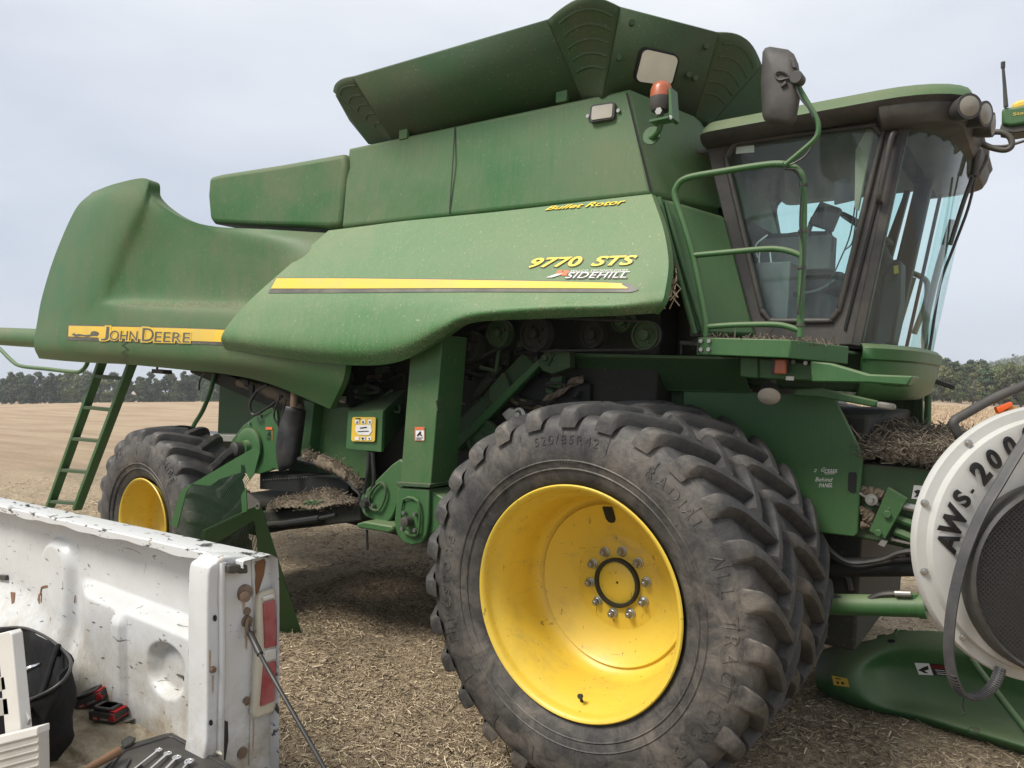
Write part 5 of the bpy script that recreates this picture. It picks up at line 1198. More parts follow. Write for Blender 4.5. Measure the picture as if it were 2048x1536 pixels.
# ------------------------------------------------------------------ platform, railing, steps, lamps
P0, P1, P2 = PY(1395,692,.6), PY(1580,693,.6), PY(1697,712,.95)
PL = part("service_platform", CB); hgt = .088
def fascia(a, b, name="fascia"):
    g = G(); d = (b - a).cross(Vector((0, 0, 1))).normalized() * -.012
    g.prism([a + Vector((0, 0, hgt / 2)), b + Vector((0, 0, hgt / 2)), b - Vector((0, 0, hgt / 2)), a - Vector((0, 0, hgt / 2))], d); return g.build(name, m_green, PL, 30, .005)
P1b = Vector((P1.x, P1.y, P0.z - .004)); P2b = Vector((P2.x, P2.y, P1b.z - .012))
fascia(P0, P1b); fascia(P1b, P2b)
g = G(); tp_ = [P0, P1b, P2b, Vector((P2b.x, 1.2, P2b.z)), Vector((P0.x, 1.2, P0.z))]; g.prism([p + Vector((0, .004, .012)) for p in tp_], (0, 0, .012)); g.build("deck", m_greend, PL, 30)
g = G(); g.prism([P0 + Vector((0, 0, hgt / 2)), P0 - Vector((0, 0, hgt / 2)), P0 + Vector((0, .5, -hgt / 2)), P0 + Vector((0, .5, hgt / 2))], (.012, 0, 0)); g.build("end_plate", m_green, PL, 30)
g = G()
for x, y in ((1403,682),(1419,682),(1403,699),(1418,699)): g.bolt(PY(x, y, .6), .011, .012)
g.build("bolt", m_steel, PL)
n = 1500; u, v_ = rng.random(n), rng.random(n) ** 2
Pc = np.array([tuple(P0)]) + np.outer(u, np.array([P2b.x - P0.x - .1, 0, -.01])) + np.outer(v_, [0, .4, 0]) + np.array([.02, .03, .026]); Pc[:, 1] += np.maximum(0, (Pc[:, 0] - P1b.x)) * 1.6
Pc = Pc @ RT.T
tag(straw_mesh("deck_straw", Pc, rng.gamma(3, .010, n) + .006, rng.uniform(.001, .003, n), m_chaffbits, .5, 5), "chaff and straw scraps lying on the platform beside the cab", "straw", None, "stuff")
g = G(); g.prism([PY(*p, .78) for p in ((1480,714),(1516,716),(1516,757),(1479,754))], (0, .3, 0)); g.prism([PY(*p, .80) for p in ((1516,716),(1640,730),(1640,762),(1516,757))], (0, .25, 0)); g.prism([PY(*p, .72) for p in ((1620,722),(1660,726),(1735,748),(1826,752),(1815,772),(1740,766),(1622,764))], (0, .1, 0)); g.build("support_bracket", m_green, PL, 30, .008)
g = G(); g.prism([PY(*p, .74) for p in ((1745,757),(1750,752),(1826,752),(1822,760),(1812,772),(1800,774),(1762,771))], (0, .22, 0)); g.build("step", m_green, PL, 30, .01)
g = G(); g.prism([PY(*p, .95) for p in ((1590,778),(1640,776),(1755,802),(1752,815),(1640,795),(1585,792))], (0, .05, 0)); lv = g.build("lever_arm", m_green, CB, 30, .008)
g = G(); g.prism([PY(*p, .945) for p in ((1754,803),(1786,808),(1790,814),(1786,821),(1752,816))], (0, .06, 0)); g.build("grip", simple("worn_grey_grip", (.22, .21, .18), .6), lv, 30, .01)
g = G(); g.prism([PY(*p, .72) for p in ((1543,716),(1572,716),(1573,748),(1541,748))], (0, .06, 0)); al = g.build("turn_signal", m_dustblack, PL, 30, .008)
g = G(); g.prism([PY(*p, .69) for p in ((1549,718),(1571,718),(1571,748),(1547,748))], (0, .03, 0)); g.build("amber_lens", m_amber, PL, 30, .008, 3)
g = G(); g.prism([PY(*p, .795) for p in ((1572,752),(1588,753),(1587,761),(1571,760))], (0, .004, 0)); g.build("small_label", m_white, PL, 0)
for x, y in ((1587,724),(1612,726)):
    g = G(); g.bolt(PY(x, y, .8), .011, .012); g.build("bolt", m_steel, PL)
g = G(); c = PY(1538,792,.82); g.lathe([(-.09, .03), (-.05, .048), (-.01, .056), (.004, .058)], c, (.2, -.75, -.62), 32); g.tube([c + Vector((0, .04, .06)), c + Vector((0, .05, .13))], .02, 8); wl = g.build("work_lamp", m_black, CB, 40)
g = G(); g.lathe([(.003, .057), (.016, .04), (.022, .0)], c, (.2, -.75, -.62), 32); g.build("lens", m_lens, wl, 40)
g = G(); g.box(P0.x - .03, P0.x + .02, .66, .74, 2.19, 2.23); g.tube([PY(1362,690,.66), PY(1362,708,.66)], .006, 6); g.beam(PY(1362,685,.66), PY(1398,688,.66), .03, .02); g.build("door_catch", m_grime, CB, 30)
RL = part("railing", CB); YRl = .63
g = G(); g.tube([PY(*p, YRl) for p in ((1412,674),(1412,645),(1400,580),(1386,512),(1365,440),(1351,398),(1352,376),(1374,356),(1450,342),(1520,331),(1563,328),(1590,336),(1605,358),(1607,420),(1605,510),(1602,600),(1600,674))], .0165, 12, 5); g.build("frame", m_green, RL, 60)
for pth in (((1386,511),(1450,505),(1530,498),(1562,499),(1587,505),(1605,513)), ((1412,654),(1470,650),(1545,649),(1575,653),(1602,662))):
    g = G(); g.tube([PY(*p, YRl) for p in pth], .0145, 12, 5); g.build("rail", m_green, RL, 60)
g = G()
for x, y in ((1607,370),(1605,463),(1603,535),(1601,650)): c = PY(x, y, YRl); g.lathe([(-.006, .0175), (-.006, .021), (.006, .021), (.006, .0175)], c, (0, 0, 1), 14)
g.build("cable_tie", m_black, RL)
MR = part("side_mirror", CB)
ou = [(1525,104),(1530,96),(1540,93),(1576,99),(1588,108),(1597,128),(1602,160),(1600,200),(1593,238),(1587,250),(1577,254),(1540,248),(1528,240),(1524,228),(1522,160)]
rows = []; cen = np.mean(np.array(ou), 0)
for s_, yy in ((1.0, .605), (1.0, .585), (.97, .565), (.80, .545), (.5, .535), (.2, .532)): rows.append([PY(*(cen + (np.array(p) - cen) * s_), yy) for p in ou + [ou[0]]])
g = G(); g.grid(rows); g.f.append(tuple(range(len(ou)))); g.f.append(tuple(5 * (len(ou) + 1) + i for i in range(len(ou)))); g.build("mirror_shell", m_dustblack, MR, 50)
g = G(); g.tube([PY(*p, .55) for p in ((1570,330),(1600,305),(1630,278),(1637,258),(1632,235),(1612,200),(1597,172),(1592,145))], .012, 10, 5); g.build("mirror_arm", m_green, MR, 60)
g = G(); g.lathe([(-.03, .03), (.03, .03), (.03, 0)], PY(1595,158,.53), (0, -1, 0), 16); g.prism([PY(*p, .535) for p in ((1581,118),(1592,121),(1596,140),(1586,138))], (0, -.02, 0)); g.prism([PY(*p, .53) for p in ((1561,172),(1572,162),(1576,168),(1564,177))], (0, -.012, 0)); g.build("mirror_clamp", m_black, MR, 30, .004)
for pth in ([(1582,160),(1570,147),(1556,144),(1551,152),(1560,160),(1578,156),(1590,165),(1594,180),(1604,200),(1617,215),(1626,235)], [(1632,262),(1627,285),(1612,310),(1590,325),(1575,330),(1567,325),(1572,338),(1592,340),(1602,360)], [(1604,370),(1600,450),(1606,500),(1604,560),(1596,630)]):
    g = G(); g.tube([PY(*p, .525 if pth[0][1] < 200 else .60) for p in pth], .005, 6, 5); g.build("mirror_wire", m_hose, MR, 60)
BC = part("warning_beacon", CB); yb = .66; cb_ = PY(1322,200,yb); r_ = (PY(1342,200,yb) - cb_).length
g = G(); a_ = PY(1322,196,yb); tz = PY(1322,165,yb).z - a_.z; g.lathe([(0, r_), (tz * .55, r_ * .97), (tz * .85, r_ * .8), (tz, r_ * .45), (tz * 1.03, 0)], a_, (0, 0, 1), 28); g.build("amber_dome", m_amber, BC, 50)
g = G(); bz_ = PY(1322,222,yb).z - a_.z; g.lathe([(0, r_ * 1.02), (bz_ * .6, r_ * 1.02), (bz_, r_ * .8), (bz_, .02), (bz_ * 1.5, .018), (bz_ * 1.5, 0)], a_, (0, 0, 1), 28); g.build("base", m_dustblack, BC, 40)
g = G(); g.tube([PY(*p, yb + q) for *p, q in ((1322,222,0),(1322,245,0),(1318,260,.01),(1310,270,.04),(1302,276,.07))], .016, 10, 5); g.lathe([(0, .05), (.01, .05), (.01, 0)], PY(1304,272,yb + .07), (.1, -1, .1), 20); g.beam(PY(1305,246,yb - .03), PY(1342,238,yb - .03), .08, .012); g.build("stalk", m_green, BC, 40)
g = G(); g.prism([PY(*p, yb - .03) for p in ((1337,178),(1341,174),(1345,236),(1338,240))], (0, .09, 0)); g.build("guard_plate", m_green, BC, 30)
g = G(); g.bolt(PY(1320,224,yb - .03), .02, .02); g.bolt(PY(1342,236,yb - .04), .012, .012); g.build("wing_nut", m_steel, BC, 30)
# antenna and satellite receiver over the cab front
GP = part("satellite_receiver", CB); yg = 1.95
g = G(); g.prism([PY(*p, yg) for p in ((2003,218),(2010,214),(2030,213),(2120,196),(2130,235),(2020,252),(2003,248))], (0, .18, 0)); gp_b = g.bvh(); g.build("receiver_base", m_green, GP, 30, .015, 3)
g = G(); g.prism([PY(*p, yg + .01) for p in ((2022,221),(2024,206),(2036,200),(2105,185),(2118,196))], (0, .16, 0)); g.build("receiver_dome", m_yel, GP, 30, .015, 3)
g = G(); letters("StarFire", [(2026,226),(2084,216),(2084,222),(2026,232)], gp_b, .004, g); g.build("lettering", m_yel, GP, 0)
g = G(); g.prism([PY(*p, yg + .02) for p in ((2003,246),(2120,230),(2110,252),(2030,266),(1998,262))], (0, .14, 0)); g.tube([PY(1990,266,yg + .1), PY(1940,262,yg + .1)], .02, 8); g.build("receiver_bracket", m_black, GP, 30, .006)
g = G(); g.tube([PY(2012,214,yg), PY(2009,170,yg), PY(2006,132,yg)], [.012, .009, .007], 8); g.tube([PY(2006,136,yg), PY(2006,124,yg)], .011, 8); g.build("antenna", m_black, GP, 40)

# ------------------------------------------------------------------ rear ladder, auger, tail parts
LD = part("rear_ladder", CB); yl = .82
for a, b in (((205,722),(100,1014)), ((264,728),(154,1018))):
    g = G(); A, B2 = PY(*a, yl), PY(*b, yl); g.beam(A, B2, .05, .09, (0, 1, 0)); g.build("rail", m_green, LD, 30, .005)
for k in range(5):
    t = (752 - 722) / 292 + k * .2145; a = np.array((205, 722)) * (1 - t) + np.array((100, 1014)) * t; b = np.array((264, 728)) * (1 - t) + np.array((154, 1018)) * t
    g = G(); g.beam(PY(*a, yl), PY(*b, yl), .08, .035); g.build("rung", m_greend, LD, 30, .004)
g = G(); ra_ = (PY(75,657,1.5) - PY(75,695,1.5)).length / 2; g.tube([PY(120,679,1.5), PY(-160,664,1.5)], ra_, 28); ag = g.build("unloading_auger", m_hood, CB, 50)
g = G(); g.tube([PY(*p, .95) for p in ((-30,672),(0,698),(22,720),(42,732),(95,738),(150,744),(165,740),(174,728),(176,715))], .024, 10, 5); g.build("rear_guard_tube", m_green, CB, 60)
g = G(); g.prism([PY(*p, .9) for p in ((303,738),(325,740),(326,748),(303,746))], (0, .1, 0)); g.tube([PY(314,738,.95), PY(316,728,.95)], .012, 8); g.build("rear_lamp", m_black, CB, 30, .015, 3)
g = G(); g.tube([PY(*p, .85) for p in ((430,748),(420,785),(405,822),(388,850),(381,870))], .02, 10, 5); g.build("support_tube", m_green, CB, 60)
g = G(); g.prism([PY(*p, .75) for p in ((282,863),(345,868),(470,870),(470,884),(380,880),(320,876))], (0, .5, 0)); g.build("deflector_sheet", simple("bare_sheet", (.42, .42, .38), .4, .3, .2, (.2, .17, .12), .5), CB, 20, .004)
# ------------------------------------------------------------------ pickup truck: the rear of its cargo bed
TR = empty("pickup_truck", "battered white pickup truck with its tailgate down in front of the combine", "pickup truck", (-1.8, -1.9, .1))
OFS = Vector((1.8, 1.9, -.1))
def W(px, py, ax, v): return at(px, py, ax, v, False)
def tb(g, name, m, parent=TR, *a, **k):
    o = g.build(name, m, parent, *a, **k)
    if parent is TR: o.location = OFS
    return o
ZR, ZF, XE, X0 = 1.38, .585, -.50, -4.2
YI, YO, YWL = -1.468, -1.325, -1.355
def wpx(px, py): p = W(px, py, 'Y', YWL); return p.x, p.z
# inner wall: one pressed sheet, its bulges and pockets pushed towards the bed
gxw = np.linspace(X0, XE - .02, 260); gzw = np.linspace(ZF - .02, ZR - .008, 110); XX, ZZ = np.meshgrid(gxw, gzw)
def sst(a, b, x): return ss(a, b, x)
dep = np.zeros_like(XX)
lx0, lz0 = wpx(205, 1178); lx1, lz1 = wpx(412, 1262)
ledge = lz0 + (lz1 - lz0) * np.clip((XX - lx0) / (lx1 - lx0), -1.5, 1)
ledge = np.where(XX < lx0, lz0 + .0 * XX, ledge)
dep += .075 * sst(.035, -.02, ZZ - ledge) * sst(wpx(170, 1200)[0] - .08, wpx(215, 1200)[0], XX)
px_, pz_ = wpx(122, 1130)
dpk = np.maximum(np.abs(XX - px_) / .16, np.maximum(0, (ZZ - (wpx(120, 1072)[1] - .10)) / .12)); dep += .045 * sst(1.12, .72, np.sqrt(np.maximum(0, (XX - px_) / .17) ** 2 + np.minimum(0, (XX - px_) / .17) ** 2 + np.maximum(0, (ZZ - wpx(120, 1080)[1] + .12) / .13) ** 2))
px2, _ = wpx(15, 1130)
dep += .03 * sst(1.1, .8, np.sqrt(((XX - px2 + .4) / .2) ** 2 + np.maximum(0, (ZZ - 1.15) / .12) ** 2))
wx, wr = wpx(-40, 1440)[0] - .05, wpx(190, 1440)[0] - wpx(-40, 1440)[0] + .05
wd = np.sqrt((np.abs(XX - wx) / wr) ** 2.4 + (np.maximum(0, ZZ - ZF + .05) / .34) ** 2.4) ** (1 / 1.2)
dep += .19 * sst(1.25, .35, wd)
rx, _ = wpx(277, 1300); dep += .028 * sst(.055, .03, np.abs(XX - rx)) * sst(.02, -.05, ZZ - ledge + .02)
ox, oz = wpx(366, 1330); dep -= .05 * sst(1.1, .75, np.sqrt(((XX - ox) / .13) ** 2 + (np.maximum(0, np.abs(ZZ - oz) - .02) / .085) ** 2))
dep += .006 * np.sin(XX * 5 + ZZ * 3) * np.sin(ZZ * 7)
dep = dep * sst(XE, XE - .10, XX + .0) + 0
Vw = np.stack([XX, YWL - dep, ZZ], -1).reshape(-1, 3); Iw = np.arange(XX.size).reshape(XX.shape)
iw = npmesh("inner_wall", Vw, np.stack([Iw[:-1, :-1], Iw[:-1, 1:], Iw[1:, 1:], Iw[1:, :-1]], -1).reshape(-1, 4), m_wpaint, True); iw.parent = TR; iw.location = OFS
wall_b = BVHTree.FromPolygons([Vector(v) for v in Vw], np.stack([Iw[:-1, :-1], Iw[:-1, 1:], Iw[1:, 1:], Iw[1:, :-1]], -1).reshape(-1, 4).tolist())
# rail cap with drooping lip and stake pockets
g = G(); rows = []
for i in range(90):
    x = X0 + (XE + .05 - X0) * i / 89; w1 = .004 * math.sin(9 * x) + .003 * math.sin(23 * x)
    rows.append([Vector(p) for p in ((x, YI + .012, ZR - .036 + w1), (x, YI + .001, ZR - .031 + w1), (x, YI, ZR - .004), (x, YI + .004, ZR), (x, YO - .03, ZR + .004), (x, YO, ZR - .015), (x, YO + .006, ZR - .08), (x, YO + .008, ZR - .2), (x, YO + .008, .55))])
g.grid(rows); rail_b = g.bvh(); rl = tb(g, "bed_rail", m_rail, TR, 40)
g = G()
for x, y in ((55,1011),(100,1008),(170,1022),(222,1029),(243,1032),(282,1040),(345,1057),(425,1071),(330,1061),(120,1017),(200,1020),(262,1044),(400,1081)):
    w_ = rng.uniform(4, 9); s_ = rng.uniform(1.2, 3); poly([(x - w_, y - s_ * .2), (x + w_ * .4, y - s_ * .8), (x + w_, y + s_ * .7), (x - w_ * .3, y + s_)], rail_b, .002, g, False)
absorb(rl, tb(g, "bare_patch", m_dark, TR, 0))
g = G(); poly([(404,1082),(440,1080),(468,1086),(464,1096),(450,1098),(436,1094),(420,1096),(408,1092)], rail_b, .004, g, False); poly([(470,1089),(490,1090),(478,1096)], rail_b, .004, g, False); poly([(292,1064),(318,1058),(330,1062),(316,1070),(303,1078),(296,1074)], rail_b, .003, g, False); poly([(300,1078),(304,1078),(303,1090),(299,1086)], rail_b, .003, g, False)
m_rust = simple("flaking_rust", (.20, .095, .04), .85, 0, .6, (.10, .045, .02), .7, 30, .6)
absorb(rl, tb(g, "rust_patch", m_rust, TR, 0))
# rear pillar
def TXp(px, py, x=XE): return W(px, py, 'X', x)
RPX = [(432,1126),(447,1114),(500,1112),(530,1113),(547,1122),(549,1160),(552,1200),(556,1300),(553,1440),(545,1536),(543,1580),(412,1580),(413,1480),(414,1400),(414,1250),(416,1150),(422,1132)]
g = G(); g.prism([TXp(*p) for p in crom([np.array(p) for p in RPX], 2, True)], (-.12, 0, 0)); pil_b = g.bvh(); pil = tb(g, "rear_pillar", m_wpaint, TR, 40, .014, 3)
g = G(); g.tube([TXp(*p, XE + .004) for p in ((446,1125),(443,1180),(444,1300),(442,1420),(440,1530))], .012, 8, 4); g.tube([TXp(*p, XE + .002) for p in ((505,1110),(507,1180),(512,1250),(507,1330),(503,1440),(500,1530))], .006, 6, 4); tb(g, "pressed_rib", m_wpaint, TR, 60)
def sticker(pts, m, name, off=.003, parent=TR, bv=None):
    g = G(); poly(pts, bv or pil_b, off, g, False); return absorb(pil, tb(g, name, m, parent, 0))
sticker([(508,1130),(514,1122),(528,1117),(531,1124),(527,1150),(520,1172),(513,1192),(508,1210),(507,1180),(511,1150)], m_rust, "rust_patch")
sticker([(500,1440),(506,1442),(503,1490),(500,1530),(497,1500)], m_rust, "rust_patch")
sticker([(489,1232),(497,1228),(500,1245),(497,1262),(490,1258)], m_rust, "rust_patch")
sticker([(489,1395),(496,1392),(497,1408),(490,1412)], m_rust, "rust_patch")
sticker([(447,1440),(455,1443),(456,1480),(450,1520),(444,1520)], simple("black_grease", (.02, .019, .017), .7), "grease_stain")
for x, y, a, b in ((429,1236,4,6.5),(421,1445,4,6)): sticker([(x + a * math.cos(t), y + b * math.sin(t)) for t in np.linspace(0, 6.28, 16)[:-1]], m_dark, "drain_hole")
g = G(); c = TXp(425,1339, XE); g.lathe([(0, .012), (.01, .01), (.012, 0)], c, (1, 0, 0), 10); g.lathe([(0, .02), (.006, .02), (.006, 0)], TXp(484,1505), (1, 0, 0), 14); g.lathe([(0, .014), (.008, .014), (.008, 0)], TXp(493,1222), (1, 0, 0), 8); g.lathe([(0, .012), (.008, .012), (.008, 0)], TXp(491,1400), (1, 0, 0), 8); tb(g, "pillar_bolt", m_rusty, TR, 40)
g = G(); c = TXp(488,1185); g.lathe([(0, .030), (.012, .028), (.02, .014), (.055, .013), (.058, .018), (.068, .018), (.07, .0)], c, (.85, -.5, 0), 20); tb(g, "striker_pin", m_rusty, TR, 40)
g = G(); g.prism([TXp(*p, XE + .035) for p in ((457,1131),(470,1129),(496,1130),(497,1147),(482,1148),(478,1144),(470,1148),(458,1147))], (-.035, 0, 0)); tb(g, "rubber_bumper", m_black, TR, 30, .006, 3)
g = G(); g.prism([W(*p, 'Y', YWL - .03) for p in ((365,1353),(388,1357),(390,1366),(383,1369),(366,1362))], (0, .03, 0)); g.tube([W(354,1349,'Y',YWL-.03), W(372,1355,'Y',YWL-.04)], .004, 6); tb(g, "tie_hook", m_black, TR, 30, .004)
g = G(); g.prism([W(*p, 'Y', YWL - .02) for p in ((-6,1150),(10,1151),(11,1161),(-6,1160))], (0, .02, 0)); tb(g, "tie_hook", m_black, TR, 30, .004)
# tail lamp
m_lamphouse = simple("yellowed_clear_plastic", (.50, .47, .38), .3, 0, .15, (.3, .24, .15), .4, 12)
m_redlens = simple("faded_red_lens", (.27, .045, .05), .35, 0, .25, (.36, .16, .16), .6, 25)
m_clear = simple("clear_lens", (.55, .55, .53), .15, 0.2, .2)
LP = [(517,1196),(522,1186),(550,1176),(556,1182),(560,1250),(560,1330),(556,1410),(550,1425),(512,1440),(505,1432),(510,1380),(514,1290)]
g = G(); g.prism([TXp(*p, XE + .03) for p in LP], (-.03, .0, 0)); tl_ = tb(g, "tail_lamp", m_lamphouse, TR, 40, .012, 4)
for nm, q, m in (("lens", [(528,1206),(551,1199),(554,1250),(554,1292),(531,1298)], m_redlens), ("lens", [(529,1329),(553,1322),(550,1402),(522,1414)], m_redlens), ("reverse_lens", [(531,1302),(554,1296),(553,1318),(530,1325)], m_clear), ("clear_lens", [(526,1195),(549,1187),(551,1196),(528,1203)], m_clear)):
    g = G(); g.prism([TXp(*p, XE + .038) for p in q], (-.02, 0, 0)); g.build(nm, m, tl_, 30, .004)
g = G(); g.prism([(X0, YO + .012, .45), (XE - .1, YO + .012, .45), (XE - .1, YO + .03, .45), (X0, YO + .03, .45)], (0, 0, .8)); tb(g, "outer_panel", m_wpaint, TR, 30)
# bed floor with pressed ribs, tailgate hanging open, chassis below
g = G(); rows = []
ysf = np.linspace(-3.0, YWL + .02, 160)
for x in np.linspace(X0, XE + .02, 60): rows.append([Vector((x, y, ZF + .012 * float(ss(-.35, .35, math.sin(y * 2 * math.pi / .17))) + .002 * math.sin(7 * x + 3 * y))) for y in ysf])
g.grid(rows); fl_b = g.bvh(); tb(g, "bed_floor", m_bedfloor, TR, 60)
g = G(); g.box(XE + .03, XE + .50, -2.95, YI + .05, ZF - .05, ZF + .0); tb(g, "tailgate", m_wpaint, TR, 30, .012)
g = G(); g.box(X0, XE - .02, -2.9, -1.4, ZF - .14, ZF - .02); g.box(X0, XE - .1, -2.6, -2.4, .3, ZF - .14); g.box(X0, XE - .1, -1.8, -1.6, .3, ZF - .14); tb(g, "frame", m_dark, TR, 30)
for y0 in (-1.62, -2.92):
    e = empty("truck_wheel", None, None, (wx + 1.8, y0 + 1.9, .34 - .1), parent=TR)
    g = G(); g.lathe([(0, .13), (0, .19), (.03, .22), (.2, .22), (.24, .19), (.24, .13), (.12, .12), (.12, 0)], n=40); g.build("tyre", m_tyre, e, 40)
g = G()
for q in ([(447,1135),(450,1135),(449,1180),(447,1176)], [(509,1212),(513,1212),(512,1290),(509,1270)], [(490,1262),(495,1262),(493,1300),(491,1296)], [(484,1200),(490,1200),(488,1226),(486,1222)], [(503,1446),(508,1446),(506,1500),(503,1520)], [(418,1300),(421,1300),(420,1345),(418,1340)], [(424,1350),(427,1350),(426,1388),(424,1380)], [(518,1118),(538,1112),(541,1118),(530,1124)], [(436,1116),(446,1112),(448,1118),(438,1124)]): poly(q, pil_b, .0035, g, False)
absorb(pil, tb(g, "rust_patch", simple("rust_run", (.34, .22, .12), .8, 0, .4, (.5, .45, .38), .5, 40), TR, 0))
# the tailgate cable
g = G(); cab_p = [TXp(494,1250,XE + .02), TXp(505,1280,XE + .05), W(540,1345,'Y',-1.47), W(600,1450,'Y',-1.49), W(668,1570,'Y',-1.50)]
g.tube(cab_p, .007, 8, 5); g.tube([cab_p[0].lerp(cab_p[1], .55), cab_p[1].lerp(cab_p[2], .45)], .012, 10); cbl = tb(g, "tailgate_cable", m_hose, TR, 50)
g = G(); c = TXp(493,1243,XE + .015); pth = [c + Vector((.002 * k, 0, 0)) + Vector(((0), math.cos(t) * .012 + .003, math.sin(t) * .030 - .02)) for k, t in enumerate(np.linspace(0, 6.0, 15))]; g.tube(pth, .006, 8); g.lathe([(0, .02), (.012, .02), (.012, .012), (.02, .012), (.02, 0)], TXp(492,1242), (1, 0, 0), 14); g.build("cable_eye", m_rusty, cbl, 40)
# rust runs and scrapes on the inner wall
g = G()
for q in ([(78,1188),(84,1186),(83,1205),(79,1208),(76,1200)], [(22,1184),(31,1185),(29,1205),(24,1208)], [(388,1218),(395,1216),(394,1234),(388,1238)], [(150,1190),(152,1190),(151,1204),(148,1206)], [(85,1172),(96,1170),(96,1174),(84,1177)], [(83,1174),(85,1174),(82,1190),(80,1190)]):
    poly(q, wall_b, .003, g, False)
absorb(iw, tb(g, "rust_patch", m_rust, TR, 0))
g = G(); r_s = random.Random(5)
for i in range(120):
    x, y = r_s.uniform(0, 405), r_s.uniform(1075, 1420); ln = r_s.uniform(2, 11) ; a = r_s.choice((r_s.gauss(1.2, .5), r_s.gauss(.1, .5))); w_ = r_s.uniform(.35, 1.0)
    if y > 1230: w_ *= 1.4
    dx, dy = math.cos(a) * ln, math.sin(a) * ln; poly([(x, y), (x + dx * .5 - w_, y + dy * .5 + w_), (x + dx, y + dy), (x + dx * .5 + w_ * .3, y + dy * .5 - w_)], wall_b, .0025, g, False)
absorb(iw, tb(g, "scrape_mark", simple("scrape_grey", (.10, .095, .09), .7), TR, 0))

# ------------------------------------------------------------------ things lying in the bed
ZB_ = ZF + .014
def standing_on(px, py, z=ZB_): return W(px, py, 'Z', z)
# tool bag: soft open bag
TBG = empty("tool_bag", "open black fabric tool bag with wrenches standing in it, in the truck bed", "tool bag", tuple(standing_on(10, 1470)))
o0 = TBG.location.copy(); m_cloth = simple("black_bag_cloth", (.010, .010, .011), .9, 0, .4, (.035, .032, .03), .4, 9, 1.0, .15)
rimp = [(-60,1262),(0,1258),(45,1257),(85,1272),(118,1295),(141,1322),(135,1352),(108,1378),(60,1402),(0,1425),(-60,1440),(-110,1400),(-120,1320)]
rim3 = []
for i, (x, y) in enumerate(rimp):
    t = (y - 1258) / 182; rim3.append(W(x, y, 'Y', -1.58 - .36 * t))
cb3 = sum((Vector(p) for p in rim3), Vector()) / len(rim3); rows = []
for s_, k in ((.82, .0), (.90, .08), (.95, .3), (.98, .6), (1.0, .88), (1.0, 1.0), (.965, 1.0), (.93, .9), (.90, .5), (.86, .12)):
    r = []
    for i, p in enumerate(rim3 + rim3[:1]):
        q = cb3 + (p - cb3) * s_; zb = ZB_; z = zb + (p.z - zb) * k; wob = (.010 + .012 * (1 - k)) * math.sin(i * 2.1 + k * 5) + .009 * math.sin(i * 3.9 + k * 13)
        q2 = Vector((q.x + wob, q.y + (1 - k) * -.0 + wob, z)); r.append(q2 - o0)
    rows.append(r)
g = G(); g.patch(rows, 3); g.f.append(tuple(range(0, len(rim3) * 3 + 1))); bag = g.build("bag_body", m_cloth, TBG, 60)
g = G(); g.grid([rows[-1], [Vector((cb3.x, cb3.y, ZB_ + .06)) - o0] * len(rows[-1])]); g.build("bag_bottom", m_cloth, TBG, 60)
g = G(); g.tube([p - o0 + Vector((0, 0, .004)) for p in rim3], .006, 8, 4, True); g.build("zip_edge", m_hose, TBG, 60)
g = G(); a, b = rim3[4] - o0, rim3[8] - o0; mm = (a + b) / 2; g.tube([a + Vector((0, 0, -.03)), a + Vector((.03, -.02, .01)), mm + Vector((.07, -.04, -.05)), b + Vector((.03, -.03, -.03)), b + Vector((0, 0, -.05))], .011, 8, 5); g.build("carry_strap", m_cloth, TBG, 60)
def wrench(p, d, L, m=m_chrome, label="", group=None, up=Vector((0, 0, 1)), r=.007):
    d = d.normalized(); e = G(); e.tube([d * t for t in (0, L * .5, L)], [r * .9, r * .8, r], 8)
    n = up.cross(d).normalized(); u = d.cross(n)
    ring_ = [d * L + (d * math.cos(t) + n * math.sin(t)) * r * 2.0 for t in np.linspace(0, 2 * math.pi, 15)[:-1]]; e.tube(ring_, r * .75, 8, 0, True)
    for s_ in (1, -1): e.tube([Vector((0, 0, 0)), -d * r * 1.2 + n * s_ * r * 1.6, -d * r * 3 + n * s_ * r * 1.5], r * .7, 7)
    o = e.build("wrench", m, None, 50); o.location = p; return tag(o, label, "wrench", group)
q0 = W(30, 1345, 'Y', -1.74); wrench(q0, W(85, 1328, 'Y', -1.72) - q0, .15, label="chrome ratchet wrench leaning out of the open black tool bag", r=.012)
q0 = W(25, 1356, 'Y', -1.76); wrench(q0, W(66, 1336, 'Y', -1.75) - q0, .10, label="short chrome socket wrench lying low inside the black tool bag", r=.009)
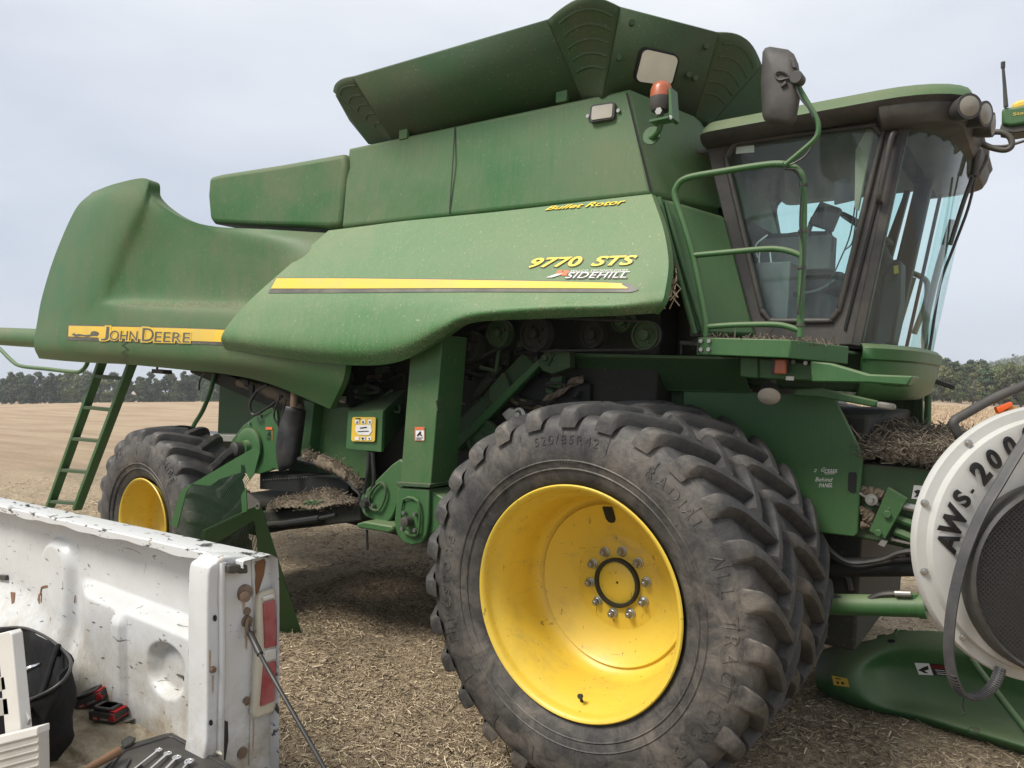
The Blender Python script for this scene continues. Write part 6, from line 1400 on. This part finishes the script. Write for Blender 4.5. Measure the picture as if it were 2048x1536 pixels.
# power tool battery packs
def battery(cx, cy, ang, tilt, z, label, top):
    e = empty("battery_pack", label, "battery pack", tuple(standing_on(cx, cy, z)), (tilt, 0, ang), "power tool batteries in the truck bed")
    g = G(); g.prism([(-.06, -.035, .004), (-.055, -.038, .0), (.055, -.038, .0), (.062, -.03, .006), (.062, .03, .006), (.055, .036, 0), (-.055, .036, 0), (-.06, .03, .004)], (0, 0, .034)); b_ = g.build("case", m_black, e, 40, .007, 3)
    g = G(); g.prism([(-.05, -.026, .036), (.04, -.026, .036), (.04, .026, .036), (-.05, .026, .036)], (0, 0, .016)); g.box(-.035, .03, -.031, .031, .044, .052); g.build("slide_rail", m_black, e, 40, .004, 2)
    g = G(); g.prism([(.034, -.0392, .012), (.062, -.0392, .012), (.056, -.0392, .036), (.046, -.0392, .036)], (0, .006, 0)); g.prism([(.0625, -.03, .014), (.0635, .03, .014), (.058, .028, .037), (.056, -.028, .037)], (-.003, 0, .0)); g.box(.03, .056, -.030, .030, .038, .043); g.build("red_release", m_red, e, 40, .002)
    def txt(s, x, z, h, m, nm):
        v, f = text2d(s); k = h / .7; g = G(); g.add([(x + a * k, -.0392, z + b * k) for a, b in v], f); g.build(nm, m, e, 0)
    g = G(); g.prism([(-.036, -.0386, .009), (-.018, -.0386, .009), (-.018, -.0386, .019), (-.036, -.0386, .019)], (0, .001, 0)); g.build("badge", m_red, e, 0)
    txt("M18", -.0345, .0108, .0066, m_white, "lettering"); txt("RED", -.014, .011, .0062, m_red, "lettering"); txt("LITHIUM", -.0015, .011, .0062, m_white, "lettering"); txt("CP1.5", .030, .011, .0062, m_red, "lettering")
    return e
BZ = ZB_
battery(218, 1437, .35, 0, BZ, "black and red battery pack lying flat on the bed floor", 1).scale = (1.12,) * 3
b2 = battery(182, 1418, .62, math.radians(8), BZ, "black and red battery pack propped on the edge of the flat one", 0); b2.scale = (1.12,) * 3; b2.location += Vector((-.03, .03, .012)); b2.rotation_euler = (math.radians(4), math.radians(-22), .6)
g = G(); q = [W(*p, 'Z', ZB_ + .004) for p in ((247,1441),(272,1428),(288,1425),(291,1428),(272,1437),(250,1445))]; g.prism(q, (0, 0, .002)); tag(g.build("saw_blade", m_steel, None, 0), "short toothed steel saw blade lying beside the battery packs", "saw blade")
# wrench case
WC = empty("wrench_case", "open black plastic tool case with a row of wrenches on the bed floor", "tool case", tuple(standing_on(330, 1530)))
o1 = WC.location.copy(); zc = ZB_ + .125
cas = [(330,1466),(345,1464),(475,1534),(560,1590),(420,1680),(150,1610),(180,1545),(240,1492)]
g = G(); g.prism([W(*p, 'Z', zc) - o1 for p in cas], (0, 0, -.125)); g.build("tray", m_black, WC, 30, .006, 3)
inn_ = [(338,1474),(350,1476),(462,1538),(520,1580),(410,1650),(170,1600),(196,1548),(250,1502)]
g = G(); g.tube([W(*p, 'Z', zc) - o1 for p in inn_], .006, 6, 0, True)
for k in range(5):
    a, b = W(238 + 22 * k, 1510 + 10 * k, 'Z', zc + .003) - o1, W(190 + 26 * k, 1580 + 14 * k, 'Z', zc + .003) - o1; g.beam(a, b, .008, .012)
g.build("moulded_ribs", m_hose, WC, 30, .003)
g = G(); g.prism([W(*p, 'Z', zc) - o1 for p in ((242,1488),(258,1478),(272,1482),(262,1494),(248,1500))], (0, 0, .014)); g.build("case_latch", m_black, WC, 30, .004)
g = G(); g.prism([W(*p, 'Z', zc) - o1 for p in ((418,1492),(440,1500),(445,1514),(428,1508))], (0, 0, .012)); g.build("case_latch", m_lens, WC, 30, .004)
labs = ["wrench nearest the case latch, first of four in the open case", "second chrome wrench of the row in the open black case", "third chrome wrench of the row in the open black case", "largest chrome wrench at the far end of the row in the case"]
for k, (x, y) in enumerate(((317,1500),(335,1507),(353,1515),(378,1523))):
    b = W(x, y, 'Z', zc + .014); a = W(x - 62 + 4 * k, y + 48 + 4 * k, 'Z', zc + .014); d = b - a; wrench(a, d, d.length, m_chrome, labs[k], "wrenches in the open case", r=.0048 + .0005 * k)
# hammer
HM = empty("hammer", "hammer with a worn brown wooden handle lying on the tool case", "hammer", tuple(standing_on(200, 1520, zc + .03)))
a, b = W(238, 1502, 'Z', zc + .035), W(120, 1570, 'Z', zc + .03); m_wood = simple("worn_wood", (.20, .105, .05), .6, 0, .35, (.08, .045, .025), .6, 14)
g = G(); g.tube([b - HM.location, (a + b) / 2 - HM.location, a - HM.location], [.012, .0125, .0145], 14, 3); g.build("handle", m_wood, HM, 40)
g = G(); d = (b - a).normalized(); n = d.cross(Vector((0, 0, 1))); c = b - HM.location; g.tube([c - n * .06, c - n * .02, c + n * .02, c + n * .07], [.02, .014, .016, .02], 12); g.build("head", m_rusty, HM, 40)
# old aluminium step ladder
SL = empty("step_ladder", "weathered aluminium step ladder with ribbed rail leaning beside the tool bag", "ladder", tuple(standing_on(0, 1500)))
o2 = SL.location.copy(); m_alu = simple("weathered_aluminium", (.50, .49, .46), .5, .5, .15, (.25, .23, .2), .5, 12)
m_bleached = simple("bleached_rail", (.62, .60, .56), .6, 0.1, .1, (.35, .32, .28), .4, 10)
yy = -2.02
g = G(); g.prism([W(*p, 'Y', yy) - o2 for p in ((-6,1268),(18,1262),(22,1268),(58,1640),(30,1640),(10,1470))], (0, .035, 0)); g.build("leg", m_bleached, SL, 30, .004)
g = G(); g.prism([W(*p, 'Y', yy) - o2 for p in ((-60,1370),(8,1352),(12,1380),(-60,1400))], (0, .03, 0)); g.prism([W(*p, 'Y', yy) - o2 for p in ((-60,1410),(14,1395),(18,1430),(-60,1440))], (0, .03, 0)); g.build("rung", m_alu, SL, 30, .003)
yy2 = -2.06
R1 = [W(*p, 'Y', yy2) - o2 for p in ((-80,1492),(76,1454),(78,1545),(-80,1590))]
g = G(); g.prism(R1, (0, .03, 0))
for k in range(1, 6):
    a, b = R1[0].lerp(R1[3], k / 6), R1[1].lerp(R1[2], k / 6); g.tube([a + Vector((0, -.002, 0)), b + Vector((0, -.002, 0))], .004, 6)
g.build("ribbed_rail", m_alu, SL, 40, .002)
g = G(); g.prism([R1[0] + Vector((0, -.004, 0)), R1[1] + Vector((0, -.004, 0)), R1[1].lerp(R1[2], .17) + Vector((0, -.004, 0)), R1[0].lerp(R1[3], .17) + Vector((0, -.004, 0))], (0, .036, .002)); g.build("rail_edge", m_bleached, SL, 30, .003)
g = G(); g.prism([W(*p, 'Y', yy + .02) - o2 for p in ((38,1400),(44,1402),(57,1440),(54,1452),(40,1450))], (0, .01, 0)); g.build("hinge_plate", m_alu, SL, 30, .003)

# ------------------------------------------------------------------ perforated guard between truck and combine
GD = empty("perforated_guard", "green perforated metal guard leaning between the pickup and the rear tyre", "guard panel", (-2.6, .3, .15))
o3 = GD.location.copy()
def Lw(p): return Vector(RT @ np.array(p))
m_perf = perforated("green_perforated_sheet", (.007, .05, .013), 60, .46)
m_pgreen = paint("guard_green", (.010, .085, .018), .06, .2, .4, .1, .1)
def gp(px, py, y): return W(px, py, 'Y', y) - o3
up_out = [(343,1045),(362,982),(385,955),(510,893),(516,900),(512,940),(486,1015),(520,1008),(410,1060),(404,1066)]
yA = -.12
frm = [gp(x, y, yA) for x, y in ((340,1046),(360,980),(512,892),(519,905),(508,950),(486,985),(488,1024),(406,1062),(403,1075))]
g = G(); g.prism([gp(x, y, yA) for x, y in ((340,1050),(361,981),(513,892),(519,905),(508,948),(499,960),(492,942),(489,930),(482,930),(482,945),(440,958),(420,972),(385,968),(372,985),(354,1055))], (0, .006, 0)); g.build("solid_edge", m_pgreen, GD, 0)
g = G(); g.prism([gp(x, y, yA) for x, y in ((482,990),(492,975),(494,1022),(484,1026))], (0, .006, 0)); g.build("edge_strip", m_pgreen, GD, 0)
g = G(); g.add([gp(x, y, yA + .002) for x, y in ((354,1055),(372,985),(385,968),(420,972),(440,958),(482,945),(482,930),(489,930),(499,960),(492,978),(484,1030),(412,1062),(404,1090),(350,1075))], [tuple(range(14))]); g.build("perforated_sheet", m_perf, GD, 0)
pA, pB_, pC, pD = W(404,1062,'Y',-.10), W(520,1008,'Y',-.10), at(606,1277,'Z',.12,False), at(430,1330,'Z',.0,False)
pl_p, pl_n = np.array(pA), np.cross(np.array(pB_ - pA), np.array(pC - pA))
def lp(px, py): return onplane(px, py, pl_p, pl_n, False) - o3
g = G(); nn_ = Vector(pl_n).normalized() * .006
g.prism([lp(*p) for p in ((404,1062),(520,1008),(606,1277),(585,1284),(548,1290),(520,1200),(516,1120),(512,1060),(508,1040),(430,1088),(404,1100))], nn_); g.build("lower_panel", m_pgreen, GD, 0)
m_perf2 = perforated("green_perforated_skirt", (.007, .05, .013), 60, .44)
g = G(); g.add([lp(*p) + nn_ * .3 for p in ((404,1100),(430,1088),(508,1040),(512,1060),(516,1120),(520,1200),(440,1200),(404,1180))], [tuple(range(8))]); g.build("perforated_skirt", m_perf2, GD, 0)
g = G(); g.prism([gp(x, y, .05) for x, y in ((494,985),(515,1000),(520,1010),(494,1022))], (0, .01, 0)); g.lathe([(0, .02), (.01, .02), (.01, .014), (0, .014)], gp(517,1012,-.1), (0, -1, 0), 20, True); g.build("lynch_pin", m_steel, GD, 30)

# ------------------------------------------------------------------ green end cover lying on the ground at the right
CV = empty("header_end_cover", "moulded green plastic end cover lying on the straw in front of the tyre", "machine cover", (1.3, 1.0, .0))
o4 = CV.location.copy()
A0, A1 = at(1650,1392,'Z',-.03,False), at(2048,1507,'Z',-.08,False)
dirx = (A1 - A0); dirx.z = 0; dirx.normalize(); nrm = Vector((dirx.y, -dirx.x, 0)); nrm = nrm if nrm.y < 0 else -nrm
lean = (nrm + Vector((0, 0, .25))).normalized()
def cvp(px, py, out_=0.0): return onplane(px, py, np.array(A0 + lean * (out_ * 2.1)), np.array(lean), False) - o4
CR = [
 [(1645,1300,-.10),(1680,1288,-.06),(1740,1280,-.03),(1800,1263,-.04),(1860,1262,-.04),(1912,1268,-.04),(1990,1290,-.04),(2120,1345,-.04)],
 [(1634,1325,-.04),(1670,1310,.0),(1735,1302,.01),(1800,1294,.0),(1860,1296,.0),(1915,1302,.0),(1990,1325,.0),(2120,1380,.0)],
 [(1630,1350,.02),(1668,1345,.05),(1715,1342,.05),(1765,1335,-.02),(1850,1340,-.03),(1915,1350,-.03),(1995,1378,-.03),(2120,1430,-.02)],
 [(1634,1372,.02),(1670,1378,.05),(1720,1385,.05),(1785,1392,-.01),(1860,1402,-.03),(1920,1415,-.03),(1995,1438,-.02),(2120,1480,-.02)],
 [(1648,1388,-.01),(1690,1402,.02),(1735,1412,.03),(1795,1422,.02),(1865,1438,.03),(1925,1456,.03),(2000,1478,.03),(2120,1515,.03)],
 [(1660,1398,-.05),(1700,1412,-.03),(1750,1426,-.02),(1805,1440,-.02),(1870,1458,-.02),(1930,1475,-.02),(2005,1496,-.02),(2120,1530,-.02)]]
g = G(); B = g.patch([[cvp(*p) for p in r] for r in CR], 7); cv_b_v = [Vector(p) + o4 for p in g.v]; cv_b = BVHTree.FromPolygons(cv_b_v, g.f)
rim_strip(g, B[0], (-lean * .16)); rim_strip(g, B[-1], (-lean * .10)); rim_strip(g, [r[0] for r in B], (-lean * .14)); rim_strip(g, [r[-1] for r in B], (-lean * .14)); g.build("cover_shell", m_green, CV, 50)
def cvd(pts, m, nm, off=.004):
    g = G(); poly(pts, cv_b, off, g, False); g.v = [tuple(Vector(p) - o4) for p in g.v]; return g.build(nm, m, CV, 0)
def cvl(s, q, m, nm, off=.009):
    g = G(); letters(s, q, cv_b, off, g, local=False); g.v = [tuple(Vector(p) - o4) for p in g.v]; return g.build(nm, m, CV, 0)
g = G(); g.tube([cvp(1790,1270,-.02), cvp(1793,1262,-.02), cvp(1796,1259,-.02)], .012, 8); g.prism([cvp(x, y, -.05) for x, y in ((1753,1282),(1756,1270),(1772,1268),(1774,1280))], lean * .02); g.prism([cvp(x, y, -.05) for x, y in ((1790,1268),(1794,1259),(1815,1260),(1822,1266))], lean * .02); g.build("tab", m_green, CV, 30)
cvd([(1783 + 8 * math.cos(t), 1283 + 3.6 * math.sin(t)) for t in np.linspace(0, 6.28, 16)[:-1]], m_dark, "hole"); cvd([(1948 + 12 * math.cos(t), 1461 + 7 * math.sin(t)) for t in np.linspace(0, 6.28, 16)[:-1]], m_greend, "hole")
cvd([(1666,1352),(1696,1357),(1700,1373),(1670,1369)], m_yel, "service_label", .016)
cvd([(1829,1325),(1858,1326),(1867,1350),(1838,1349)], m_white, "warning_label"); cvd([(1860,1326),(1892,1329),(1900,1352),(1868,1350)], m_blackink, "warning_label", .005); cvl("DANGER", [(1862,1327.5),(1890,1330),(1892,1336),(1864,1334)], m_red, "lettering", .011)
cvd([(1836,1340),(1846,1334),(1856,1330),(1858,1338),(1849,1341),(1858,1346),(1850,1346),(1842,1342)], m_blackink, "label_print", .008); cvd([(1674,1356),(1684,1357.5),(1684,1359.5),(1674,1358)], m_blackink, "label_print", .022); cvd([(1676,1362),(1680,1362.5),(1681,1367),(1677,1366.5)], m_blackink, "label_print", .022); cvd([(1685,1363),(1690,1364),(1690,1368),(1686,1367.5)], m_blackink, "label_print", .022)
for k in range(3): cvd([(1870 + k * 2, 1338 + 4 * k), (1890 + k * 2, 1340 + 4 * k), (1890.5 + k * 2, 1341.2 + 4 * k), (1870.5 + k * 2, 1339.2 + 4 * k)], m_white, "label_print", .010)
g = G(); g.tube([cvp(1942,1318,.02), cvp(1985,1375,.04), cvp(2060,1470,.04)], .02, 10, 4); g.build("moulded_edge", m_green, CV, 60)

# ------------------------------------------------------------------ white fan at the right edge
FD = 2.55; o5, d5 = ray(2110, 1090, False); FC = Vector(o5 + d5 * FD)
FN = empty("fan_unit", "round white fan housing with black mesh intake at the right edge", "fan", tuple(FC), (0, 0, YAW))
def fx(px, py, y=0.0):
    k = (FD + y) / F_PX; return Vector(((px - 2110) * k + y * 1086 / F_PX, y, -(py - 1090) * k - y * .21))
RK = FD / F_PX
m_fanw = simple("white_fan_shell", (.46, .46, .44), .45, 0, .06, (.36, .34, .29), .55, 5)
g = G(); R5 = 280 * RK; g.lathe([(.0, R5 * .30), (-.02, R5 * .5), (-.032, R5 * .7), (-.036, R5 * .85), (-.03, R5 * .91), (-.005, R5 * .925), (.0, R5 * .99), (.012, R5), (.03, R5), (.034, R5 * .97), (.05, R5 * .74), (.22, R5 * .62), (.30, R5 * .5), (.30, 0)], n=96); fb5 = g.bvh(); g.build("housing", m_fanw, FN, 40)
def fp(px, py):
    M = Matrix.Translation(FC) @ Matrix.Rotation(YAW, 4, 'Z'); return M
MF = Matrix.Translation(FC) @ Matrix.Rotation(YAW, 4, 'Z'); MFi = MF.inverted()
fanb = BVHTree.FromPolygons([MF @ Vector(p) for p in g.v], g.f)
for k, (x, y) in enumerate(((1936,886),(1849,1006),(1848,1143),(1926,1274))):
    o_, d_ = ray(x, y, False); h, n_, *_ = fanb.ray_cast(Vector(o_), Vector(d_)); g = G(); p = MFi @ h; g.lathe([(-.002, .013), (.004, .013), (.005, .009), (.012, .009), (.013, 0)], p, (0, -1, 0), 12); g.build("flange_bolt", m_steel, FN, 30)
g = G()
for ch, cx, cy, ang, s_ in (("A", 1893, 1085, 72, 42), ("W", 1906, 1040, 66, 46), ("S", 1921, 997, 60, 40), ("-", 1942, 982, 58, 20), ("2", 1957, 946, 50, 48), ("0", 1985, 918, 42, 42), ("0", 2018, 893, 36, 42), ("0", 2055, 873, 27, 42)):
    v, f = text2d(ch, .12, .05); mn, mxx = v.min(0), v.max(0); v = (v - (mn + mxx) / 2); v = v / (mxx[1] - mn[1] if ch != '-' else .35) * s_ * (1 if ch != '-' else .5); a = math.radians(ang)
    pix = [(cx + x * math.cos(a) * .9 - y * math.sin(a) * 1.0, cy - x * math.sin(a) * .9 - y * math.cos(a) * 1.0) for x, y in v]
    t = G(); lay(pix, f, fanb, .008, t, False); g.add([tuple(MFi @ Vector(p)) for p in t.v], t.f)
g.build("lettering", m_blackink, FN, 0)
sc0 = fx(2117, 1156, -.045); sr = 190 * RK
g = G(); g.lathe([(.02, sr * 1.0), (-.05, sr * 1.0), (-.06, sr * .97), (-.05, sr * .94), (-.03, sr * .94)], sc0, (0, 1, 0), 72); g.build("intake_ring", m_black, FN, 40)
m_mesh = perforated("black_mesh", (.02, .02, .021), 88, .34)
g = G(); g.lathe([(-.045, sr * .95), (-.047, sr * .5), (-.048, 0)], sc0, (0, 1, 0), 64); msh = g.build("intake_mesh", m_mesh, FN, 60)
g = G(); g.lathe([(-.02, .08), (-.02, .0)], sc0, (0, 1, 0), 24)
for k in range(7):
    a = k * 2 * math.pi / 7 + .3; c_, s_ = math.cos(a), math.sin(a); g.add([sc0 + Vector(p) for p in ((.07 * c_, -.02, .07 * s_), (sr * .9 * c_ - .05 * s_, -.025, sr * .9 * s_ + .05 * c_), (sr * .88 * c_ + .09 * s_, .03 - .035, sr * .88 * s_ - .09 * c_), (.06 * c_ + .04 * s_, .0 - .025, .06 * s_ - .04 * c_))], [(0, 1, 2, 3)])
g.build("fan_blades", simple("grey_blades", (.16, .155, .15), .6, 0, .3), FN, 0)
g = G(); g.lathe([(-.001, sr * .96), (-.001, 0)], sc0, (0, 1, 0), 48); g.build("intake_back", m_dark, FN, 0)
hnd = [(1940,905,.06),(1925,880,.06),(1909,852,.06),(1912,840,.06),(1930,829,.06),(1988,797,.06),(2048,772,.06),(2120,745,.06),(2200,760,.06),(2240,860,.06)]
g = G(); g.tube([fx(*p) for p in hnd], .0165, 10, 5); g.build("guard_handle", m_dustblack, FN, 60)
g = G(); g.prism([fx(x, y, .05) for x, y in ((1995,815),(2026,803),(2028,812),(2000,828))], (0, .02, 0)); g.build("orange_reflector", simple("orange_reflector", (.85, .13, .02), .3, 0, .05), FN, 30, .003)
g = G(); g.lathe([(-.03, .028), (-.005, .03), (.01, .02), (.015, 0)], fx(2024, 824, .07), (0, -1, .2), 20); g.build("amber_lamp", simple("amber_marker", (.7, .28, .02), .3), FN, 40)
g = G(); g.box(.12, .20, .22, .30, -FC.z - .15, .1); g.box(-.10, .5, .18, .34, -FC.z - .15, -FC.z - .02); g.build("stand", m_greend, FN, 30, .01)
# the loose belt looped over the fan
bp_ = [(2110,805),(2075,850),(2040,900),(2000,966),(1962,1030),(1932,1100),(1910,1180),(1899,1250),(1897,1310),(1905,1355),(1920,1385),(1945,1393),(1972,1383),(1990,1362),(2000,1335)]
def beltmesh(name, path, yo, wd, th):
    P = [MF @ fx(x, y, yo + (0.0 if i < 10 else .012 * (i - 9))) for i, (x, y) in enumerate(path)]; P = [Vector(p) for p in crom(P, 6)]
    ax = (MF.to_3x3() @ Vector((.55, -.8, .0))).normalized(); g = G(); rows = []
    for i, p in enumerate(P):
        t = (P[min(i + 1, len(P) - 1)] - P[max(i - 1, 0)]).normalized(); n = t.cross(Vector((0, 1, 0)) if False else ax).normalized(); b = n.cross(t).normalized()
        prof = [(-.5, .5), (-.32, .62), (-.17, .5), (0, .62), (.17, .5), (.32, .62), (.5, .5), (.5, -.5), (.33, -.85), (.25, -.5), (.08, -.85), (-.08, -.85), (-.25, -.5), (-.33, -.85), (-.5, -.5), (-.5, .5)]
        rows.append([p + b * (u * wd) + n * (v * th) for u, v in prof])
    g.grid(rows)
    return g, P
g, BPth = beltmesh("b", bp_, -.09, .033, .008)
o_b = Vector(BPth[0]); g.v = [tuple(Vector(p) - o_b) for p in g.v]; BE = empty("drive_belt", "loose black ribbed drive belt draped over the white fan housing", "belt", tuple(o_b))
g.build("belt_band", m_belt, BE, 50)
g = G(); inner_side = [p + (MF.to_3x3() @ Vector((.010, .0, .004))) for p in BPth]
for i in range(1, len(inner_side) - 1):
    t = (inner_side[i + 1] - inner_side[i - 1]).normalized()
    if i % 1 == 0 and i > 52: g.beam(BPth[i] - o_b - t * .002, BPth[i] - o_b + t * .002, .034, .016)
if g.v: g.build("belt_teeth", m_belt, BE, 0)
g = G(); g.tube([MF @ fx(1926, 1396, -.06), MF @ fx(1924, 1412, -.06), MF @ fx(1928, 1422, -.06), MF @ fx(1920, 1428, -.06)], .002, 6, 4); o = g.build("hanging_wire", m_dark, None, 50); tag(o, "thin wire hook hanging below the loop of the drive belt", "wire")
# a grass stalk caught between the shield and the cab wall
g = G(); rs = random.Random(2)
for k in range(26):
    x, y = 1340 + rs.uniform(-3, 12), 520 + rs.uniform(0, 60); p = PY(x, y, .66); g.tube([p, p + Vector((rs.uniform(-.04, .04), rs.uniform(-.02, .02), rs.uniform(-.05, -.01))), p + Vector((rs.uniform(-.05, .05), rs.uniform(-.02, .02), rs.uniform(-.12, -.03)))], .0035, 5)
g.build("snagged_stalks", m_strawbits, CB, 0)

# ------------------------------------------------------------------ repeated fastenings: every piece an object of its own
for o in list(S.objects):
    if o.type == 'MESH' and o.name.split('.')[0] in ("bolt", "rivet", "latch", "light_screw", "boot_bolt", "cable_tie", "panel_seam", "pillar_bolt", "tab", "wing_nut", "hook", "tensioner_bolt", "lynch_pin"): split_pieces(o)

# ------------------------------------------------------------------ thin harvest haze over the fields
g = G(); g.box(-900, 700, -70, 900, -30, 75); hz = g.build("haze", m_white, None, 0); hz['kind'] = 'stuff'
m = bpy.data.materials.new("haze_air"); m.use_nodes = True; t = m.node_tree; t.nodes.clear(); o_ = N(t, 'OutputMaterial'); pv = N(t, 'VolumePrincipled')
pv.inputs['Color'].default_value = (0.86, 0.89, 0.93, 1); pv.inputs['Density'].default_value = 0.0005; t.links.new(pv.outputs[0], o_.inputs['Volume']); hz.data.materials.clear(); hz.data.materials.append(m)
